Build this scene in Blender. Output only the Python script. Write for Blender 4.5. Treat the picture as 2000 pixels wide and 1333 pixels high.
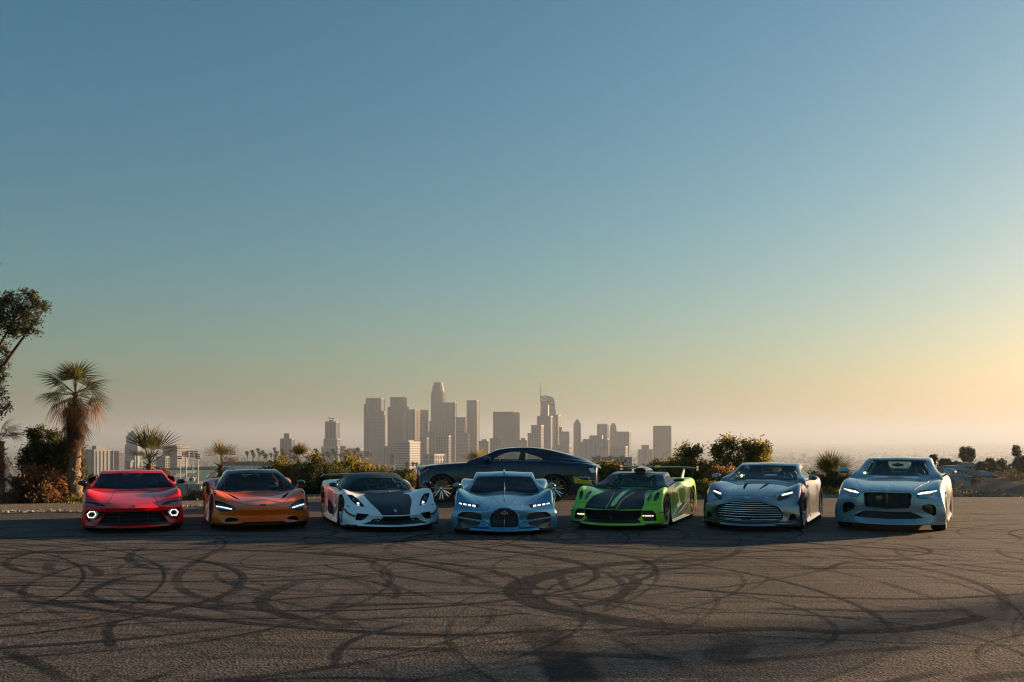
import bpy, bmesh, math, random
import numpy as np
from mathutils import Vector, Matrix, Euler
from mathutils.bvhtree import BVHTree

rad = math.radians
scene = bpy.context.scene
for _o in list(bpy.data.objects):
    bpy.data.objects.remove(_o)

# ---------------------------------------------------------------- camera
CAM_H, F_PX, HOR = 1.79, 1850.0, 860.0          # eye height (m), focal length and horizon row in photo pixels (2000 wide)
cam_data = bpy.data.cameras.new('camera')
cam = bpy.data.objects.new('camera', cam_data)
scene.collection.objects.link(cam)
cam.location = (0, 0, CAM_H)
cam.rotation_euler = (rad(90), 0, 0)
cam_data.sensor_width = 36.0
cam_data.lens = 36.0 * F_PX / 2000.0
cam_data.shift_y = (HOR - 666.5) / 2000.0
cam_data.clip_start = 0.1
cam_data.clip_end = 60000
scene.camera = cam
scene.render.resolution_x, scene.render.resolution_y = 1024, 682

# ---------------------------------------------------------------- light
SUN_EL, SUN_AZ = rad(9.0), rad(60.0)             # azimuth from +Y (straight ahead) towards +X (right)
world = bpy.data.worlds.new('World')
scene.world = world
world.use_nodes = True
wn = world.node_tree.nodes
wn.clear()
w_out = wn.new('ShaderNodeOutputWorld')
w_bg = wn.new('ShaderNodeBackground')
w_sky = wn.new('ShaderNodeTexSky')
w_sky.sky_type = 'NISHITA'
w_sky.sun_disc = False
w_sky.sun_elevation = SUN_EL
w_sky.sun_rotation = SUN_AZ
w_sky.altitude = 200
w_sky.air_density = 1.35
w_sky.dust_density = 1.6
w_sky.ozone_density = 2.8
w_bg.inputs['Strength'].default_value = 0.055
# colour response of the evening sky: the red channel falls off faster overhead than green and blue
SKY_REF, SKY_GAIN, SKY_POW = 9.0, (1.05, 0.885, 0.88), (1.42, 1.06, 1.0)
w_sep, w_com = wn.new('ShaderNodeSeparateColor'), wn.new('ShaderNodeCombineColor')
world.node_tree.links.new(w_sky.outputs[0], w_sep.inputs[0])
for _i in range(3):
    _a, _p, _m = [wn.new('ShaderNodeMath') for _ in range(3)]
    _a.operation, _p.operation, _m.operation = 'DIVIDE', 'POWER', 'MULTIPLY'
    _a.inputs[1].default_value = SKY_REF; _p.inputs[1].default_value = SKY_POW[_i]; _m.inputs[1].default_value = SKY_REF * SKY_GAIN[_i]
    world.node_tree.links.new(w_sep.outputs[_i], _a.inputs[0]); world.node_tree.links.new(_a.outputs[0], _p.inputs[0])
    world.node_tree.links.new(_p.outputs[0], _m.inputs[0]); world.node_tree.links.new(_m.outputs[0], w_com.inputs[_i])
world.node_tree.links.new(w_com.outputs[0], w_bg.inputs[0])
world.node_tree.links.new(w_bg.outputs[0], w_out.inputs[0])
sun_data = bpy.data.lights.new('sun', 'SUN')
sun_data.energy = 5.0
sun_data.angle = rad(0.6)
sun_data.color = (1.0, 0.66, 0.36)
sun = bpy.data.objects.new('sun', sun_data)
scene.collection.objects.link(sun)
_sd = Vector((math.sin(SUN_AZ) * math.cos(SUN_EL), math.cos(SUN_AZ) * math.cos(SUN_EL), math.sin(SUN_EL)))
sun.rotation_euler = _sd.to_track_quat('Z', 'Y').to_euler()
sun.location = (60, 45, 20)
vs = scene.view_settings
vs.view_transform = 'Standard'
vs.look = 'None'
vs.exposure = 1.5
vs.gamma = 1.0
vs.use_curve_mapping = False
scene.cycles.max_bounces = 8
scene.cycles.volume_bounces = 1
scene.cycles.transparent_max_bounces = 24
scene.cycles.use_denoising = True
scene.cycles.filter_width = 1.1
scene.cycles.caustics_reflective = False
scene.cycles.caustics_refractive = False

# ---------------------------------------------------------------- helpers
COL = scene.collection

def px2w(px, py, Y):
    """photo pixel at a known distance Y -> world point"""
    return Vector(((px - 1000.0) / F_PX * Y, Y, CAM_H - (py - HOR) / F_PX * Y))

def pxX(px, Y):
    return (px - 1000.0) / F_PX * Y

def pxZ(py, Y):
    return CAM_H - (py - HOR) / F_PX * Y

def groundY(py, z=0.0):
    return (CAM_H - z) * F_PX / (py - HOR)

def tag(o, label=None, cat=None, group=None, kind=None):
    if label: o['label'] = label
    if cat: o['category'] = cat
    if group: o['group'] = group
    if kind: o['kind'] = kind
    return o

def empty(name, loc=(0, 0, 0), rz=0.0):
    o = bpy.data.objects.new(name, None)
    COL.objects.link(o)
    o.location = loc
    o.rotation_euler = (0, 0, rz)
    o.empty_display_size = 0.2
    return o

def link_mesh(name, me, mats=None, parent=None):
    o = bpy.data.objects.new(name, me)
    COL.objects.link(o)
    if mats is not None:
        if not isinstance(mats, (list, tuple)): mats = [mats]
        if len(me.materials) == 0:
            for m in mats: me.materials.append(m)
    if parent is not None: o.parent = parent
    return o

def mesh_from(name, verts, faces, smooth=False, angle=None):
    me = bpy.data.meshes.new(name)
    me.from_pydata([tuple(v) for v in verts], [], [tuple(f) for f in faces])
    me.update()
    if smooth:
        me.polygons.foreach_set('use_smooth', [True] * len(me.polygons))
        if angle: me.set_sharp_from_angle(angle=rad(angle))
    return me

def obj_from(name, verts, faces, mat, parent=None, smooth=False, angle=None):
    return link_mesh(name, mesh_from(name, verts, faces, smooth, angle), mat, parent)

def bm_mesh(name, bm, smooth=False, angle=None):
    bmesh.ops.recalc_face_normals(bm, faces=bm.faces)
    me = bpy.data.meshes.new(name)
    bm.to_mesh(me)
    bm.free()
    if smooth:
        me.polygons.foreach_set('use_smooth', [True] * len(me.polygons))
        if angle: me.set_sharp_from_angle(angle=rad(angle))
    return me

def bm_obj(name, bm, mat, parent=None, smooth=False, angle=None):
    return link_mesh(name, bm_mesh(name, bm, smooth, angle), mat, parent)

class MB:
    """collects simple shapes into one vertex / face list"""
    def __init__(s): s.v, s.f = [], []
    def add(s, vs_, fs):
        b = len(s.v)
        s.v += [tuple(p) for p in vs_]
        s.f += [tuple(b + i for i in f) for f in fs]
        return s
    def box(s, x0, x1, y0, y1, z0, z1, M=None):
        p = [Vector(q) for q in ((x0,y0,z0),(x1,y0,z0),(x1,y1,z0),(x0,y1,z0),(x0,y0,z1),(x1,y0,z1),(x1,y1,z1),(x0,y1,z1))]
        if M is not None: p = [M @ q for q in p]
        return s.add(p, [(0,3,2,1),(4,5,6,7),(0,1,5,4),(1,2,6,5),(2,3,7,6),(3,0,4,7)])
    def prism(s, poly, z0, z1):
        n = len(poly)
        vs_ = [(x, y, z0) for x, y in poly] + [(x, y, z1) for x, y in poly]
        fs = [tuple(range(n - 1, -1, -1)), tuple(range(n, 2 * n))] + [(i, (i + 1) % n, n + (i + 1) % n, n + i) for i in range(n)]
        return s.add(vs_, fs)
    def tube(s, pts, r, n=6, caps=True, flat=1.0):
        pts = [Vector(p) for p in pts]
        rs = r if isinstance(r, (list, tuple)) else [r] * len(pts)
        rings, N = [], len(pts)
        up0 = None
        for i, p in enumerate(pts):
            d = (pts[min(i + 1, N - 1)] - pts[max(i - 1, 0)])
            if d.length < 1e-9: d = Vector((0, 0, 1))
            d.normalize()
            if up0 is None:
                up0 = Vector((0, 0, 1)) if abs(d.z) < 0.9 else Vector((1, 0, 0))
            a = d.cross(up0)
            if a.length < 1e-6: a = d.orthogonal()
            a.normalize()
            b = a.cross(d).normalized()
            up0 = b
            rings.append([p + a * (rs[i] * math.cos(2 * math.pi * k / n)) + b * (rs[i] * flat * math.sin(2 * math.pi * k / n)) for k in range(n)])
        vs_ = [q for ring in rings for q in ring]
        fs = []
        for i in range(N - 1):
            for k in range(n):
                fs.append((i * n + k, i * n + (k + 1) % n, (i + 1) * n + (k + 1) % n, (i + 1) * n + k))
        if caps:
            fs.append(tuple(range(n - 1, -1, -1)))
            fs.append(tuple((N - 1) * n + k for k in range(n)))
        return s.add(vs_, fs)
    def lathe(s, prof, n=32, axis='x', closed=False, M=None):
        """prof: (along, radius)"""
        vs_, fs, m = [], [], len(prof)
        for k in range(n):
            a = 2 * math.pi * k / n
            for (h, r) in prof:
                p = Vector((h, r * math.cos(a), r * math.sin(a))) if axis == 'x' else Vector((r * math.cos(a), r * math.sin(a), h))
                vs_.append(M @ p if M is not None else p)
        mm = m if closed else m - 1
        for k in range(n):
            for i in range(mm):
                fs.append((k * m + i, ((k + 1) % n) * m + i, ((k + 1) % n) * m + (i + 1) % m, k * m + (i + 1) % m))
        return s.add(vs_, fs)
    def ball(s, c, rx, ry, rz, n=12, m=8, M=None):
        vs_, fs = [], []
        for j in range(m + 1):
            t = math.pi * j / m
            for k in range(n):
                a = 2 * math.pi * k / n
                p = Vector((c[0] + rx * math.sin(t) * math.cos(a), c[1] + ry * math.sin(t) * math.sin(a), c[2] + rz * math.cos(t)))
                vs_.append(M @ p if M is not None else p)
        for j in range(m):
            for k in range(n):
                fs.append((j * n + k, (j + 1) * n + k, (j + 1) * n + (k + 1) % n, j * n + (k + 1) % n))
        return s.add(vs_, fs)
    def obj(s, name, mat, parent=None, smooth=False, angle=None):
        return obj_from(name, s.v, s.f, mat, parent, smooth, angle)
    def mesh(s, name, smooth=False, angle=None):
        return mesh_from(name, s.v, s.f, smooth, angle)

# ---------------------------------------------------------------- materials
def new_mat(name):
    m = bpy.data.materials.new(name)
    m.use_nodes = True
    nt = m.node_tree
    return m, nt, nt.nodes['Principled BSDF']

def setp(b, **k):
    names = dict(color='Base Color', rough='Roughness', metal='Metallic', coat='Coat Weight', coat_rough='Coat Roughness',
                 spec='Specular IOR Level', trans='Transmission Weight', ior='IOR', emit='Emission Color', estr='Emission Strength',
                 alpha='Alpha', sheen='Sheen Weight', sub='Subsurface Weight')
    for a, v in k.items():
        s = b.inputs[names[a]]
        if hasattr(s.default_value, '__len__') and len(v) == 3: v = (*v, 1.0)
        s.default_value = v

def simple(name, color, rough=0.5, **k):
    m, nt, b = new_mat(name)
    setp(b, color=color, rough=rough, **k)
    return m

def noisy(name, c1, c2, scale=5.0, rough=0.7, detail=6, bump=0.0, bscale=None, coords='Object', stretch=(1, 1, 1), **k):
    m, nt, b = new_mat(name)
    N, L = nt.nodes, nt.links
    tc = N.new('ShaderNodeTexCoord'); mp = N.new('ShaderNodeMapping'); nz = N.new('ShaderNodeTexNoise'); cr = N.new('ShaderNodeValToRGB')
    mp.inputs['Scale'].default_value = stretch
    nz.inputs['Scale'].default_value = scale; nz.inputs['Detail'].default_value = detail
    cr.color_ramp.elements[0].position = 0.32; cr.color_ramp.elements[1].position = 0.68
    cr.color_ramp.elements[0].color = (*c1, 1); cr.color_ramp.elements[1].color = (*c2, 1)
    L.new(tc.outputs[coords], mp.inputs[0]); L.new(mp.outputs[0], nz.inputs['Vector']); L.new(nz.outputs['Fac'], cr.inputs[0]); L.new(cr.outputs[0], b.inputs['Base Color'])
    if bump:
        bp = N.new('ShaderNodeBump'); n2 = N.new('ShaderNodeTexNoise')
        n2.inputs['Scale'].default_value = bscale or scale * 4; n2.inputs['Detail'].default_value = 4
        bp.inputs['Strength'].default_value = bump; bp.inputs['Distance'].default_value = 0.05
        L.new(mp.outputs[0], n2.inputs['Vector']); L.new(n2.outputs['Fac'], bp.inputs['Height']); L.new(bp.outputs[0], b.inputs['Normal'])
    setp(b, rough=rough, **k)
    return m

def smooth_poly(pts, n=4, closed=True):
    """Catmull-Rom through pts"""
    P = [Vector(p) for p in pts]
    N = len(P)
    out = []
    rng = range(N) if closed else range(N - 1)
    for i in rng:
        if closed: p0, p1, p2, p3 = P[i - 1], P[i], P[(i + 1) % N], P[(i + 2) % N]
        else: p0, p1, p2, p3 = P[max(i - 1, 0)], P[i], P[i + 1], P[min(i + 2, N - 1)]
        for k in range(n):
            t = k / n
            out.append(0.5 * ((2 * p1) + (p2 - p0) * t + (2 * p0 - 5 * p1 + 4 * p2 - p3) * t * t + (3 * p1 - p0 - 3 * p2 + p3) * t ** 3))
    if not closed: out.append(P[-1])
    return out

# ---------------------------------------------------------------- terrain
def lerp_tab(tab, x):
    if x <= tab[0][0]: return tab[0][1]
    for (a, za), (b, zb) in zip(tab, tab[1:]):
        if x <= b:
            t = (x - a) / (b - a)
            t = t * t * (3 - 2 * t)
            return za + (zb - za) * t
    return tab[-1][1]

Z_TAB = [(-60, -.02), (29.9, -.02), (31.8, -.25), (40, -2.4), (130, -22), (420, -40), (900, -58), (1700, -88), (2600, -108), (5000, -118), (26000, -150)]

def edge_shift(x):
    """the lot's far edge comes nearer on the left"""
    return 0.0 if x > -7 else max(-3.2, (x + 7) * .38)

def terrain_z(x, y):
    s = edge_shift(x) if y < 60 else 0
    z = lerp_tab(Z_TAB, y - s)
    d = ((x - 130) / 70) ** 2 + ((y - 200) / 62) ** 2
    if y > 45: z += 36 * math.exp(-d) * min(1, (y - 45) / 60)                      # hill with houses on the right
    if 45 < y < 420 and z > -6.4: z = -6.4 + (z + 6.4) * .10 + .5 * math.sin(x * .11) * math.sin(y * .07)
    d = ((x + 140) / 80) ** 2 + ((y - 120) / 60) ** 2
    if y > 45: z += 8 * math.exp(-d) * min(1, (y - 45) / 60)
    if y > 6000: z += 95 * (.5 + .5 * math.sin(x / 2600.0 + 1.2)) * max(0, min(1, (y - 15000) / 8000)) + (70 * max(0, min(1, (x - 1500) / 6000)) * max(0, min(1, (y - 9000) / 5000)))
    return z

def build_ground():
    ys = [-60, -20, 0] + [3 + i * 1.5 for i in range(18)] + [29.4 + .35 * i for i in range(10)] + [33 + i * 2 for i in range(8)] + [50 * 1.12 ** i for i in range(56)]
    us = [-3.2, -2, -1.4, -1] + [-.95 + .05 * i for i in range(39)] + [1, 1.4, 2, 3.2]
    v, f = [], []
    for y in ys:
        wdt = max(70, abs(y) * .95)
        for u in us:
            x = u * wdt
            v.append((x, y, terrain_z(x, y)))
    n = len(us)
    for j in range(len(ys) - 1):
        for i in range(n - 1):
            f.append((j * n + i, j * n + i + 1, (j + 1) * n + i + 1, (j + 1) * n + i))
    m, nt, b = new_mat('dry_hillside')
    N, L = nt.nodes, nt.links
    tc = N.new('ShaderNodeTexCoord'); n1 = N.new('ShaderNodeTexNoise'); n2 = N.new('ShaderNodeTexNoise'); cr = N.new('ShaderNodeValToRGB'); mx = N.new('ShaderNodeMix'); c2 = N.new('ShaderNodeValToRGB')
    n1.inputs['Scale'].default_value = .035; n1.inputs['Detail'].default_value = 8
    n2.inputs['Scale'].default_value = 1.4; n2.inputs['Detail'].default_value = 10
    cr.color_ramp.elements[0].position = .42; cr.color_ramp.elements[1].position = .58
    cr.color_ramp.elements[0].color = (.05, .06, .025, 1); cr.color_ramp.elements[1].color = (.16, .115, .065, 1)
    c2.color_ramp.elements[0].color = (.06, .05, .035, 1); c2.color_ramp.elements[1].color = (.22, .16, .1, 1)
    mx.data_type = 'RGBA'; mx.blend_type = 'MIX'; mx.inputs[0].default_value = .45
    for nn in (n1, n2): L.new(tc.outputs['Object'], nn.inputs['Vector'])
    L.new(n1.outputs['Fac'], cr.inputs[0]); L.new(n2.outputs['Fac'], c2.inputs[0])
    L.new(cr.outputs[0], mx.inputs[6]); L.new(c2.outputs[0], mx.inputs[7]); L.new(mx.outputs[2], b.inputs['Base Color'])
    bp = N.new('ShaderNodeBump'); bp.inputs['Strength'].default_value = .6; bp.inputs['Distance'].default_value = .08
    L.new(n2.outputs['Fac'], bp.inputs['Height']); L.new(bp.outputs[0], b.inputs['Normal'])
    setp(b, rough=.95)
    o = obj_from('ground', v, f, m, None, True)
    tag(o, kind='structure')

def asphalt_mat():
    m, nt, b = new_mat('worn_asphalt')
    N, L = nt.nodes, nt.links
    tc = N.new('ShaderNodeTexCoord')
    def noise(sc, det=4, rough=.6, vec=None):
        n = N.new('ShaderNodeTexNoise'); n.inputs['Scale'].default_value = sc; n.inputs['Detail'].default_value = det; n.inputs['Roughness'].default_value = rough
        L.new(vec or tc.outputs['Object'], n.inputs['Vector']); return n
    def ramp(src, p0, c0, p1, c1):
        r = N.new('ShaderNodeValToRGB'); r.color_ramp.elements[0].position = p0; r.color_ramp.elements[1].position = p1
        r.color_ramp.elements[0].color = (*c0, 1); r.color_ramp.elements[1].color = (*c1, 1); L.new(src, r.inputs[0]); return r
    def mix(a, c, fac, mode='MULTIPLY'):
        x = N.new('ShaderNodeMix'); x.data_type = 'RGBA'; x.blend_type = mode
        if isinstance(fac, float): x.inputs[0].default_value = fac
        else: L.new(fac, x.inputs[0])
        L.new(a, x.inputs[6]); L.new(c, x.inputs[7]); return x.outputs[2]
    big = ramp(noise(.22, 5).outputs['Fac'], .35, (.064, .056, .051), .66, (.122, .105, .093))
    med = ramp(noise(2.1, 6, .7).outputs['Fac'], .3, (.55, .55, .56), .7, (1.15, 1.12, 1.08))
    vo = N.new('ShaderNodeTexVoronoi'); vo.inputs['Scale'].default_value = 42; L.new(tc.outputs['Object'], vo.inputs['Vector'])
    agg = ramp(vo.outputs['Color'], .12, (.22, .22, .22), .88, (2.1, 1.95, 1.75))
    col = mix(big.outputs[0], med.outputs[0], .8)
    col = mix(col, agg.outputs[0], .75)
    # rubbed-in rubber: long thin streaks along X
    mp = N.new('ShaderNodeMapping'); mp.inputs['Scale'].default_value = (.22, 5.5, 1); L.new(tc.outputs['Object'], mp.inputs[0])
    st = ramp(noise(1.0, 7, .62, mp.outputs[0]).outputs['Fac'], .40, (.42, .43, .45), .56, (1, 1, 1))
    col = mix(col, st.outputs[0], .8)
    # cracks
    wv = noise(1.3, 4); ad = N.new('ShaderNodeVectorMath'); ad.operation = 'MULTIPLY_ADD'
    L.new(wv.outputs['Color'], ad.inputs[0]); ad.inputs[1].default_value = (.7, .7, 0); L.new(tc.outputs['Object'], ad.inputs[2])
    v2 = N.new('ShaderNodeTexVoronoi'); v2.feature = 'DISTANCE_TO_EDGE'; v2.inputs['Scale'].default_value = .55; L.new(ad.outputs[0], v2.inputs['Vector'])
    ck = ramp(v2.outputs['Distance'], .004, (.25, .25, .26), .014, (1, 1, 1))
    col = mix(col, ck.outputs[0], .75)
    L.new(col, b.inputs['Base Color'])
    bp = N.new('ShaderNodeBump'); bp.inputs['Strength'].default_value = .9; bp.inputs['Distance'].default_value = .006
    ms = N.new('ShaderNodeMath'); ms.operation = 'ADD'
    L.new(vo.outputs['Distance'], ms.inputs[0]); L.new(noise(9, 5).outputs['Fac'], ms.inputs[1]); L.new(ms.outputs[0], bp.inputs['Height']); L.new(bp.outputs[0], b.inputs['Normal'])
    setp(b, rough=.82, spec=.35)
    return m

def build_lot():
    v, f = [], []
    xs = [-70, -50, -35, -25, -20, -16, -13, -10, -8, -6, -3, 0, 3, 6, 9, 12, 16, 20, 28, 40, 60]
    ys = [-30, -10, 0, 5, 10, 15, 20, 22, 23, 24, 25, 26, 27, 28, 29]
    for y in ys:
        for x in xs:
            yy = y
            if y >= 22: yy = 22 + (y - 22) * (7.6 + edge_shift(x) - (.5 if x < -8 else 0)) / 7.0 - (1.6 * max(0, min(1, (-9 - x) / 3)) * (y - 22) / 7)
            v.append((x, yy, 0.0))
    n = len(xs)
    for j in range(len(ys) - 1):
        for i in range(n - 1): f.append((j * n + i, j * n + i + 1, (j + 1) * n + i + 1, (j + 1) * n + i))
    o = obj_from('parking_lot', v, f, asphalt_mat())
    tag(o, kind='structure')
    return o

def skid_mat(name, dens, lo=.25):
    m, nt, b = new_mat(name)
    N, L = nt.nodes, nt.links
    tc = N.new('ShaderNodeTexCoord'); nz = N.new('ShaderNodeTexNoise'); nz.inputs['Scale'].default_value = 26; nz.inputs['Detail'].default_value = 6
    n2 = N.new('ShaderNodeTexNoise'); n2.inputs['Scale'].default_value = 1.1; n2.inputs['Detail'].default_value = 4
    r = N.new('ShaderNodeMapRange'); r.inputs[1].default_value = .34; r.inputs[2].default_value = .52; r.inputs[3].default_value = 0; r.inputs[4].default_value = dens
    r2 = N.new('ShaderNodeMapRange'); r2.inputs[1].default_value = .3; r2.inputs[2].default_value = .6; r2.inputs[3].default_value = lo; r2.inputs[4].default_value = 1
    uv = N.new('ShaderNodeUVMap'); sp = N.new('ShaderNodeSeparateXYZ'); L.new(uv.outputs[0], sp.inputs[0])
    ed = N.new('ShaderNodeMath'); ed.operation = 'PINGPONG'; ed.inputs[1].default_value = .5; L.new(sp.outputs[1], ed.inputs[0])
    er = N.new('ShaderNodeMapRange'); er.inputs[1].default_value = 0; er.inputs[2].default_value = .12; L.new(ed.outputs[0], er.inputs[0])
    en = N.new('ShaderNodeMath'); en.operation = 'PINGPONG'; en.inputs[1].default_value = .5; L.new(sp.outputs[0], en.inputs[0])
    e2 = N.new('ShaderNodeMapRange'); e2.inputs[1].default_value = 0; e2.inputs[2].default_value = .14; L.new(en.outputs[0], e2.inputs[0])
    mu = N.new('ShaderNodeMath'); mu.operation = 'MULTIPLY'; m2 = N.new('ShaderNodeMath'); m2.operation = 'MULTIPLY'; m3 = N.new('ShaderNodeMath'); m3.operation = 'MULTIPLY'
    L.new(tc.outputs['Object'], nz.inputs['Vector']); L.new(tc.outputs['Object'], n2.inputs['Vector'])
    L.new(nz.outputs['Fac'], r.inputs[0]); L.new(n2.outputs['Fac'], r2.inputs[0]); L.new(r.outputs[0], mu.inputs[0]); L.new(r2.outputs[0], mu.inputs[1])
    L.new(mu.outputs[0], m2.inputs[0]); L.new(er.outputs[0], m2.inputs[1]); L.new(m2.outputs[0], m3.inputs[0]); L.new(e2.outputs[0], m3.inputs[1]); L.new(m3.outputs[0], b.inputs['Alpha'])
    setp(b, color=(.012, .012, .014), rough=.75, spec=.2)
    return m

_skid_n = [0]
def skid(lot, pts, w, mat, px=True, crop=None):
    """a tyre mark: a thin rubber sheet on the asphalt along ground points"""
    P = []
    for p in pts:
        if px:
            sx, sy = (crop[0] + p[0] / crop[2], crop[1] + p[1] / crop[2]) if crop else p
            Y = groundY(sy); P.append(Vector((pxX(sx, Y), Y)))
        else: P.append(Vector(p))
    P = smooth_poly(P, 10, False)
    _skid_n[0] += 1
    z = .0022 + .00012 * (_skid_n[0] % 40)
    v, f, uvs = [], [], []
    n = len(P)
    for i, p in enumerate(P):
        d = (P[min(i + 1, n - 1)] - P[max(i - 1, 0)]).normalized()
        q = Vector((-d.y, d.x)) * w / 2
        v += [(p.x + q.x, p.y + q.y, z), (p.x - q.x, p.y - q.y, z)]
        if i: f.append((2 * i - 2, 2 * i - 1, 2 * i + 1, 2 * i))
    o = obj_from('tyre_mark', v, f, mat, lot)
    ul = o.data.uv_layers.new(name='UVMap')
    for poly in o.data.polygons:
        for li in poly.loop_indices:
            vi = o.data.loops[li].vertex_index
            ul.data[li].uv = ((vi // 2) / (n - 1), float(vi % 2))
    return o

build_ground()
lot = build_lot()
SK1, SK2, SK3 = skid_mat('tyre_rubber_dense', 1.0, .7), skid_mat('tyre_rubber_mid', .8), skid_mat('tyre_rubber_faint', .5)
_L, _C, _R = (0, 960, 2.857), (650, 960, 2.857), (1300, 960, 2.857)
for crop, mt, w, pts in (
    (_C, SK1, .40, [(2300, 372), (2000, 385), (1650, 400), (1450, 422), (1250, 457), (1100, 497), (1040, 540), (1045, 575), (1110, 612), (1200, 645), (1400, 690), (1700, 735), (2000, 765), (2300, 780)]),
    (_L, SK1, .22, [(0, 600), (200, 618), (400, 645), (800, 688), (1200, 720), (1600, 755), (2000, 783), (2400, 800), (2800, 806)]),
    (_L, SK2, .26, [(860, 452), (700, 482), (560, 530), (495, 570), (540, 600), (700, 645), (1000, 690), (1400, 735)]),
    (_L, SK2, .24, [(1250, 310), (1120, 380), (1020, 440), (988, 500), (1020, 550), (1150, 600), (1400, 640)]),
    (_L, SK2, .34, [(1700, 490), (1560, 550), (1465, 600), (1490, 650), (1700, 720), (1950, 770)]),
    (_L, SK1, .17, [(660, 715), (605, 770), (612, 820), (630, 880)]),
    (_L, SK2, .2, [(0, 530), (250, 600), (500, 650), (900, 690)]),
    (_L, SK2, .22, [(0, 880), (200, 960), (380, 1060), (450, 1110)]),
    (_L, SK2, .25, [(820, 310), (740, 345), (725, 380), (800, 420), (900, 440)]),
    (_L, SK3, .3, [(420, 370), (300, 390), (275, 430), (330, 470)]),
    (_L, SK2, .2, [(1080, 385), (1400, 425), (1800, 460), (2100, 490)]),
    (_L, SK3, .3, [(2000, 560), (1870, 640), (1880, 700), (2000, 760)]),
    (_C, SK2, .3, [(1580, 450), (1690, 495), (1640, 560), (1500, 620), (1300, 650)]),
    (_C, SK2, .2, [(1270, 470), (1310, 540), (1400, 600)]),
    (_C, SK2, .16, [(0, 475), (200, 500), (330, 535), (370, 570), (330, 600)]),
    (_C, SK3, .2, [(980, 450), (800, 470), (740, 500), (800, 520), (950, 530)]),
    (_C, SK2, .2, [(0, 770), (400, 800), (800, 795), (1200, 780), (1700, 770), (2100, 775)]),
    (_C, SK2, .16, [(0, 720), (400, 705), (800, 700), (1100, 680)]),
    (_C, SK2, .3, [(0, 870), (500, 885), (1000, 900), (1500, 915), (2000, 940)]),
    (_C, SK3, .5, [(1000, 740), (1180, 800), (1250, 880), (1330, 1000), (1400, 1090)]),
    (_C, SK2, .4, [(1280, 880), (1290, 960), (1360, 1060)]),
    (_C, SK2, .18, [(0, 630), (300, 630), (700, 625)]),
    (_R, SK2, .12, [(0, 382), (500, 376), (900, 372), (1300, 385), (1600, 380)]),
    (_R, SK1, .2, [(-200, 510), (0, 530), (400, 565), (900, 592), (1400, 600), (1700, 590), (2100, 565)]),
    (_R, SK1, .34, [(-300, 800), (0, 790), (600, 768), (1000, 785), (1400, 765), (1650, 730), (1790, 690)]),
    (_R, SK2, .25, [(500, 655), (900, 660), (1300, 670), (1700, 660)]),
    (_R, SK2, .2, [(1600, 400), (1800, 425), (2100, 450)]),
    (_R, SK3, .4, [(280, 800), (400, 850), (330, 920), (500, 980)]),
    (_R, SK2, .25, [(300, 950), (700, 930), (1100, 890), (1500, 870)]),
    (_R, SK2, .3, [(1700, 1060), (1850, 1030), (2100, 1010)]),
):
    skid(lot, pts, w if w > .39 else w * .6, mt, crop=crop)
_rs = random.Random(5)
for k in range(150):                      # paired tracks left by drifting cars
    cx, cy, r = _rs.uniform(-13, 13), _rs.uniform(4.5, 19), _rs.choice((_rs.uniform(1.0, 2.4), _rs.uniform(1.8, 4), _rs.uniform(3, 8)))
    a0 = _rs.uniform(0, 6.28); sp = _rs.uniform(.5, 4.0); gr = _rs.uniform(0, .35); sq = _rs.uniform(.7, 1.0)
    for dr in (0, _rs.choice((.9, 1.5, 1.6))):
        if dr and _rs.random() < .25: continue
        rr = r + dr
        a1 = a0 + _rs.uniform(-.15, .15); sp1 = sp * _rs.uniform(.7, 1.1)
        pts = [(cx + rr * (1 + gr * t) * math.cos(a1 + sp1 * t), cy + rr * sq * (1 + gr * t) * math.sin(a1 + sp1 * t)) for t in (0, .14, .28, .42, .56, .7, .85, 1)]
        if max(p[1] for p in pts) > 26 or min(p[1] for p in pts) < 2: continue
        skid(lot, pts, _rs.choice((.035, .05, .065, .09, .13)), _rs.choice((SK1, SK2, SK2, SK3)), px=False)

def paint_line(pts, w, name='painted_line'):
    m, nt, b = new_mat('faded_paint')
    N, L = nt.nodes, nt.links
    tc = N.new('ShaderNodeTexCoord'); nz = N.new('ShaderNodeTexNoise'); nz.inputs['Scale'].default_value = 16; nz.inputs['Detail'].default_value = 6
    r = N.new('ShaderNodeMapRange'); r.inputs[1].default_value = .45; r.inputs[2].default_value = .65; r.inputs[4].default_value = .55
    L.new(tc.outputs['Object'], nz.inputs['Vector']); L.new(nz.outputs['Fac'], r.inputs[0]); L.new(r.outputs[0], b.inputs['Alpha'])
    return m
M_YEL = paint_line(None, 0); setp(M_YEL.node_tree.nodes['Principled BSDF'], color=(.35, .27, .05), rough=.8)
M_GRN = paint_line(None, 0); setp(M_GRN.node_tree.nodes['Principled BSDF'], color=(.01, .12, .09), rough=.8)
def ground_strip(name, pts, w, mat, z):
    P = [Vector((pxX(x, groundY(y)), groundY(y))) for x, y in pts]
    v, f = [], []
    for i, p in enumerate(P):
        d = (P[min(i + 1, len(P) - 1)] - P[max(i - 1, 0)]).normalized(); q = Vector((-d.y, d.x)) * w / 2
        v += [(p.x + q.x, p.y + q.y, z), (p.x - q.x, p.y - q.y, z)]
        if i: f.append((2 * i - 2, 2 * i - 1, 2 * i + 1, 2 * i))
    return obj_from(name, v, f, mat, lot)
ground_strip('painted_line', [(1300, 1041), (1450, 1045), (1600, 1048)], .09, M_YEL, .0082)
ground_strip('painted_line', [(1835, 1058), (1930, 1059)], .09, M_YEL, .0082)
ground_strip('paint_patch', [(15, 1315), (60, 1307), (95, 1303)], .12, M_GRN, .0082)
ground_strip('paint_patch', [(550, 1143), (580, 1141)], .12, M_GRN, .0082)

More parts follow.
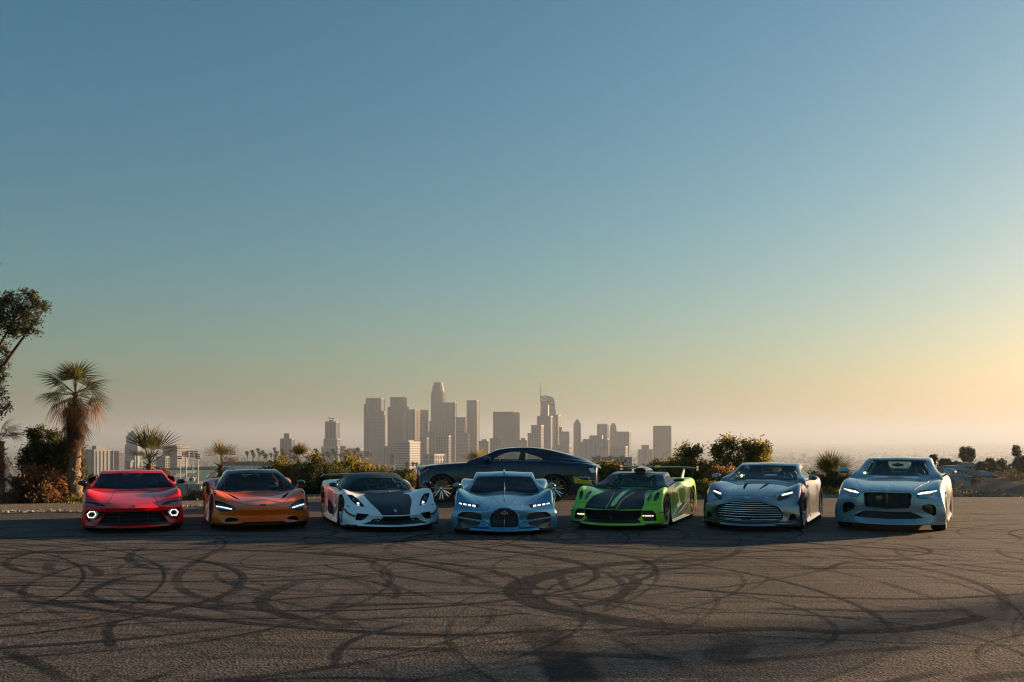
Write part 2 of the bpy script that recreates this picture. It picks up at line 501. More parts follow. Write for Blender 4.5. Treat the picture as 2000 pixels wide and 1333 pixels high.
def build_kerb():
    P = []
    for k in range(33):
        x = -7.2 + k * .55
        P.append((x, 29.62 + edge_shift(x) * .9))
    M_C = noisy('kerb_concrete', (.2, .18, .16), (.34, .31, .27), 6, .9, bump=.3)
    k = empty('kerb', (0, 0, 0)); tag(k, kind='structure')
    b = MB()
    for (x0, y0), (x1, y1) in zip(P, P[1:]):
        g = .012
        b = MB(); b.add([(x0 + g, y0, 0), (x1 - g, y1, 0), (x1 - g, y1 + .16, -.1), (x0 + g, y0 + .16, -.1), (x0 + g, y0 + .02, .075), (x1 - g, y1 + .02, .075), (x1 - g, y1 + .15, .08), (x0 + g, y0 + .15, .08)],
                        [(0, 1, 5, 4), (1, 2, 6, 5), (2, 3, 7, 6), (3, 0, 4, 7), (4, 5, 6, 7)])
        b.obj('kerb_stone', M_C, k)
build_kerb()

# gravel shoulder on the left
def build_gravel():
    r = random.Random(8)
    v, f = [], []
    pts = [(-30, 21.5), (-16, 22.6), (-13, 22.9), (-10.5, 23.5), (-9, 24.7), (-7.5, 26.5), (-6.5, 28.2), (-5, 29.0)]
    top = [(-30, 27.5), (-16, 27.2), (-13, 27.0), (-10.5, 27.0), (-9, 27.8), (-7.5, 28.6), (-6.5, 29.0), (-5, 29.1)]
    for (a, b_) in zip(pts, top):
        for t in (0, .2, .5, .8, 1): v.append((a[0] + (b_[0] - a[0]) * t, a[1] + (b_[1] - a[1]) * t, .006 + .05 * math.sin(math.pi * t) + r.uniform(0, .02) * (0 < t < 1)))
    for j in range(len(pts) - 1):
        for i in range(4): f.append((j * 5 + i, (j + 1) * 5 + i, (j + 1) * 5 + i + 1, j * 5 + i + 1))
    o = obj_from('gravel_shoulder', v, f, noisy('gravel_dirt', (.07, .06, .05), (.2, .16, .12), 9, .95, detail=12, bump=.8, bscale=40), None, True)
    tag(o, kind='structure')
    b = MB()
    for k in range(900):
        t = r.random(); i = r.randrange(1, len(pts) - 2)
        a, c = Vector(pts[i]), Vector(pts[i + 1]); p = a + (c - a) * r.random() + Vector((0, abs(r.gauss(0, .7))))
        s_ = r.uniform(.012, .045)
        M = Matrix.Translation((p.x, p.y, .02)) @ Matrix.Rotation(r.uniform(0, 6), 4, 'Z')
        b.add([M @ Vector(q) for q in ((-s_, -s_, 0), (s_, -s_ * .7, 0), (s_ * .6, s_, 0), (-s_ * .8, s_ * .7, 0), (0, 0, s_ * 1.1))], [(0, 1, 4), (1, 2, 4), (2, 3, 4), (3, 0, 4)])
    o = b.obj('loose_stones', noisy('stones', (.14, .12, .1), (.4, .33, .26), 3, .9))
    tag(o, 'loose pale gravel stones scattered along the left lot edge', 'gravel', kind='stuff')
build_gravel()
# ---------------------------------------------------------------- city
M_WALLS = {}
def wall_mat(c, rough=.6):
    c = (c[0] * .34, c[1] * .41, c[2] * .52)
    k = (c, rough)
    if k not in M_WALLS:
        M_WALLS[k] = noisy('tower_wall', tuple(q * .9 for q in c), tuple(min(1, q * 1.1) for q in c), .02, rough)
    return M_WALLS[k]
M_CITYGL = simple('city_glass', (.05, .06, .075), .22, spec=.6)
M_CITYGL2 = simple('city_glass_bronze', (.07, .055, .05), .25, spec=.6)

def tower_mesh(w, d, h, floor=4.0, bay=6.0, style='grid', top=0.0):
    """wall core, and a frame of spandrels and piers standing proud of recessed glazing"""
    core = MB().box(-w / 2, w / 2, -d / 2, d / 2, 0, h - .6)
    fr = MB()
    e = .9
    if style in ('grid', 'bands'):
        n = max(2, int(h / floor)); s_ = h / n
        for i in range(n + 1):
            z = i * s_
            hh = s_ * (.55 if style == 'bands' else .28)
            fr.box(-w / 2 - e, w / 2 + e, -d / 2 - e, d / 2 + e, z - hh / 2, z + hh / 2)
    if style in ('grid', 'fins'):
        for (L_, a, o) in ((w, 'x', d), (d, 'y', w)):
            n = max(2, int(L_ / bay)); s_ = L_ / n
            for i in range(n + 1):
                t = -L_ / 2 + i * s_
                hw = s_ * (.16 if style == 'grid' else .28)
                e2 = e + .3
                for sg in (1, -1):
                    lo, hi = sorted((sg * o / 2, sg * (o / 2 + e2)))
                    if a == 'x': fr.box(t - hw, t + hw, lo, hi, 0, h + .5)
                    else: fr.box(lo, hi, t - hw, t + hw, 0, h + .5)
    cap = MB().box(-w / 2 - 1.3, w / 2 + 1.3, -d / 2 - 1.3, d / 2 + 1.3, h - 1.2, h + 2.2)
    if top: cap.box(-w * .28, w * .28, -d * .28, d * .28, h + 1, h + top)
    return core, fr, cap

def ground_far(D): return lerp_tab(Z_TAB, D)

def tower(crop, x0, x1, yt, D, style='plain', wall=(.2, .19, .18), gl=None, lit=.2, ang=18, label=None, name='office_tower', floor=4.2, bay=6.5, top=0, cat='building', group='downtown towers', base=None):
    sx0, sx1, sy = crop[0] + x0 / crop[2], crop[0] + x1 / crop[2], crop[1] + yt / crop[2]
    W = (sx1 - sx0) / F_PX * D
    zt = pxZ(sy, D); zb = ground_far(D) - 4 if base is None else base
    cxp = (sx0 + sx1) / 2
    phi = math.atan((cxp - 1000) / F_PX)
    th = rad(ang)
    w = max(3, (1 - lit) * W / math.cos(th)); d = max(3, lit * W / math.sin(th))
    d = min(d, w * 1.6 + 10)
    e = empty(name, (pxX(cxp, D), D, zb), -phi - th)
    tag(e, label, cat, group)
    core, fr, cap = tower_mesh(w, d, zt - zb, floor, bay, style, top)
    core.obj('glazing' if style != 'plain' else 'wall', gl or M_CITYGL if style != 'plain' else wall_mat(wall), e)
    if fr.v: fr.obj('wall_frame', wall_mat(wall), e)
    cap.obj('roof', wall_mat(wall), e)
    return e, w, d, zt - zb

C4, C5, C2, C3 = (600, 730, 5.556), (920, 730, 4.762), (100, 800, 5.0), (480, 780, 5.882)
GREYB, BROWN, PINK, PALE, DARK = (.17, .18, .19), (.14, .115, .10), (.26, .17, .14), (.46, .42, .37), (.10, .10, .105)
T = tower
T(C4, 205, 340, 530, 2700, 'fins', (.3, .28, .26), lit=.25, label='slim stepped tower with a crane arm on its roof', bay=8)
T(C4, 185, 356, 715, 2680, 'grid', (.38, .35, .32), label='stepped lower block wrapped round the crane-topped tower', group='downtown blocks', name='office_block')
T(C4, 160, 372, 800, 2660, 'grid', (.42, .39, .36), label='broad pale podium block below the crane-topped tower', group='downtown blocks', name='office_block')
T(C4, 645, 832, 276, 3150, 'fins', (.13, .14, .15), lit=.2, label='tall grey twin tower with bright sunlit corner and lower tower before it', bay=9)
T(C4, 625, 700, 336, 3180, 'fins', (.13, .14, .15), lit=.05, label='narrow grey wing on the outer side of the tall grey twin tower', bay=9)
T(C4, 690, 852, 416, 3080, 'bands', (.15, .165, .175), lit=.15, label='flat-topped grey tower standing in front of the tall grey twin tower', floor=4.5)
T(C4, 908, 1077, 266, 3250, 'fins', (.15, .125, .115), lit=.22, label='tall dark brown slab tower with broad sunlit side', bay=6)
T(C4, 880, 960, 368, 3290, 'fins', (.15, .13, .12), lit=.05, label='lower shoulder wing of the dark brown slab tower', bay=8)
T(C4, 1078, 1312, 400, 3100, 'grid', (.27, .155, .13), M_CITYGL2, lit=.62, ang=40, label='reddish granite tower with a fine square window grid', floor=5, bay=7)
T(C4, 1078, 1106, 370, 3140, 'plain', (.2, .12, .1), lit=.1, label='narrow red service shaft beside the reddish granite tower', top=0)
T(C4, 1325, 1372, 524, 3330, 'plain', (.14, .14, .145), lit=.1, label='low dark wing at the foot of the crowned skyscraper')
T(C4, 1470, 1614, 322, 3160, 'fins', (.33, .24, .21), M_CITYGL2, lit=.08, label='brown tower with bold vertical ribs beside the crowned skyscraper', bay=7.5)
T(C4, 1615, 1730, 482, 3120, 'bands', (.30, .28, .26), lit=.2, label='grey tower with horizontal window bands between two taller towers', floor=4.6)
T(C4, 1700, 1762, 655, 3090, 'bands', (.32, .28, .25), lit=.3, label='low banded annexe beside the grey banded tower', floor=4.6)
T(C4, 1738, 1862, 298, 3300, 'fins', (.17, .16, .155), lit=.22, label='slender dark square tower with pale parapet', bay=7)
T(C4, 945, 1222, 750, 2150, 'bands', (.50, .46, .42), lit=.4, ang=32, label='pale office block with bold horizontal window strips', floor=5.2, group='downtown blocks', name='office_block', top=5)
T(C4, 1396, 1555, 682, 2500, 'grid', (.36, .36, .35), lit=.14, label='pale grey mid-rise block with one bright sunlit edge', group='downtown blocks', name='office_block')
T(C4, 1268, 1487, 884, 2000, 'grid', (.5, .46, .42), lit=.5, ang=35, label='low white civic hall with broad overhanging roof', group='downtown blocks', name='office_block', bay=9, floor=9)
T(C4, 825, 947, 798, 2300, 'fins', (.42, .42, .42), lit=.1, label='pale low block with vertical ribs beside the striped office block', group='downtown blocks', name='office_block')
T(C4, 1310, 1368, 637, 2900, 'grid', (.16, .14, .13), lit=.2, label='dark narrow mid-rise below the crowned skyscraper', group='downtown blocks', name='office_block')
T(C4, 1225, 1312, 702, 2800, 'grid', (.22, .18, .16), lit=.2, label='dull brown mid-rise behind the striped office block', group='downtown blocks', name='office_block')
T(C5, 210, 390, 362, 3050, 'fins', (.12, .11, .105), lit=.02, ang=6, label='broad dark rectangular tower beside a narrow striped one', bay=6)
T(C5, 386, 446, 367, 3060, 'fins', (.32, .26, .22), lit=.3, label='narrow striped tower attached to the broad dark one', bay=12)
T(C5, 180, 292, 608, 2700, 'grid', (.27, .25, .23), label='stepped older block in front of the broad dark tower', group='downtown blocks', name='office_block', top=9)
T(C5, 75, 182, 634, 2750, 'grid', (.36, .32, .28), label='cluster of older mid-rises right of the slender dark tower', group='downtown blocks', name='office_block', top=7)
T(C5, 563, 672, 487, 2750, 'grid', (.42, .37, .32), lit=.22, label='pale gridded tower in front of the sail-topped skyscraper', floor=4.4, bay=6)
T(C5, 530, 568, 560, 2850, 'grid', (.2, .18, .16), label='short dark block left of the pale gridded tower', group='downtown blocks', name='office_block')
T(C5, 445, 535, 625, 2900, 'grid', (.25, .23, .21), label='low grey block between two dark towers', group='downtown blocks', name='office_block', top=8)
T(C5, 620, 757, 400, 3100, 'fins', (.19, .17, .155), lit=.15, label='stepped brown tower hugging the front of the sail-topped skyscraper', bay=8, top=38)
T(C5, 790, 832, 390, 3300, 'fins', (.22, .18, .15), lit=.45, label='narrow stepped tower right of the sail-topped skyscraper', bay=8)
T(C5, 822, 850, 502, 3280, 'fins', (.2, .17, .15), lit=.2, label='lower step of the narrow tower right of the sail-topped skyscraper', bay=8)
T(C5, 850, 907, 545, 3200, 'fins', (.19, .15, .135), lit=.1, label='short tapering brown tower on a wide base', bay=8)
T(C5, 800, 937, 668, 3150, 'grid', (.24, .21, .19), label='wide low base block under the short brown tower', group='downtown blocks', name='office_block')
T(C5, 1020, 1052, 642, 2900, 'bands', (.3, .28, .26), label='thin grey mid-rise beside the pointed tower', group='downtown blocks', name='office_block')
T(C5, 1178, 1274, 474, 3300, 'fins', (.27, .25, .23), lit=.1, label='pale flat-topped tower beside the round-topped tower', bay=8)
T(C5, 1345, 1475, 546, 3100, 'fins', (.18, .165, .15), lit=.08, label='wide brown block right of the round-topped tower', bay=8)
T(C5, 1050, 1277, 616, 2600, 'fins', (.46, .43, .40), lit=.06, label='broad white office block with tall vertical ribs', bay=13, group='downtown blocks', name='office_block', top=12)
T(C5, 1280, 1452, 684, 2650, 'grid', (.36, .32, .28), lit=.1, label='low tan block below the wide brown tower', group='downtown blocks', name='office_block')
T(C5, 1700, 1857, 492, 3000, 'fins', (.13, .12, .11), lit=.02, ang=8, label='lone dark rectangular tower standing apart on the right', bay=6)
T(C5, 1557, 1684, 712, 3000, 'grid', (.19, .175, .16), label='short dark block near the lone dark tower', group='downtown blocks', name='office_block', top=16)
T(C2, 340, 600, 402, 1750, 'fins', (0.25, 0.25, 0.24), lit=.75, ang=50, label='wide pale curved-looking hospital block with vertical ribs', group='downtown blocks', name='office_block', bay=7, top=9)
T(C2, 300, 420, 432, 1800, 'bands', (0.24, 0.23, 0.22), lit=.3, label='low pale block behind the wide ribbed block', group='downtown blocks', name='office_block')
T(C2, 590, 695, 418, 2100, 'grid', (0.23, 0.20, 0.19), lit=.35, label='small pale mid-rise left of the pyramid-topped tower', group='downtown blocks', name='office_block')
T(C2, 1100, 1332, 370, 1900, 'bands', (0.20, 0.18, 0.17), lit=.45, ang=30, label='grey banded office slab behind the stadium floodlights', floor=5, group='downtown blocks', name='office_block', top=4)
T(C2, 1035, 1142, 470, 1700, 'grid', (0.30, 0.27, 0.24), lit=.3, label='low cream block behind the small fan palm', group='downtown blocks', name='office_block')
T(C2, 735, 795, 512, 1500, 'plain', (0.30, 0.26, 0.22), lit=.4, label='tiny cream building below the pyramid-topped tower', group='downtown blocks', name='office_block')
T(C3, 408, 548, 462, 2400, 'fins', (.3, .3, .3), lit=.2, label='grey ribbed hotel tower with stepped crown', bay=7, top=15)
T(C3, 545, 628, 562, 2300, 'grid', (.45, .36, .3), lit=.3, label='short tan block beside the grey ribbed hotel tower', group='downtown blocks', name='office_block', top=6)
T(C3, 1090, 1160, 548, 2500, 'grid', (.3, .29, .28), label='small grey block right of the crane-topped tower', group='downtown blocks', name='office_block')
T(C3, 1160, 1350, 575, 2550, 'grid', (.34, .33, .31), label='wide low grey block left of the tall grey twin tower', group='downtown blocks', name='office_block')

def city_specials():
    # pyramid-topped city hall
    D = 2200
    e = empty('city_hall_tower', (pxX(100 + 795 / 5, D), D, ground_far(D)), rad(8))
    tag(e, 'white stepped tower topped by a small pyramid', 'building', 'downtown towers')
    W = 120 / 5 / F_PX * D; zb = ground_far(D)
    z = lambda cy: pxZ(800 + cy / 5, D) - zb
    wm = wall_mat((.46, .46, .45))
    b = MB(); b.box(-W * .5, W * .5, -W * .45, W * .45, 0, z(345)); b.obj('shaft', wm, e)
    b = MB(); b.box(-W * .4, W * .4, -W * .38, W * .38, z(345), z(262)); b.obj('upper_shaft', wm, e)
    b = MB(); b.box(-W * .33, W * .33, -W * .32, W * .32, z(262), z(245)); b.obj('colonnade', wm, e)
    h0, h1 = z(245), z(200); s_ = W * .31
    b = MB(); b.add([(-s_, -s_, h0), (s_, -s_, h0), (s_, s_, h0), (-s_, s_, h0), (0, 0, h1)], [(0, 1, 4), (1, 2, 4), (2, 3, 4), (3, 0, 4), (0, 3, 2, 1)]); b.obj('pyramid_roof', wm, e)
    b = MB()
    for i in range(9):
        x = -W * .45 + W * .9 * i / 8
        b.box(x - W * .02, x + W * .02, -W * .45 - .8, -W * .45, 0, z(350))
    b.obj('wall_ribs', wm, e)
    # crowned skyscraper
    D = 3300; zb = ground_far(D)
    e = empty('crowned_skyscraper', (pxX(600 + 1421 / 5.556, D), D, zb), rad(3)); tag(e, 'tallest skyscraper with rounded stepped crown', 'building', 'downtown towers')
    z = lambda cy: pxZ(730 + cy / 5.556, D) - zb
    R = lambda w: w / 5.556 / F_PX * D / 2
    wm = wall_mat((.19, .185, .18))
    def oct_(r, d=.93): return [(r * math.cos(a) * 1.0, r * d * math.sin(a)) for a in [2 * math.pi * (k + .5) / 14 for k in range(14)]]
    for nm, w, y0, y1 in (('shaft', 152, 1000, 195), ('upper_shaft', 128, 195, 140), ('crown', 104, 140, 100), ('crown_ring', 88, 100, 97)):
        b = MB(); b.prism(oct_(R(w)), max(0, z(y0)), z(y1)); b.obj(nm, wm, e)
    b = MB()
    for k in range(28):
        a = 2 * math.pi * k / 28; r = R(152)
        b.box(-.7, .7, -.9, .9, 0, z(200), Matrix.Translation((r * math.cos(a), r * .93 * math.sin(a), 0)) @ Matrix.Rotation(a, 4, 'Z'))
    b.obj('facade_ribs', wm, e)
    # sail-topped skyscraper with spire and round logo
    D = 3250; zb = ground_far(D)
    z = lambda cy: pxZ(730 + cy / 4.762, D) - zb
    X = lambda cx: (cx - 715) / 4.762 / F_PX * D
    e = empty('sail_topped_skyscraper', (pxX(920 + 715 / 4.762, D), D, zb), rad(-5)); tag(e, 'glass skyscraper with sloping sail top, thin spire and round white emblem', 'building', 'downtown towers')
    prof = [(612, 905), (640, 470), (648, 360), (650, 210), (690, 204), (735, 212), (775, 232), (790, 360), (806, 640), (815, 905)]
    dpt = 34
    v = [(X(x), -dpt / 2, z(y)) for x, y in prof] + [(X(x) * .95, dpt / 2, z(y)) for x, y in prof]
    n = len(prof)
    f = [tuple(range(n - 1, -1, -1)), tuple(range(n, 2 * n))] + [(i, (i + 1) % n, n + (i + 1) % n, n + i) for i in range(n)]
    M_SAIL = simple('sail_glass', (.15, .155, .155), .3)
    obj_from('glass_shaft', v, f, M_SAIL, e)
    b = MB()
    for i in range(46):
        y = 250 + i * 14
        xl = np.interp(y, [210, 360, 470, 905], [650, 648, 640, 612]); xr = np.interp(y, [232, 360, 640, 905], [775, 790, 806, 815])
        b.box(X(xl), X(xr), -dpt / 2 - .9, -dpt / 2, z(y) - 1.0, z(y) + 1.0)
    b.obj('floor_bands', wall_mat((.24, .235, .23)), e)
    for y in (292, 347):
        b = MB(); b.box(X(650), X(782), -dpt / 2 - 1.4, -dpt / 2, z(y) - 2.4, z(y) + 2.4); b.obj('dark_floor', M_CITYGL, e)
    MB().tube([(X(646), 0, z(260)), (X(645), 0, z(170)), (X(644), 0, z(80))], [2.0, 1.4, .5], 6).obj('spire', wm, e)
    b = MB()
    c0 = Vector((X(679), -dpt / 2 - 1.2, z(236))); r = 8.2
    ring = [c0 + Vector((r * math.cos(a), 0, r * math.sin(a))) for a in [2 * math.pi * k / 24 for k in range(25)]]
    M_EMB = simple('emblem_white', (.75, .75, .75), .5)
    MB().tube(ring, 1.7, 6).obj('emblem_ring', M_EMB, e)
    # two hooked strokes inside the ring
    s1 = [c0 + Vector(q) for q in ((4.6, 0, 2.2), (1.6, 0, 4.6), (-2.6, 0, 1.6), (1.0, 0, -.4))]
    s2 = [c0 + Vector(q) for q in ((-4.6, 0, -2.2), (-1.6, 0, -4.6), (2.6, 0, -1.6), (-1.0, 0, .4))]
    MB().tube(s1, 1.25, 6).tube(s2, 1.25, 6).obj('emblem_strokes', M_EMB, e)
    # pointed tower
    D = 3200; zb = ground_far(D)
    z = lambda cy: pxZ(730 + cy / 4.762, D) - zb
    R = lambda w: w / 4.762 / F_PX * D / 2
    e = empty('pointed_tower', (pxX(920 + 988 / 4.762, D), D, zb), rad(-6)); tag(e, 'slim dark tower ending in a small stepped point', 'building', 'downtown towers')
    wm = wall_mat((.17, .155, .14))
    for nm, w, y1 in (('shaft', 68, 462), ('shoulder', 48, 442), ('point', 26, 430), ('finial', 10, 422)):
        b = MB(); r = R(w); b.box(-r, r, -r, r, 0, z(y1)); b.obj(nm, wm, e)
    # round-topped tower
    D = 3280; zb = ground_far(D)
    z = lambda cy: pxZ(730 + cy / 4.762, D) - zb
    e = empty('round_topped_tower', (pxX(920 + 1322 / 4.762, D), D, zb)); tag(e, 'pale narrow tower with curved bullet-shaped top', 'building', 'downtown towers')
    X = lambda cx: (cx - 1322) / 4.762 / F_PX * D
    prof = [(1290, 900), (1293, 540), (1300, 480), (1313, 462), (1330, 460), (1344, 482), (1352, 540), (1354, 900)]
    v = [(X(x), -12, z(y)) for x, y in prof] + [(X(x), 12, z(y)) for x, y in prof]; n = len(prof)
    f = [tuple(range(n - 1, -1, -1)), tuple(range(n, 2 * n))] + [(i, (i + 1) % n, n + (i + 1) % n, n + i) for i in range(n)]
    obj_from('shaft', v, f, wall_mat((.36, .34, .32)), e)
    b = MB()
    for i in range(7):
        x = 1297 + i * 8.5; b.box(X(x) - 1.2, X(x) + 1.2, -13, -12, 0, z(545))
    b.obj('facade_ribs', wall_mat((.45, .43, .4)), e)
    # apartment row at the foot of downtown (right of the dark coupe)
    D = 900
    e = empty('apartment_row', (pxX(1195, D), D, ground_far(D) - 6)); tag(e, 'long pale flat-roofed apartment row half hidden by bushes', 'building', 'downtown blocks')
    zb = ground_far(D) - 6
    x0, x1 = pxX(1158, D) - pxX(1195, D), pxX(1234, D) - pxX(1195, D)
    z1 = pxZ(893, D) - zb
    MB().box(x0, x1, 0, 14, 0, z1).obj('wall', wall_mat((.4, .4, .39)), e)
    for i in range(10):
        xx = x0 + (i + .5) * (x1 - x0) / 10
        for zz in (z1 - 2.2, z1 - 5.4):
            MB().box(xx - .9, xx + .9, -.08, .02, zz - .8, zz + .8).obj('window', M_CITYGL, e)
        if i % 3 == 1: MB().box(xx - 1.6, xx + 1.6, -.5, 6, z1 - .2, z1 + 1.5).obj('roof_box', wall_mat((.4, .4, .39)), e)
    # crane arm on the stepped tower
    D = 2700
    e = empty('roof_crane', px2w(600 + 262 / 5.556, 730 + 530 / 5.556, D)); tag(e, 'thin crane arm tilted above the slim stepped tower', 'crane')
    k = D / F_PX / 5.556
    MB().tube([(-38 * k, 0, 52 * k), (0, 0, 42 * k), (30 * k, 0, 36 * k)], 1.3, 5).obj('jib', wall_mat(BROWN), e)
    MB().box(-20 * k, 22 * k, -6, 6, 0, 28 * k).obj('plant_room', wall_mat((.22, .2, .19)), e)
city_specials()

def low_city():
    r = random.Random(21)
    pal = [(.42, .39, .36), (.5, .45, .4), (.3, .28, .26), (.36, .34, .33), (.24, .22, .2)]
    kinds = ['tiny pale flat-roofed building in the hazy city plain']
    k = 0
    for i in range(190):
        D = r.choice((r.uniform(1900, 2600), r.uniform(2200, 4200), r.uniform(3500, 7500)))
        px = r.uniform(-40, 2040)
        w, d, h = r.uniform(10, 34), r.uniform(10, 26), r.uniform(6, 17) * (1 + (r.random() < .12) * 1.6)
        X = pxX(px, D)
        zb = terrain_z(X, D) - 2
        if D < 2600: h *= .7
        o = MB().box(-w / 2, w / 2, -d / 2, d / 2, 0, h + 2).box(-w * .2, w * .15, -d * .2, d * .2, h + 2, h + 4)
        n = int(h / 3.5)
        for q in range(n):
            o.box(-w / 2 - .2, w / 2 + .2, -d / 2 - .2, d / 2 + .2, 3.3 + q * 3.5, 4.4 + q * 3.5)
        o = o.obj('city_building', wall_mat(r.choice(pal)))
        o.location = (X, D, zb); o.rotation_euler = (0, 0, r.uniform(-.6, .2))
        tag(o, kinds[0], 'building', 'low buildings on the hazy plain')
low_city()

def city_mass():
    """the far suburbs: thousands of roofs and tree tops that read as one hazy carpet"""
    r = random.Random(33)
    b = MB()
    for i in range(5200):
        D = 2300 * (6.0 ** r.random())
        X = pxX(r.uniform(-120, 2120), D)
        w, d, h = r.uniform(7, 26), r.uniform(7, 20), r.uniform(4, 9) * (2.5 if r.random() < .05 else 1)
        z = terrain_z(X, D)
        b.box(X - w / 2, X + w / 2, D - d / 2, D + d / 2, z - 2, z + h)
    o = b.obj('far_suburbs', noisy('suburb_roofs', (.06, .06, .06), (.085, .083, .08), .013, .8, detail=2))
    tag(o, 'hazy carpet of far suburb roofs spread across the plain', 'suburbs', kind='stuff')
    v, f = [], []
    for i in range(9000):
        D = 700 * (9.0 ** r.random())
        X = pxX(r.uniform(-120, 2120), D)
        z = terrain_z(X, D); w = r.uniform(3, 7) * (1 + D / 6000); h = r.uniform(5, 12)
        k = len(v); n = 6
        for (zz, rr) in ((0, .55), (.35, 1.0), (.75, .7)):
            for q in range(n):
                a = 6.283 * q / n + i; jr = rr * w * r.uniform(.75, 1.2)
                v.append((X + jr * math.cos(a), D + jr * math.sin(a), z + h * zz))
        v.append((X, D, z + h))
        for s_ in range(2):
            for q in range(n): f.append((k + s_ * n + q, k + s_ * n + (q + 1) % n, k + (s_ + 1) * n + (q + 1) % n, k + (s_ + 1) * n + q))
        for q in range(n): f.append((k + 2 * n + q, k + 2 * n + (q + 1) % n, k + 3 * n))
    o = obj_from('far_woods', v, f, noisy('far_woods_green', (.018, .028, .014), (.06, .065, .028), .05, .9, detail=3))
    tag(o, 'hazy mass of far treetops between the city roofs', 'woods', kind='stuff')
city_mass()
# ---------------------------------------------------------------- stadium
M_TEAL = noisy('teal_seating', (.05, .13, .14), (.09, .19, .195), .6, .7)
M_TEALW = noisy('teal_wall', (.11, .20, .205), (.17, .27, .27), .8, .7)
M_TAN = noisy('tan_concrete', (.36, .3, .22), (.48, .41, .31), .5, .85)
M_POLE = simple('pale_steel', (.55, .5, .42), .5)
M_LAMPB = simple('floodlight_bank', (.3, .27, .25), .5)
M_BLUEL = simple('blue_letters', (.004, .016, .07), .7)

def quad_slab(pxs, ds, thick=.6):
    P = [px2w(x, y, D) for (x, y), D in zip(pxs, ds)]
    v = P + [p + Vector((0, thick, -thick)) for p in P]
    n = len(P)
    f = [tuple(range(n)), tuple(range(2 * n - 1, n - 1, -1))] + [(i, n + i, n + (i + 1) % n, (i + 1) % n) for i in range(n)]
    return v, f

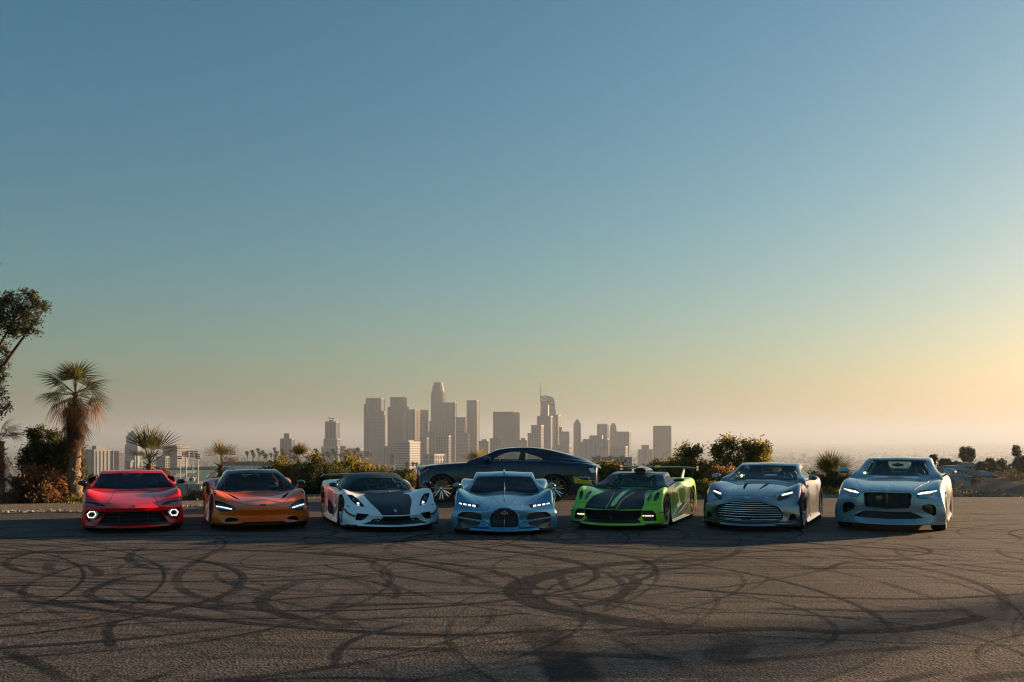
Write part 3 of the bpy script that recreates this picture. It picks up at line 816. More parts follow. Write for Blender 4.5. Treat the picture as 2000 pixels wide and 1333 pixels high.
def build_stadium():
    e = empty('baseball_stadium', px2w(470, 960, 470)); tag(e, 'teal baseball stadium with tiered seats and zigzag canopy beyond the lot', 'stadium')
    def part(name, v, f, m):
        o = obj_from(name, v, f, m, e); o.matrix_parent_inverse = Matrix.Translation(-e.location); return o
    # near outfield wall with letters
    v, f = quad_slab([(318, 985), (440, 985), (440, 948), (318, 944)], [430] * 4, 1); part('outfield_wall', v, f, M_TEALW)
    for k in range(9):
        x = 325 + k * 12
        v, f = quad_slab([(x, 985), (x + 1.4, 985), (x + 1.4, 946), (x, 946)], [429.2] * 4, .3); part('wall_joint', v, f, M_TEAL)
    # sloping seats in tiers (left)
    tiers = [(948, 440), (940, 455), (932, 475), (925, 500), (918, 530)]
    for (y0, D0), (y1, D1) in zip(tiers, tiers[1:]):
        for s0 in range(6):
            xa, xb = 318 + s0 * 21, 318 + s0 * 21 + 19.5
            v, f = quad_slab([(xa, y0), (xb, y0), (xb + 6, y1), (xa + 6, y1)], [D0, D0, D1, D1], .8)
            part('seat_block', v, f, M_TEAL if (s0 + y0) % 3 else M_TAN)
    # upper deck rim with columns
    v, f = quad_slab([(318, 918), (430, 914), (432, 911), (318, 914.5)], [532] * 4, 2); part('deck_rim', v, f, M_TAN)
    for k in range(10):
        x = 322 + k * 11.5
        v, f = quad_slab([(x, 921.5), (x + 2.4, 921.5), (x + 2.4, 915), (x, 915.4)], [531] * 4, .6); part('column', v, f, M_TAN)
    # centre-field pavilions (right)
    for (xa, xb, yt, yb, n) in ((432, 560, 903, 925, 6), (560, 690, 905, 930, 6)):
        for k in range(n):
            a, b_ = xa + (xb - xa) * k / n, xa + (xb - xa) * (k + 1) / n - .8
            v, f = quad_slab([(a, yb), (b_, yb), (b_ + 2, yt + 5), (a + 2, yt + 5)], [560, 560, 600, 600], .6); part('seat_block', v, f, M_TEAL)
        v, f = quad_slab([(xa, yt + 3.2), (xb, yt + 3.2), (xb, yt - 1.5), (xa, yt - 1.2)], [602] * 4, 3); part('pavilion_roof', v, f, noisy('weathered_roof', (.14, .13, .12), (.22, .2, .18), .5, .8))
        for k in range(n * 2):
            a = xa + (xb - xa) * (k + .3) / (n * 2)
            v, f = quad_slab([(a, yt + 5.5), (a + 1, yt + 5.5), (a + 1, yt + 2), (a, yt + 2)], [601] * 4, .5); part('column', v, f, M_TAN)
    v, f = quad_slab([(668, 921), (705, 921), (703, 909), (684, 909)], [540, 540, 555, 555], 1); part('tunnel_roof', v, f, M_TAN)
    v, f = quad_slab([(676, 925), (815, 932), (815, 928), (676, 919.5)], [520] * 4, 3); part('canopy', v, f, noisy('canopy_grey', (.16, .15, .14), (.24, .22, .2), .5, .8))
    for k in range(12):
        a = 680 + k * 11
        v, f = quad_slab([(a, 934), (a + 1.2, 934), (a + 1.2, 923), (a, 923)], [519] * 4, .5); part('column', v, f, M_TAN)
    v, f = quad_slab([(676, 955), (820, 960), (815, 932), (676, 925)], [500] * 4, 3); part('concourse_wall', v, f, M_TEALW)
    # blue letters on the wall, the two characters overlapping diagonally
    k = 430 / F_PX
    t = text_obj_simple('wall_letter', 'L', 15 * k, px2w(368.4, 954.5, 425), M_BLUEL, e)
    t = text_obj_simple('wall_letter', 'A', 11 * k, px2w(371.6, 958.6, 424.6), M_BLUEL, e)
    for (px, py, wd) in ((389, 955, 7),):
        v, f = quad_slab([(px, 975), (px + wd * .6, 975), (px + wd * .6, 948), (px, 948)], [425] * 4, 2); part('gate_pillar', v, f, M_TAN)
    # round sign
    c0 = px2w(374, 937, 428); ring = [c0 + Vector((k * 5.2 * math.cos(a), 0, k * 5.2 * math.sin(a))) for a in [2 * math.pi * q / 20 for q in range(20)]]
    part('round_sign', ring + [p + Vector((0, .6, 0)) for p in ring], [tuple(range(19, -1, -1)), tuple(range(20, 40))] + [(q, (q + 1) % 20, 20 + (q + 1) % 20, 20 + q) for q in range(20)], simple('cream_sign', (.6, .5, .36), .5))
    c1 = px2w(372.5, 937, 427); ring = [c1 + Vector((k * 2.6 * math.cos(a), 0, k * 2.6 * math.sin(a))) for a in [2 * math.pi * q / 16 for q in range(16)]]
    part('sign_mark', ring + [p + Vector((0, .5, 0)) for p in ring], [tuple(range(15, -1, -1)), tuple(range(16, 32))] + [(q, (q + 1) % 16, 16 + (q + 1) % 16, 16 + q) for q in range(16)], M_BLUEL)

def text_obj_simple(name, ch, size, loc, mat, parent):
    cu = bpy.data.curves.new(name, 'FONT'); cu.body = ch; cu.size = size * 1.35; cu.extrude = .1; cu.offset = size * .035
    cu.align_x = 'CENTER'; cu.align_y = 'CENTER'
    o = bpy.data.objects.new(name, cu); COL.objects.link(o)
    dg = bpy.context.evaluated_depsgraph_get()
    me = bpy.data.meshes.new_from_object(o.evaluated_get(dg), depsgraph=dg); bpy.data.objects.remove(o)
    t = link_mesh(name, me, mat, parent); t.location = loc - parent.location; t.rotation_euler = (rad(90), 0, 0)
    return t
build_stadium()

def floodlight(px, ytop, ybase, D, w=20, rows=3, poles=1, label=''):
    s_ = D / F_PX
    e = empty('floodlight_tower', px2w(px, ybase, D)); tag(e, label, 'floodlight', 'stadium floodlights')
    h = (ybase - ytop) * s_; W = w * s_
    for k in range(poles):
        x = (k - (poles - 1) / 2) * W * .55 if poles > 1 else 0
        MB().tube([(x, 0, -14), (x, 0, h * .96)], [.34, .26], 6).obj('pole', M_POLE, e)
    for r_ in range(rows):
        z = h - r_ * 2.6 * s_ * 1.3
        MB().box(-W / 2, W / 2, -.3, .3, z - .35, z + .1).obj('lamp_rail', M_LAMPB, e)
        n = max(5, int(w / 2.4))
        for k in range(n):
            x = -W / 2 + W * (k + .5) / n
            MB().lathe([(-.4, .46 * W / n), (.3, .3 * W / n), (.35, .01)], 8, 'z', M=Matrix.Translation((x, -.5, z)) @ Matrix.Rotation(rad(55), 4, 'X')).obj('lamp', M_LAMPB, e)
floodlight(352, 892, 948, 450, 10, 2, 1, 'pale floodlight pole with two small lamp rows left of its taller neighbours')
floodlight(363, 884, 950, 470, 14, 3, 1, 'floodlight pole with three lamp rows behind the round sign')
floodlight(376, 882, 950, 500, 24, 4, 1, 'broadest floodlight bank on a pale pole above the stadium wall')
floodlight(387, 888, 953, 440, 12, 3, 1, 'floodlight pole beside the tan gate pillar with three lamp rows')
floodlight(270, 883, 915, 560, 22, 2, 2, 'low wide floodlight bank on two poles near the small fan palm')
floodlight(455, 881, 905, 800, 12, 3, 1, 'hazy floodlight bank beyond the teal pavilion seats')
floodlight(713, 883, 918, 620, 20, 4, 2, 'twin-pole floodlight bank in front of the tall grey tower')
floodlight(767, 887, 930, 560, 9, 6, 2, 'tall narrow twin-pole floodlight stack before the striped office block')
# ---------------------------------------------------------------- haze
def build_haze():
    b = MB().box(-20000, 20000, -400, 27000, -190, 262)
    m, nt, bs = new_mat('haze_air')
    N, L = nt.nodes, nt.links
    N.remove(bs)
    pv = N.new('ShaderNodeVolumePrincipled')
    pv.inputs['Color'].default_value = (.44, .52, .64, 1)
    pv.inputs['Density'].default_value = HAZE
    pv.inputs['Anisotropy'].default_value = .3
    L.new(pv.outputs[0], N['Material Output'].inputs['Volume'])
    o = b.obj('haze', m)
    tag(o, 'pale warm haze filling the air over the city', 'haze', kind='stuff')
    o.display_type = 'WIRE'
HAZE = .00013
build_haze()
# ---------------------------------------------------------------- car kit
CF = (0.0, 0.36, 0.70, 1.0)

def cc_limit_solve(verts, faces, iters=4):
    V = np.array(verts, float)
    n = len(V)
    nbr = [set() for _ in range(n)]
    dia = [[] for _ in range(n)]
    for f in faces:
        for k in range(4):
            a = f[k]
            nbr[a].add(f[(k + 1) % 4]); nbr[a].add(f[(k - 1) % 4])
            dia[a].append(f[(k + 2) % 4])
    T = V.copy()
    nb = [np.array(sorted(s_)) for s_ in nbr]
    dg = [np.array(d) for d in dia]
    C = V.copy()
    for _ in range(iters):
        Lm = np.empty_like(C)
        for i in range(n):
            k = len(nb[i])
            Lm[i] = (k * k * C[i] + 4 * C[nb[i]].sum(0) + C[dg[i]].sum(0)) / (k * (k + 5.0))
        C = C + (T - Lm) * 0.9
    return C

def eval_mesh(o):
    dg = bpy.context.evaluated_depsgraph_get()
    return bpy.data.meshes.new_from_object(o.evaluated_get(dg), depsgraph=dg)

def cage_box(name, st, front, rear, T=4, q=2.0, creases=(), level=3, iters=4, fx=None):
    """st: list of stations, each a list of (x, y, z), centre-top .. crest (T points) .. sill.  front / rear: centre profile (y, z), one per side row."""
    H = len(st[0]); S = H - T
    J = len(st)
    verts, faces, idx = [], [], {}
    def vid(key, p):
        if key not in idx:
            idx[key] = len(verts); verts.append(p)
        return idx[key]
    for j in range(J):
        for m in range(-(H - 1), H):
            x, y, z = st[j][abs(m)]
            vid(('v', j, m), (x if m >= 0 else -x, y, z))
    cf = CF if T == 4 else (0.0, 0.55, 1.0)
    fr = [((front, 0), 'f'), ((rear, J - 1), 'r')]
    for (prof, j), nm in fr:
        for k in range(1, S + 1):
            cx, cy, cz = st[j][T - 1 + k]
            py_, pz_ = prof[k - 1]
            for i in range(-(T - 2), T - 1):
                t = cf[abs(i)]
                w = t ** q
                x = cx * t * (1 if i >= 0 else -1)
                vid((nm, k, i), (x, py_ + (cy - py_) * w, pz_ + (cz - pz_) * w))
    def fv(nm, j, k, i):
        if k == 0: return idx[('v', j, i)]
        if abs(i) == T - 1: return idx[('v', j, (T - 1 + k) * (1 if i > 0 else -1))]
        return idx[(nm, k, i)]
    for j in range(1, J - 1):
        cx, cy, cz = st[j][H - 1]
        for i in range(-(T - 2), T - 1):
            vid(('b', j, i), (cx * cf[abs(i)] * (1 if i >= 0 else -1), cy, cz))
    def bv(j, i):
        if abs(i) == T - 1: return idx[('v', j, (H - 1) * (1 if i > 0 else -1))]
        if j == 0: return idx[('f', S, i)]
        if j == J - 1: return idx[('r', S, i)]
        return idx[('b', j, i)]
    for j in range(J - 1):
        for m in range(-(H - 1), H - 1):
            faces.append((idx[('v', j, m)], idx[('v', j, m + 1)], idx[('v', j + 1, m + 1)], idx[('v', j + 1, m)]))
        for i in range(-(T - 1), T - 1):
            faces.append((bv(j, i + 1), bv(j, i), bv(j + 1, i), bv(j + 1, i + 1)))
    for k in range(S):
        for i in range(-(T - 1), T - 1):
            faces.append((fv('f', 0, k, i), fv('f', 0, k + 1, i), fv('f', 0, k + 1, i + 1), fv('f', 0, k, i + 1)))
            faces.append((fv('r', J - 1, k, i + 1), fv('r', J - 1, k + 1, i + 1), fv('r', J - 1, k + 1, i), fv('r', J - 1, k, i)))
    C = cc_limit_solve(verts, faces, iters)
    me = mesh_from(name, C, faces, True)
    o = bpy.data.objects.new(name, me)
    COL.objects.link(o)
    if creases:
        at = me.attributes.new('crease_edge', 'FLOAT', 'EDGE')
        ed = {tuple(sorted(e.vertices)): e.index for e in me.edges}
        def setc(a, b, v):
            e = ed.get(tuple(sorted((a, b))))
            if e is not None: at.data[e].value = max(at.data[e].value, v)
        for c in creases:
            if c[0] == 'col':                      # along a lengthwise line m, stations j0..j1
                _, m, v, j0, j1 = c
                for s_ in (1, -1):
                    for j in range(j0, min(j1, J - 1)):
                        setc(idx[('v', j, m * s_)], idx[('v', j + 1, m * s_)], v)
            elif c[0] == 'row':                    # across a station, columns m0..m1
                _, j, v, m0, m1 = c
                for s_ in (1, -1):
                    for m in range(m0, m1):
                        setc(idx[('v', j, m * s_)], idx[('v', j, (m + 1) * s_)], v)
            elif c[0] == 'front':                  # front face row k
                _, k, v = c
                for i in range(-(T - 1), T - 1): setc(fv('f', 0, k, i), fv('f', 0, k, i + 1), v)
            elif c[0] == 'corner':                 # front corner edge (crest column of station 0 downwards)
                _, v = c
                for s_ in (1, -1):
                    for k in range(S): setc(idx[('v', 0, (T - 1 + k) * s_)], idx[('v', 0, (T + k) * s_)], v)
            elif c[0] == 'rcorner':
                _, v = c
                for s_ in (1, -1):
                    for k in range(S): setc(idx[('v', J - 1, (T - 1 + k) * s_)], idx[('v', J - 1, (T + k) * s_)], v)
    md = o.modifiers.new('s', 'SUBSURF')
    md.levels = md.render_levels = level
    out = eval_mesh(o)
    bpy.data.objects.remove(o)
    bpy.data.meshes.remove(me)
    out.name = name
    out.polygons.foreach_set('use_smooth', [True] * len(out.polygons))
    return out

def bvh_of(me):
    return BVHTree.FromPolygons([v.co.copy() for v in me.vertices], [tuple(p.vertices) for p in me.polygons])

def S_(y, sw, zc, z1, z2, xf, zf, xs, zs, xw, zw, xl, zl, xb, zb):
    """one body station: y, sweep-back of its outer end, then section points"""
    p = []
    for t, z in zip(CF, (zc, z1, z2, zf)):
        p.append((xf * t, y + sw * t ** 2, z))
    for x, z in ((xs, zs), (xw, zw), (xl, zl), (xb, zb)):
        p.append((x, y + sw, z))
    return p

def G_(y, x1, xr, zc, zr, xm, zm, xb, zb, dy=(0, 0, 0), drop=0.25):
    """one cabin station: roof centre, roof mid, roof edge, side mid, belt, sunk;  dy = y offsets of (edge, mid, belt)"""
    return [(0, y, zc), (xr * 0.55, y + dy[0] * 0.3, zc + (zr - zc) * 0.3), (xr, y + dy[0], zr),
            (xm, y + dy[1], zm), (xb, y + dy[2], zb), (xb, y + dy[2], zb - drop)]

AX = {'y': (Vector((0, 1, 0)), 0, 2), '-y': (Vector((0, -1, 0)), 0, 2), 'x': (Vector((1, 0, 0)), 1, 2), '-x': (Vector((-1, 0, 0)), 1, 2), '-z': (Vector((0, 0, -1)), 0, 1)}

def project(bvh, u, v, axis):
    d, a, b = AX[axis]
    o = -d * 30.0
    o[a], o[b] = u, v
    hit, nrm, i, dist = bvh.ray_cast(o, d)
    if hit is None:
        o2 = -d * 0.6
        if axis in ('y', '-y'): o2[1] = (-0.5 if axis == 'y' else 3.6)
        o2[a], o2[b] = u, v
        hit, nrm, i, dist = bvh.find_nearest(o2)
        nrm = -d
    if nrm.dot(d) > 0: nrm = -nrm
    return hit, nrm

def grid_poly(poly, cell):
    bm = bmesh.new()
    vs_ = [bm.verts.new((p[0], p[1], 0)) for p in poly]
    bm.faces.new(vs_)
    xs = [p[0] for p in poly]; ys = [p[1] for p in poly]
    for ax, lo, hi in ((0, min(xs), max(xs)), (1, min(ys), max(ys))):
        k = math.floor(lo / cell) + 1
        while k * cell < hi:
            co = [0, 0, 0]; no = [0, 0, 0]
            co[ax] = k * cell + 1.3e-4; no[ax] = 1
            bmesh.ops.bisect_plane(bm, geom=bm.verts[:] + bm.edges[:] + bm.faces[:], plane_co=co, plane_no=no, dist=1e-5)
            k += 1
    bmesh.ops.remove_doubles(bm, verts=bm.verts, dist=1e-4)
    bm.verts.index_update()
    V = [(v.co.x, v.co.y) for v in bm.verts]
    F = [tuple(v.index for v in f.verts) for f in bm.faces]
    B = [(e.verts[0].index, e.verts[1].index) for e in bm.edges if len(e.link_faces) == 1]
    bm.free()
    return V, F, B

def slab(bvh, poly, axis='y', out=0.004, inn=0.008, cell=0.05, along_ray=False):
    """a closed curved slab lying on the surface: verts, faces"""
    V, F, B = grid_poly(poly, cell)
    d = AX[axis][0]
    top, bot = [], []
    for (u, v) in V:
        h, n = project(bvh, u, v, axis)
        if along_ray: n = -d
        top.append(h + n * out); bot.append(h - n * inn)
    k = len(V)
    faces = [tuple(f) for f in F] + [tuple(k + i for i in reversed(f)) for f in F]
    for a, b in B: faces.append((a, b, k + b, k + a))
    return top + bot, faces

def slab_bm(bm, vf):
    vs_ = [bm.verts.new(v) for v in vf[0]]
    for f in vf[1]:
        try: bm.faces.new([vs_[i] for i in f])
        except ValueError: pass

def mirror_poly(poly):
    return [(-p[0], *p[1:]) for p in reversed(poly)]

class Car:
    def __init__(s, name, label, cat, loc, yaw, scale=1.0):
        s.root = empty(name, loc, yaw)
        tag(s.root, label, cat)
        s.root.scale = (scale, 1, 1)
        s.M = Matrix.Translation(Vector(loc)) @ Matrix.Rotation(yaw, 4, 'Z') @ Matrix.Diagonal((scale, 1, 1, 1))
        s.Mi = s.M.inverted()
        s.cut = []           # (verts, faces, material)
        s.parts = {}
    def ray(s, px, py):
        o = s.Mi @ Vector((0, 0, CAM_H))
        w = px2w(px, py, 20.0)
        d = (s.Mi @ w) - o
        return o, d.normalized()
    def hit(s, px, py, which='body'):
        bv = s.bvh if which == 'body' else s.gbvh
        o, d = s.ray(px, py)
        h = bv.ray_cast(o, d)[0]
        if h is None:
            best = None
            for k in range(60):          # nearest pass of the ray
                p = o + d * (17.0 + k * 0.12)
                q = bv.find_nearest(p)
                if best is None or q[3] < best[1]: best = (q[0], q[3])
            h = best[0]
        return h
    def trace(s, crop, pts, which='body', axis='y'):
        x0, y0, sc = crop
        d, a, b = AX[axis]
        out = []
        for (cx, cy) in pts:
            h = s.hit(x0 + cx / sc, y0 + cy / sc, which)
            out.append((h[a], h[b]))
        return out
    def depth_at(s, crop, pt, y):
        """local x, z where the ray through a crop point crosses the plane local y"""
        x0, y0, sc = crop
        o, d = s.ray(x0 + pt[0] / sc, y0 + pt[1] / sc)
        t = (y - o.y) / d.y
        p = o + d * t
        return p
    def set_body(s, me): s.body_me, s.bvh = me, bvh_of(me)
    def set_cabin(s, me): s.cab_me, s.gbvh = me, bvh_of(me)
    def recess(s, poly, mat, depth=0.05, axis='y', which='body', cell=0.06, mirror=False):
        bv = s.bvh if which == 'body' else s.gbvh
        for pl in ([poly, mirror_poly(poly)] if mirror else [poly]):
            vf = slab(bv, pl, axis, 0.12, depth, cell, True)
            s.cut.append((which, vf[0], vf[1], mat))
    def arch(s, y, z, r, x0, x1, mat):
        for sg in (1, -1):
            b = MB().lathe([(x0 * sg, 0.001), (x0 * sg, r), (x1 * sg, r), (x1 * sg, 0.001)], 40, 'x', closed=True, M=Matrix.Translation((0, y, z)))
            s.cut.append(('body', b.v, b.f, mat))
    def patch(s, name, poly, mat, out=0.004, inn=0.006, axis='y', which='body', cell=0.05, mirror=False, parent=None, n=0):
        bv = s.bvh if which == 'body' else s.gbvh
        res = []
        for pl in ([poly, mirror_poly(poly)] if mirror else [poly]):
            if n: pl = [tuple(p) for p in smooth_poly(pl, n)]
            vf = slab(bv, pl, axis, out, inn, cell)
            bm = bmesh.new(); slab_bm(bm, vf)
            o = bm_obj(name, bm, mat, parent or s.root, True, 40)
            res.append(o)
        return res if mirror else res[0]
    def line3(s, poly, axis='y', which='body', off=0.0, step=0.04):
        bv = s.bvh if which == 'body' else s.gbvh
        pts = []
        for i in range(len(poly) - 1):
            a, b = Vector(poly[i]), Vector(poly[i + 1])
            k = max(1, int((b - a).length / step))
            for t in range(k): pts.append(a + (b - a) * t / k)
        pts.append(Vector(poly[-1]))
        out = []
        for p in pts:
            h, nm = project(bv, p[0], p[1], axis)
            out.append(h + nm * off)
        return out
    def strip(s, name, poly, r, mat, axis='y', which='body', off=0.0, mirror=False, parent=None, closed=False, n=6):
        res = []
        if closed: poly = list(poly) + [poly[0]]
        for pl in ([poly, mirror_poly(poly)] if mirror else [poly]):
            res.append(MB().tube(s.line3(pl, axis, which, off), r, n).obj(name, mat, parent or s.root, True, 60))
        return res if mirror else res[0]
    def finish(s, paint, cabin_mat, shell=0.04):
        """cut arches, grilles and windows and link body and roof"""
        def boolean(me, which, base):
            cuts = [c for c in s.cut if c[0] == which]
            o = bpy.data.objects.new('tmp', me); COL.objects.link(o)
            me.materials.clear(); me.materials.append(base)
            cos = []
            for _, vs_, fs, mt in cuts:
                bb = bmesh.new(); slab_bm(bb, (vs_, fs)); bmesh.ops.recalc_face_normals(bb, faces=bb.faces)
                if bb.calc_volume(signed=True) < 0: bmesh.ops.reverse_faces(bb, faces=bb.faces)
                cm = bpy.data.meshes.new('cut'); bb.to_mesh(cm); bb.free()
                cm.materials.append(mt)
                co = bpy.data.objects.new('cut', cm); COL.objects.link(co); cos.append(co)
                md = o.modifiers.new('b', 'BOOLEAN'); md.operation = 'DIFFERENCE'; md.solver = 'MANIFOLD'; md.object = co
                md.material_mode = 'TRANSFER'
            res = eval_mesh(o)
            for co in cos: bpy.data.objects.remove(co)
            bpy.data.objects.remove(o)
            res.polygons.foreach_set('use_smooth', [True] * len(res.polygons))
            res.set_sharp_from_angle(angle=rad(38))
            return res
        b = boolean(s.body_me, 'body', paint)
        s.parts['body'] = link_mesh('body', b, paint, s.root)
        # hollow cabin: outer skin plus reversed inner skin
        me = s.cab_me
        V = [v.co.copy() for v in me.vertices]; Nn = [v.normal.copy() for v in me.vertices]
        F = [tuple(p.vertices) for p in me.polygons]
        k = len(V)
        hv = V + [v - n * shell for v, n in zip(V, Nn)]
        hf = F + [tuple(k + i for i in reversed(f)) for f in F]
        hm = mesh_from('roof', hv, hf, True)
        c = boolean(hm, 'cabin', cabin_mat)
        s.parts['roof'] = link_mesh('roof', c, cabin_mat, s.root)

def copy_part(o, parent, name=None):
    c = o.copy(); COL.objects.link(c); c.parent = parent
    for ch in o.children:
        copy_part(ch, c)
    return c

def make_wheel(name, parent, r, w, rim_r, spokes, style, rim_mat, tyre_mat, loc, side, disc_mat, lip_mat=None, caliper=None):
    """wheel whose outer face looks towards +x (side 1) or -x (side -1)"""
    root = empty(name, loc); root.parent = parent
    hw = w / 2
    t = MB().lathe([(-hw * .8, rim_r), (-hw * .98, rim_r + .012), (-hw, rim_r + (r - rim_r) * .5), (-hw * .93, r - .018), (-hw * .72, r - .003), (-hw * .3, r),
                    (hw * .3, r), (hw * .72, r - .003), (hw * .93, r - .018), (hw, rim_r + (r - rim_r) * .5), (hw * .98, rim_r + .012), (hw * .8, rim_r)], 44, 'x', closed=True)
    to = t.obj('tyre', tyre_mat, root, True, 50)
    b = MB()
    b.lathe([(hw * .9, rim_r + .008), (hw * .95, rim_r + .004), (hw * .93, rim_r - .014), (hw * .6, rim_r - .03), (-hw * .7, rim_r - .035), (-hw * .8, rim_r - .01)], 44, 'x')
    rm = b.obj('rim', lip_mat or rim_mat, root, True, 40)
    sp = MB()
    hubx = hw * .55
    for k in range(spokes):
        a = 2 * math.pi * k / spokes + .2
        tw = .0
        if style == 'twin': offs = (-.16, .16)
        elif style == 'turbine': offs = (0,); tw = .5
        elif style == 'y': offs = (0,)
        else: offs = (0,)
        for of in offs:
            p0 = Vector((hubx, math.cos(a + of * .3) * .05, math.sin(a + of * .3) * .05))
            p1 = Vector((hw * .82, math.cos(a + of + tw) * (rim_r - .012), math.sin(a + of + tw) * (rim_r - .012)))
            d = (p1 - p0).normalized(); n = Vector((1, 0, 0)).cross(d).normalized()
            wd0, wd1 = (.028, .022) if style != 'blade' else (.02, .05)
            if style == 'turbine': wd0, wd1 = .018, .026
            if style == 'twin': wd0, wd1 = .016, .014
            th = Vector((.035, 0, 0))
            q = [p0 + n * wd0, p0 - n * wd0, p1 - n * wd1, p1 + n * wd1]
            sp.add([*q, *[v - th for v in q]], [(0, 1, 2, 3), (7, 6, 5, 4), (0, 4, 5, 1), (1, 5, 6, 2), (2, 6, 7, 3), (3, 7, 4, 0)])
            if style == 'y':
                for of2 in (-.2, .2):
                    pm = p0 + (p1 - p0) * .55
                    p2 = Vector((hw * .82, math.cos(a + of2) * (rim_r - .012), math.sin(a + of2) * (rim_r - .012)))
                    sp.tube([pm - th * .5, p2 - th * .5], .016, 5)
    sp.lathe([(hubx - .04, .062), (hubx + .012, .055), (hubx + .02, .03), (hubx + .02, .001)], 20, 'x')
    spo = sp.obj('spokes', rim_mat, root, True, 35)
    d = MB().lathe([(hw * .05, .02), (hw * .05, rim_r * .78), (-hw * .12, rim_r * .78), (-hw * .12, .02)], 32, 'x')
    dk = d.obj('brake_disc', disc_mat, root, True, 40)
    if caliper is not None:
        c = MB()
        for k in range(8):
            a0 = rad(150 + k * 8); a1 = rad(150 + (k + 1) * 8)
            for (r0, r1) in ((rim_r * .52, rim_r * .84),):
                P = [Vector((xx, math.cos(aa) * rr, math.sin(aa) * rr)) for xx in (hw * .28, -hw * .3) for aa in (a0, a1) for rr in (r0, r1)]
                c.add(P, [(0, 2, 3, 1), (4, 5, 7, 6), (1, 3, 7, 5), (0, 4, 6, 2)] + ([(0, 1, 5, 4)] if k == 0 else []) + ([(2, 6, 7, 3)] if k == 7 else []))
        c.obj('brake_caliper', caliper, root)
    if side < 0: root.rotation_euler = (0, 0, math.pi)
    return root

def wheels(car, wb, track_f, track_r, rf, rr, wf, wr, spokes, style, rim_mat, lip_mat=None, caliper=None, rimf=None, rimr=None, steer=0.0):
    for (y, tr, r, w, rim) in ((0, track_f, rf, wf, rimf or rf - .075), (wb, track_r, rr, wr, rimr or rr - .075)):
        first = make_wheel('wheel', car.root, r, w, rim, spokes, style, rim_mat, M_TYRE, (tr / 2, y, r), 1, M_DISC, lip_mat, caliper)
        sec = first.copy(); COL.objects.link(sec); sec.parent = car.root
        sec.location = (-tr / 2, y, r); sec.rotation_euler = (0, 0, math.pi)
        for ch in first.children:
            c = ch.copy(); COL.objects.link(c); c.parent = sec
        if y == 0 and steer:
            first.rotation_euler = (0, 0, steer); sec.rotation_euler = (0, 0, math.pi + steer)

def seat(car, x, y, z, mat, trim=None, h=0.62, w=0.5, lean=0.28, head=True, root=None):
    """upper part of a car seat with bolsters and headrest"""
    sx = empty('seat', (x, y, z)); sx.parent = car.root
    prof = [(.95, 0), (1.0, .25), (.98, .5), (.82, .72), (.55, .84), (.5, .98), (.36, 1.0)]
    bm = bmesh.new(); rings = []
    for (ww, hh) in prof:
        yy = hh * h * lean
        hw_ = ww * w / 2
        dpt = .09 if hh < .85 else .06
        ring = [(-hw_, yy - dpt * .9, hh * h), (-hw_ * .6, yy - dpt * .2, hh * h), (hw_ * .6, yy - dpt * .2, hh * h), (hw_, yy - dpt * .9, hh * h), (hw_ * .95, yy + dpt, hh * h), (-hw_ * .95, yy + dpt, hh * h)]
        rings.append([bm.verts.new(p) for p in ring])
    for i in range(len(rings) - 1):
        for k in range(6): bm.faces.new((rings[i][k], rings[i][(k + 1) % 6], rings[i + 1][(k + 1) % 6], rings[i + 1][k]))
    bm.faces.new(rings[0][::-1]); bm.faces.new(rings[-1])
    bm_obj('backrest', bm, mat, sx, True, 50)
    b = MB(); b.box(-w * .45, w * .45, -.45, .05, -.16, -.02); b.obj('cushion', mat, sx)
    if trim is not None:
        for sg in (1, -1):
            pts = [(sg * ww * w / 2, hh * h * lean - (.09 if hh < .85 else .06) * .9 - .006, hh * h) for (ww, hh) in prof[:6]]
            MB().tube(smooth_poly(pts, 4, False), .011, 6).obj('piping', trim, sx, True)
    return sx

def steering_wheel(car, x, y, z, mat, r=.17):
    s_ = empty('steering_wheel', (x, y, z)); s_.parent = car.root
    M = Matrix.Rotation(rad(-68), 4, 'X')
    pts = [M @ Vector((r * math.cos(a), r * math.sin(a), 0)) for a in [2 * math.pi * k / 24 for k in range(25)]]
    MB().tube(pts, .015, 6).obj('rim', mat, s_, True)
    b = MB()
    b.tube([M @ Vector((-r, 0, 0)), M @ Vector((0, 0, -.03)), M @ Vector((r, 0, 0))], .014, 6)
    b.tube([M @ Vector((0, -r, 0)), M @ Vector((0, 0, -.03))], .014, 6)
    b.ball((0, 0, 0), .05, .05, .03, M=M)
    b.obj('spokes', mat, s_, True, 50)

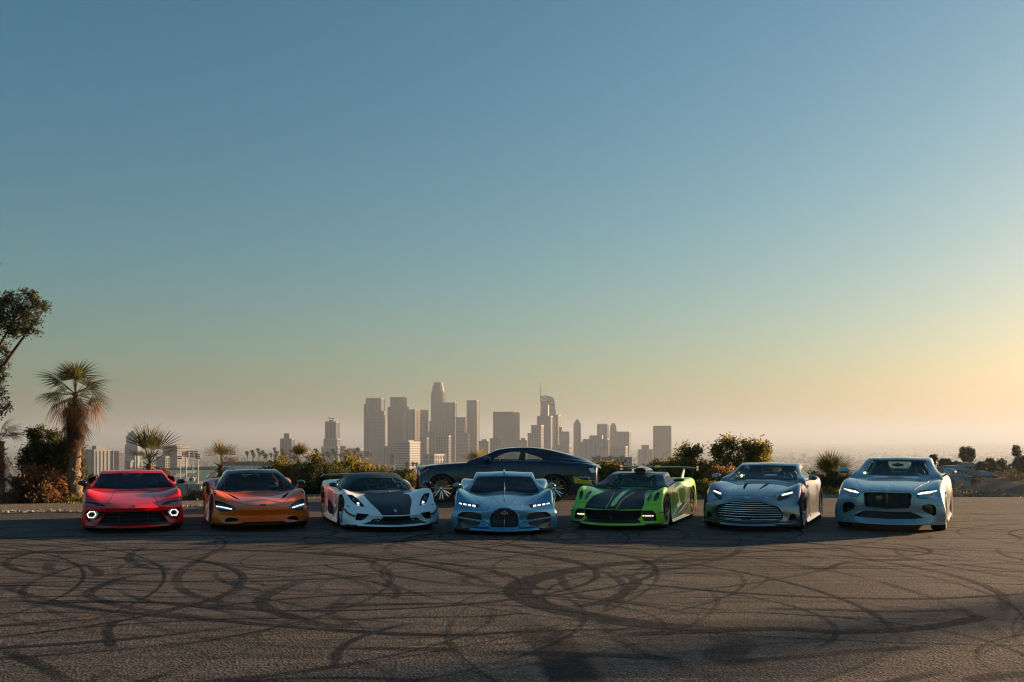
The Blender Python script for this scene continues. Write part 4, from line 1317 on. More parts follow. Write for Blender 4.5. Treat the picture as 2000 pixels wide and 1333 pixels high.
def mirror_part(car, x, y, z, w, h, d, cap_mat, arm_mat, root_pt, lower=None, shape=0.0, tilt=0.0, arm_r=.016, both=True):
    """door mirror pods at +-x with an arm running in to root_pt; the pod is a rounded wedge"""
    for sg in (1, -1):
        e = empty('door_mirror', (0, 0, 0)); e.parent = car.root
        bm = bmesh.new()
        rings = []
        for (t, k) in ((0, .55), (.12, .85), (.4, 1.0), (.75, .95), (1.0, .8)):     # front (y-) to back glass
            ring = []
            for a_ in range(12):
                a = 2 * math.pi * a_ / 12
                ex = 2.6
                cx = math.copysign(abs(math.cos(a)) ** (2 / ex), math.cos(a)); cz = math.copysign(abs(math.sin(a)) ** (2 / ex), math.sin(a))
                px_ = cx * w / 2 * k * (1 - .25 * shape * (cz > 0) * (cx > 0))
                pz_ = cz * h / 2 * k * (1 - shape * .35 * (cx * .5 + .5)) + tilt * px_
                ring.append(bm.verts.new((sg * (x + px_), y + (t - .5) * d - .02 * abs(cx), z + pz_)))
            rings.append(ring)
        for i in range(len(rings) - 1):
            for k in range(12): bm.faces.new((rings[i][k], rings[i][(k + 1) % 12], rings[i + 1][(k + 1) % 12], rings[i + 1][k]))
        bm.faces.new(rings[0]); bm.faces.new(rings[-1][::-1])
        bm_obj('mirror_cap', bm, cap_mat, e, True, 50)
        MB().box(sg * x - w * .36, sg * x + w * .36, y + d * .5 - .004, y + d * .5 + .003, z - h * .3, z + h * .3).obj('mirror_glass', M_GLASSM, e)
        rp = Vector(root_pt); rp.x *= sg
        st_ = Vector((sg * (x - w * .25), y + .01, z - h * .3))
        MB().tube(smooth_poly([st_, (st_ + rp) / 2 + Vector((0, 0, -.012)), rp], 3, False), arm_r, 8, flat=.7).obj('arm', arm_mat, e, True)

def text_obj(name, body, size, loc, rot, mat, parent=None, extrude=.004, sx=1.0):
    cu = bpy.data.curves.new(name, 'FONT'); cu.body = body; cu.size = size; cu.extrude = extrude
    cu.align_x = 'CENTER'; cu.align_y = 'CENTER'
    o = bpy.data.objects.new(name, cu); COL.objects.link(o)
    me = eval_mesh(o); bpy.data.objects.remove(o)
    t = link_mesh(name, me, mat, parent); t.location = loc; t.rotation_euler = rot; t.scale = (sx, 1, 1)
    return t
# ---------------------------------------------------------------- car materials
def paint(name, color, metal=0.0, rough=0.35, coat=1.0, flake=True):
    m, nt, b = new_mat(name)
    setp(b, color=color, metal=metal, rough=rough, coat=min(1.0, coat * .8), coat_rough=0.02, spec=.3)
    if flake:
        N, L = nt.nodes, nt.links
        tc = N.new('ShaderNodeTexCoord'); nz = N.new('ShaderNodeTexNoise'); mr = N.new('ShaderNodeMapRange')
        nz.inputs['Scale'].default_value = 3.0; nz.inputs['Detail'].default_value = 8
        mr.inputs[3].default_value = max(0.02, rough - .05); mr.inputs[4].default_value = rough + .07
        L.new(tc.outputs['Object'], nz.inputs['Vector']); L.new(nz.outputs['Fac'], mr.inputs[0]); L.new(mr.outputs[0], b.inputs['Roughness'])
    return m

def glass(name, tint, rough=0.0, dens=0.55):
    """thin tinted glazing: mirror reflection by fresnel over a tinted clear view"""
    m, nt, b = new_mat(name)
    N, L = nt.nodes, nt.links
    N.remove(b)
    out = N['Material Output']
    tr = N.new('ShaderNodeBsdfTransparent'); tr.inputs[0].default_value = (*[dens * c for c in tint], 1)
    gl = N.new('ShaderNodeBsdfGlossy'); gl.inputs['Roughness'].default_value = rough; gl.inputs[0].default_value = (.6, .65, .67, 1)
    fr = N.new('ShaderNodeFresnel'); fr.inputs[0].default_value = 1.52
    mx = N.new('ShaderNodeMixShader')
    ge = N.new('ShaderNodeNewGeometry'); iv = N.new('ShaderNodeMath'); iv.operation = 'SUBTRACT'; iv.inputs[0].default_value = 1.0
    ml = N.new('ShaderNodeMath'); ml.operation = 'MULTIPLY'
    L.new(ge.outputs['Backfacing'], iv.inputs[1]); L.new(fr.outputs[0], ml.inputs[0]); L.new(iv.outputs[0], ml.inputs[1])
    L.new(ml.outputs[0], mx.inputs[0]); L.new(tr.outputs[0], mx.inputs[1]); L.new(gl.outputs[0], mx.inputs[2]); L.new(mx.outputs[0], out.inputs[0])
    return m

def glow(name, color, s):
    return simple(name, (0.8, 0.8, 0.8), 0.3, emit=color, estr=s)

M_TYRE = noisy('tyre_rubber', (.012, .012, .013), (.022, .021, .02), 14, .75)
M_DISC = simple('brake_steel', (.12, .115, .11), .4, metal=.8)
M_BLACK = simple('black_plastic', (.012, .013, .014), .45)
M_GLOSSB = simple('gloss_black', (.008, .009, .011), .12, coat=1.0)
M_VOID = simple('intake_black', (.006, .006, .007), .8)
M_MESH = noisy('grille_mesh', (.004, .004, .005), (.03, .032, .035), 160, .5, detail=1)
M_CARBON = noisy('carbon_fibre', (.008, .010, .014), (.016, .019, .025), 90, .3, detail=2, coat=.5)
M_CHROME = simple('chrome', (.78, .79, .8), .08, metal=1.0)
M_DCHROME = simple('dark_chrome', (.3, .31, .33), .15, metal=1.0)
M_RIMB = simple('black_alloy', (.03, .03, .032), .25, metal=.7, coat=.5)
M_RIMS = simple('silver_alloy', (.5, .5, .52), .22, metal=1.0)
M_GLASS = glass('car_glass', (.82, .97, .96), 0, .86)
M_GLASSD = glass('dark_car_glass', (.75, .9, .92), 0, .68)
M_LENS = glass('lamp_lens', (.95, 1, 1), 0, .9)
M_GLASSM = simple('mirror_glass', (.75, .78, .8), .02, metal=1.0)
M_LAMP = simple('lamp_housing', (.05, .055, .06), .2, metal=.8)
M_LAMPS = simple('lamp_reflector', (.55, .6, .62), .12, metal=1.0)
M_DRL = glow('lit_lamp_white', (1, .98, .95), .62)
M_DRL2 = glow('lit_lamp_warm', (1, .80, .5), .75)
M_SIDE = simple('side_marker_red', (.5, .03, .015), .2, coat=1)
M_AMBER = simple('side_marker_amber', (.7, .12, .03), .2, coat=1)
M_INT = noisy('dark_leather', (.010, .011, .012), (.02, .021, .022), 20, .6)
M_GOLD = simple('gold_badge', (.6, .42, .12), .3, metal=1.0)
M_WHITEP = simple('white_badge', (.8, .8, .8), .3)

def dash(car, y, z, w, depth=.35, mat=None):
    """dashboard: a padded roll under the windscreen with an instrument hood"""
    b = MB()
    b.tube([(-w, y + .18, z - .06), (-w * .9, y + .03, z - .02), (0, y - .03, z), (w * .9, y + .03, z - .02), (w, y + .18, z - .06)], .13, 12, flat=.55)
    b.ball((w * .48, y + .1, z + .035), .2, .16, .055)
    b.box(-.12, .12, y + .05, y + .5, z - .4, z - .06)
    return b.obj('dashboard', mat or M_INT, car.root, True, 60)

def tub(car, y0, y1, w, mat=None):
    car.patch('cabin_lining', [(-w, y0), (w, y0), (w, y1), (-w, y1)], mat or M_INT, .006, .004, '-z', 'body', .12)

def rear_mirror(car, y, z):
    b = MB(); b.ball((0, y, z - .03), .12, .03, .035); b.box(-.015, .015, y - .01, y + .01, z - .02, z + .025)
    b.obj('interior_mirror', M_BLACK, car.root, True, 50)

def place(px, Y):
    return (pxX(px, Y), Y, 0)
def half_full(pl, x0=True):
    """right-half outline (first and last points on the centre line) -> full outline"""
    if pl[1][0] < 0: pl = [(-x, z) for x, z in pl]
    inner = pl[1:-1]
    return [(0.0, pl[0][1])] + inner + [(0.0, pl[-1][1])] + [(-x, z) for x, z in reversed(inner)]

def right(pl):
    """outline traced on either side -> right-hand copy"""
    if sum(p[0] for p in pl) < 0: pl = mirror_poly(pl)
    return pl

def add_cowl(body):
    out = []
    for i, r in enumerate(body):
        out.append(r)
        if i + 1 < len(body) and r[2] - body[i + 1][2] > .1:
            out.append((r[0] + .16, *r[1:2], r[2] - .004, r[3] - .004, *r[4:]))
    return tuple(out)

def start(c, crop, body, front, rear, cab, cfront, crear, ws, sidew, rearw, wb, rf, rr, body_creases, cab_creases, arch=.032, arch_in=.74, ws_smooth=0):
    c.crop = crop
    body = add_cowl(body)
    c.set_body(cage_box('body', [S_(*r) for r in body], front, rear, creases=body_creases))
    c.set_cabin(cage_box('cabin', [G_(*r) for r in cab], cfront, crear, T=3, creases=cab_creases))
    c.arch(0, rf, rf + arch, arch_in, 1.4, M_VOID)
    c.arch(wb, rr, rr + arch, arch_in, 1.4, M_VOID)
    c.wsf = half_full(c.trace(crop, ws, 'cabin')) if isinstance(ws[0][0], (int,)) else ws
    c.recess(c.wsf, M_BLACK, .34, which='cabin')
    c.sidew, c.rearw = sidew, rearw
    for w in sidew:
        for ax in ('x', '-x'): c.recess(w, M_BLACK, .13, axis=ax, which='cabin')
    if rearw: c.recess(rearw, M_BLACK, .16, axis='-y', which='cabin')

def close(c, paint_, cab_mat, gl=None, glside=None, shell=.04):
    gl = gl or M_GLASS
    c.finish(paint_, cab_mat, shell)
    c.patch('windshield', c.wsf, gl, -.006, .010, which='cabin')
    for w in c.sidew:
        for ax in ('x', '-x'): c.patch('side_window', w, glside or gl, -.006, .010, axis=ax, which='cabin')
    if c.rearw: c.patch('rear_window', c.rearw, gl, -.006, .010, axis='-y', which='cabin')

def splitter(c, w, yn, sweep, z0, z1, mat, p=2.2, back=.45):
    pts = []
    for i in range(25):
        x = -w + 2 * w * i / 24
        pts.append((x, yn + sweep * abs(x / w) ** p))
    MB().prism(pts + [(w * .93, yn + sweep + back), (-w * .93, yn + sweep + back)], z0, z1).obj('splitter', mat, c.root)

def skirts(c, x, y0, y1, z, mat):
    for sg in (1, -1):
        a = x * sg
        MB().add([(a - sg * .06, y0, z), (a, y0 + .15, z - .01), (a + sg * .02, y1 - .1, z - .01), (a - sg * .06, y1, z), (a - sg * .06, y0, z + .07), (a - sg * .02, y0 + .15, z + .04), (a, y1 - .1, z + .05), (a - sg * .06, y1, z + .07)],
                 [(0, 1, 2, 3), (4, 7, 6, 5), (0, 4, 5, 1), (1, 5, 6, 2), (2, 6, 7, 3), (3, 7, 4, 0)]).obj('side_skirt', mat, c.root)

def both(fn):
    fn(1); fn(-1)

def lamp(c, poly, back_mat, lens=True, name='headlight', depth=.05):
    """a recessed headlight on each side: returns the two part roots"""
    out = []
    for sg in (1, -1):
        h = empty(name, (0, 0, 0)); h.parent = c.root
        pl = poly if sg > 0 else mirror_poly(poly)
        if lens: c.patch('lens', pl, M_LENS, .001, .004, parent=h)
        out.append((sg, h))
    return out
# ---------------------------------------------------------------- green and black roadster
def build_green():
    cr = (1110, 900, 7.692)
    P = paint('green_paint', (.32, .74, .02), .0, .3)
    c = Car('sports_car', 'lime green and black carbon supercar with paired oval headlights and rear wing', 'car', place(1216, 19.75), rad(-21), .965)
    start(c, cr, (
        (-.95, .42, .42, .42, .44, .84, .47, .92, .43, .955, .34, .965, .22, .92, .13),
        (-.72, .36, .50, .50, .53, .86, .62, .945, .54, .975, .36, .985, .22, .95, .12),
        (-.42, .22, .585, .59, .635, .86, .755, .955, .68, .99, .4, .995, .2, .96, .11),
        (-.02, .06, .665, .665, .70, .86, .805, .96, .74, 1.0, .42, 1.0, .2, .97, .11),
        (.35, 0, .715, .71, .72, .84, .795, .94, .73, .98, .42, .99, .2, .97, .11),
        (.68, 0, .745, .74, .735, .82, .755, .9, .68, .93, .42, .97, .2, .97, .11),
        (1.1, 0, .45, .45, .55, .80, .73, .88, .65, .91, .42, .97, .2, .97, .11),
        (1.6, 0, .45, .45, .6, .82, .80, .9, .70, .92, .44, .98, .2, .97, .11),
        (2.2, 0, .82, .83, .84, .86, .89, .96, .79, .98, .48, 1.0, .2, .97, .11),
        (2.8, 0, .92, .92, .91, .87, .92, .985, .82, 1.01, .5, 1.01, .22, .97, .12),
        (3.3, 0, .88, .88, .87, .85, .88, .95, .8, .98, .52, .98, .28, .93, .16),
        (3.6, -.12, .82, .82, .81, .8, .8, .87, .74, .9, .52, .9, .34, .86, .24)),
        [(-.99, .37), (-.97, .30), (-.975, .22), (-1.0, .13)], [(3.62, .72), (3.6, .55), (3.55, .36), (3.5, .24)],
        ((1.26, 0, .56, 1.04, 1.01, .68, .88, .79, .76, (.03, -.22, -.46)), (1.7, 0, .57, 1.085, 1.05, .7, .92, .82, .79),
         (2.2, 0, .5, 1.06, 1.01, .6, .93, .74, .86), (2.9, 0, .3, .97, .93, .4, .9, .5, .87)),
        [(.94, .90), (.62, .75), (.54, .5)], [(3.1, .9), (3.25, .86), (3.3, .7)],
        [(970, 184), (1300, 194), (1340, 395), (1290, 414), (820, 424)],
        [[(.92, .82), (1.12, .93), (1.3, .99), (1.75, 1.0), (2.0, .94), (2.05, .85)]],
        [(-.36, 1.0), (.36, 1.0), (.32, .92), (-.32, .92)], 2.795, .335, .355,
        (('front', 4, 1.0), ('col', 7, 1, 0, 11), ('corner', .35), ('col', 3, .2, 0, 5)),
        (('corner', .55), ('row', 0, .4, 0, 2), ('col', 2, .5, 0, 3)))
    def ell(cx, cy, rx, ry, tilt):
        a0 = rad(tilt)
        return [(cx + rx * math.cos(a) * math.cos(a0) - ry * math.sin(a) * math.sin(a0), cy + rx * math.cos(a) * math.sin(a0) + ry * math.sin(a) * math.cos(a0)) for a in [2 * math.pi * k / 16 for k in range(16)]]
    e1 = c.trace(cr, [(1226, 548)])[0]; e2 = c.trace(cr, [(1328, 543)])[0]
    eyes = [ell(e1[0], e1[1], .047, .085, -8), ell(e2[0], e2[1], .052, .092, -12)]
    for e_ in eyes: c.recess(e_, M_GLOSSB, .05, mirror=True, cell=.1)
    gr = half_full(c.trace(cr, [(690, 758), (1105, 758), (1088, 835), (1010, 918), (690, 925)]))
    c.recess(gr, M_VOID, .10)
    pod = c.trace(cr, [(1112, 752), (1260, 748), (1310, 792), (1330, 905), (1135, 910), (1105, 850)])
    c.recess(pod, M_BLACK, .06, mirror=True)
    close(c, P, M_CARBON)
    hood = half_full(c.trace(cr, [(820, 430), (1195, 436), (1150, 548), (1140, 650), (1106, 760), (690, 764)]))
    c.patch('bonnet_panel', hood, simple('matt_carbon_bonnet', (.008, .010, .014), .45, spec=.25), .004, .004, cell=.03)
    st = c.trace(cr, [(798, 440), (745, 560), (692, 690)], axis='-z')
    ys = [p[1] for p in st]
    y0, y1 = max(ys), min(ys)
    c.patch('green_stripe', [(-.045, y0), (.045, y0), (.055, y1 + .12), (.03, y1), (-.03, y1), (-.055, y1 + .12)], P, .009, .004, '-z', cell=.05)
    rg = c.trace(cr, [(985, 485), (880, 545), (790, 620), (735, 700), (712, 748)], axis='-z')
    c.strip('bonnet_rib', rg, .014, M_CARBON, '-z', off=.006, mirror=True)
    tub(c, .9, 2.0, .7); dash(c, .98, .74, .62)
    M_LIME = simple('lime_leather', (.22, .55, .05), .6)
    for x in (-.34, .34):
        s_ = seat(c, x, 1.62, .42, M_INT, h=.58)
        MB().tube([(-.13, .06, .36), (-.11, .09, .48), (0, .10, .53), (.11, .09, .48), (.13, .06, .36)], .035, 8, flat=.5).obj('headrest_trim', M_LIME, s_, True)
    steering_wheel(c, .34, 1.25, .76, M_BLACK); rear_mirror(c, 1.2, .98)
    for sg in (1, -1):
        h = empty('headlight', (0, 0, 0)); h.parent = c.root
        for e_ in eyes:
            pl = e_ if sg > 0 else mirror_poly(e_)
            c.patch('lens', pl, M_LENS, .002, .004, parent=h, cell=.2)
            cx = sum(p[0] for p in pl) / 16; cz = sum(p[1] for p in pl) / 16; hh = max(p[1] for p in pl) - cz
            for k, r_ in ((-.45, .022), (.25, .018)):
                circ = [(cx + r_ * math.cos(a), cz + k * hh + r_ * math.sin(a)) for a in [2 * math.pi * q / 12 for q in range(12)]]
                c.patch('projector', circ, M_LAMPS, -.015, .03, parent=h, cell=.2)
        c.strip('headlight_rim', [p for p in (eyes[0] if sg > 0 else mirror_poly(eyes[0]))], .007, P, off=.002, closed=True, parent=h)
        c.strip('headlight_rim', [p for p in (eyes[1] if sg > 0 else mirror_poly(eyes[1]))], .007, P, off=.002, closed=True, parent=h)
        d = empty('running_light', (0, 0, 0)); d.parent = c.root
        for k in range(5):
            q = c.trace(cr, [(1122 + k * 35, 825), (1122 + k * 35 + 22, 824), (1122 + k * 35 + 22, 838), (1122 + k * 35, 839)])
            c.patch('light_block', q if sg > 0 else mirror_poly(q), M_DRL2, -.02, .03, parent=d, cell=.2)
    for z in (.18, .22, .26, .30, .34): c.strip('grille_bar', [(-.60 + (.34 - z) * .5, z), (.60 - (.34 - z) * .5, z)], .006, M_BLACK, off=-.05)
    c.strip('grille_post', [(.0, .17), (.03, .37)], .012, M_CARBON, off=-.03)
    c.strip('grille_post', [(.0, .17), (-.03, .37)], .012, M_CARBON, off=-.03)
    sm = c.trace(cr, [(1142, 655), (1300, 652), (1470, 640)])
    c.strip('bumper_seam', sm, .004, M_BLACK, off=-.001, mirror=True)
    splitter(c, .99, -1.02, .44, .10, .135, M_CARBON)
    c.patch('lower_valance', [(-.56, .205), (.56, .205), (.62, .148), (-.62, .148)], M_BLACK, .008)
    for sg in (1, -1):
        MB().add([(sg * .93, -.62, .33), (sg * 1.06, -.45, .35), (sg * 1.06, -.3, .35), (sg * .95, -.3, .33), (sg * .93, -.62, .345), (sg * 1.06, -.45, .365), (sg * 1.06, -.3, .365), (sg * .95, -.3, .345)],
                 [(0, 3, 2, 1), (4, 5, 6, 7), (0, 1, 5, 4), (1, 2, 6, 5), (2, 3, 7, 6), (3, 0, 4, 7)]).obj('canard', M_CARBON, c.root)
        MB().add([(sg * .98, 2.35, .44), (sg * 1.0, .55, .14), (sg * 1.0, 2.3, .13), (sg * .93, 2.35, .44), (sg * .93, .55, .14), (sg * .93, 2.3, .13)],
                 [(0, 1, 2), (5, 4, 3), (0, 3, 4, 1), (1, 4, 5, 2), (2, 5, 3, 0)]).obj('side_intake', M_CARBON, c.root)
        MB().tube([(sg * 1.005, .55, .15), (sg * 1.005, 1.5, .30), (sg * .985, 2.4, .46)], .014, 6).obj('flank_blade', P, c.root)
    # roof scoop
    b = MB(); b.tube([(.05, 1.35, 1.11), (.05, 1.6, 1.13), (.05, 2.1, 1.10), (.05, 2.6, 1.02)], [.14, .15, .12, .05], 12, flat=.5); b.obj('roof_scoop', M_GLOSSB, c.root, True, 50)
    # wing
    w_ = empty('rear_wing', (0, 0, 0)); w_.parent = c.root
    MB().tube([(-.98, 3.5, 1.12), (-.5, 3.48, 1.135), (0, 3.47, 1.14), (.5, 3.48, 1.135), (.98, 3.5, 1.12)], .13, 10, flat=.16).obj('blade', M_CARBON, w_, True, 60)
    for sg in (1, -1):
        MB().tube([(sg * .62, 3.3, .84), (sg * .66, 3.45, 1.12)], [.03, .02], 6, flat=2.0).obj('strut', M_WHITEP, w_)
        MB().box(sg * .97 - .008, sg * .97 + .008, 3.36, 3.64, 1.06, 1.17).obj('end_plate', M_CARBON, w_)
    MB().tube([(-.05, 3.36, 1.155), (.05, 3.36, 1.155)], .03, 6).obj('centre_mount', P, w_)
    mirror_part(c, 1.08, .72, .95, .26, .085, .14, M_GLOSSB, M_GLOSSB, (.80, .55, .77), shape=.7, tilt=.05)
    a1 = c.depth_at(cr, (520, 368), .72); a2 = c.depth_at(cr, (625, 365), .78); a3 = c.depth_at(cr, (790, 420), .60)
    MB().tube([a1, a2, a3], .011, 6).obj('wiper', M_BLACK, c.root)
    wheels(c, 2.795, 1.70, 1.66, .335, .355, .255, .34, 7, 'twin', M_RIMB, lip_mat=simple('gold_rim_lip', (.65, .45, .2), .3, metal=1.0))
build_green()
# ---------------------------------------------------------------- silver grand tourer
def build_silver():
    cr = (1365, 890, 7.692)
    P = paint('silver_paint', (.25, .285, .32), .75, .2, 1.8, False)
    c = Car('sports_car', 'silver grand tourer with wide slatted grille and vents on its bonnet', 'car', place(1474, 19.45), rad(-24.3))
    start(c, cr, (
        (-.90, .50, .62, .61, .58, .80, .55, .88, .50, .92, .38, .93, .25, .88, .15),
        (-.72, .42, .71, .69, .67, .83, .70, .91, .60, .95, .42, .96, .25, .92, .14),
        (-.42, .26, .79, .775, .765, .84, .82, .93, .72, .975, .46, .98, .24, .94, .13),
        (0, .08, .855, .84, .82, .84, .89, .945, .78, .985, .5, .985, .22, .95, .13),
        (.45, 0, .90, .885, .87, .82, .905, .93, .80, .96, .52, .97, .22, .95, .13),
        (.90, 0, .925, .92, .905, .80, .91, .90, .81, .93, .53, .96, .22, .95, .13),
        (1.3, 0, .6, .6, .7, .80, .92, .89, .82, .93, .53, .97, .22, .95, .13),
        (2.0, 0, .6, .6, .7, .81, .94, .90, .84, .94, .54, .97, .22, .95, .13),
        (2.5, 0, .85, .86, .88, .84, .965, .95, .86, .985, .55, .98, .22, .95, .13),
        (2.9, 0, .98, .98, .975, .84, .97, .965, .87, 1.0, .56, .99, .24, .95, .14),
        (3.5, -.02, .97, .97, .96, .80, .93, .90, .84, .94, .56, .94, .3, .9, .2),
        (3.9, -.2, .90, .89, .88, .70, .86, .78, .78, .82, .56, .82, .36, .78, .28)),
        [(-.95, .54), (-.96, .40), (-.95, .27), (-.96, .15)], [(3.92, .8), (3.92, .6), (3.86, .4), (3.8, .28)],
        ((1.70, 0, .58, 1.235, 1.20, .70, 1.05, .82, .93, (.03, -.3, -.62)), (2.1, 0, .60, 1.29, 1.245, .72, 1.08, .83, .95),
         (2.6, 0, .56, 1.26, 1.2, .68, 1.08, .8, .97), (3.1, 0, .45, 1.16, 1.1, .55, 1.04, .66, .98)),
        [(1.3, 1.07), (.88, .925), (.78, .7)], [(3.4, 1.03), (3.65, .97), (3.7, .8)],
        [(1040, 145), (1452, 158), (1482, 378), (900, 384)],
        [[(1.18, .97), (1.45, 1.07), (1.75, 1.15), (2.15, 1.18), (2.6, 1.12), (2.75, 1.01), (1.9, .96)]],
        [(-.42, 1.14), (.42, 1.14), (.5, 1.03), (-.5, 1.03)], 2.885, .355, .365,
        (('front', 4, 1.0), ('col', 7, 1, 0, 11), ('corner', .25), ('row', 0, .3, 0, 3), ('col', 1, .45, 0, 5), ('col', 3, .25, 2, 9)),
        (('corner', .5), ('row', 0, .35, 0, 2), ('col', 2, .4, 0, 3)))
    gp = half_full(c.trace(cr, [(705, 692), (930, 694), (1060, 738), (1180, 762), (1250, 842), (1274, 892), (1245, 952), (1180, 982), (705, 988)]))
    c.recess(gp, M_VOID, .09)
    hl = c.trace(cr, [(1170, 642), (1190, 602), (1260, 560), (1360, 520), (1410, 525), (1420, 560), (1380, 612), (1310, 660), (1230, 686), (1180, 682)])
    c.recess(hl, M_LAMP, .06, mirror=True)
    vent = c.trace(cr, [(885, 522), (930, 480), (1052, 410), (1042, 440), (1000, 466), (930, 502)], axis='-z')
    c.recess(vent, M_VOID, .04, axis='-z', mirror=True)
    lo = c.trace(cr, [(1300, 982), (1345, 960), (1372, 880), (1442, 876), (1466, 940), (1440, 962), (1350, 972)])
    c.recess(lo, M_VOID, .08, mirror=True)
    close(c, P, P)
    c.strip('grille_surround', gp, .014, M_DCHROME, off=.0, closed=True)
    zt, zb = max(p[1] for p in gp), min(p[1] for p in gp)
    for k in range(8):
        z = zt - (zt - zb) * (k + .7) / 8.6
        xs = []
        for i in range(len(gp)):
            (x0, z0), (x1, z1) = gp[i], gp[(i + 1) % len(gp)]
            if (z0 - z) * (z1 - z) < 0: xs.append(x0 + (x1 - x0) * (z - z0) / (z1 - z0))
        w_ = max(abs(x) for x in xs) - .02
        if k < 7: c.strip('grille_slat', [(-w_, z), (w_, z)], .0085, M_CHROME, off=-.02)
        else: c.strip('grille_slat', [(.09, z), (w_, z)], .0085, M_CHROME, off=-.02, mirror=True)
    c.patch('radar_cover', [(-.08, zb + .06), (.08, zb + .06), (.08, zb + .012), (-.08, zb + .012)], M_GLOSSB, -.02, .03)
    tub(c, 1.15, 2.7, .7); dash(c, 1.25, .92, .64)
    M_TANL = simple('dark_seat', (.03, .028, .027), .6)
    for x in (-.36, .36): seat(c, x, 2.05, .55, M_TANL, h=.66)
    steering_wheel(c, .36, 1.6, .95, M_BLACK); rear_mirror(c, 1.62, 1.16)
    dr = c.trace(cr, [(1245, 585), (1258, 570), (1405, 535), (1412, 552), (1380, 562), (1260, 588)])
    for sg, h in lamp(c, hl, None):
        c.patch('daytime_light', dr if sg > 0 else mirror_poly(dr), M_DRL, -.012, .03, parent=h)
        c.strip('headlight_rim', hl if sg > 0 else mirror_poly(hl), .007, P, off=.003, closed=True, parent=h)
    bz = c.trace(cr, [(705, 628)])[0][1]
    c.patch('badge', [(-.085, bz + .012), (-.03, bz), (-.015, bz + .006), (.015, bz + .006), (.03, bz), (.085, bz + .012), (.04, bz - .014), (0, bz - .02), (-.04, bz - .014)], M_CHROME, .006)
    c.strip('bonnet_shut_line', [(0, bz + .03), (.35, bz + .025), (.62, bz + .0)], .003, M_BLACK, off=-.001, mirror=True)
    sm = c.trace(cr, [(1180, 410), (1120, 500), (1010, 590), (945, 665)], axis='-z')
    c.strip('bonnet_crease', sm, .003, M_BLACK, '-z', off=-.001, mirror=True)
    mk = c.trace(cr, [(1500, 785), (1512, 780), (1510, 862), (1500, 868)])
    c.patch('side_marker', mk, M_SIDE, .004, mirror=True)
    splitter(c, .97, -.99, .50, .105, .15, M_CARBON)
    c.patch('lower_valance', [(-.60, .2), (.60, .2), (.82, .19), (.82, .164), (-.82, .164), (-.82, .19)], M_BLACK, .008)
    mirror_part(c, 1.02, 1.12, 1.0, .19, .125, .16, P, M_BLACK, (.84, 1.1, .94), shape=.3, tilt=-.05)
    wheels(c, 2.885, 1.70, 1.68, .355, .365, .27, .32, 10, 'twin', M_DCHROME, caliper=M_GLOSSB)
    skirts(c, .985, .35, 2.45, .12, M_CARBON)
    c.patch('flank_strake', [(.62, .62), (.95, .56), (.98, .48), (.64, .52)], M_GLOSSB, .006, axis='-x')
    c.patch('flank_strake', [(.62, .62), (.95, .56), (.98, .48), (.64, .52)], M_GLOSSB, .006, axis='x')
build_silver()

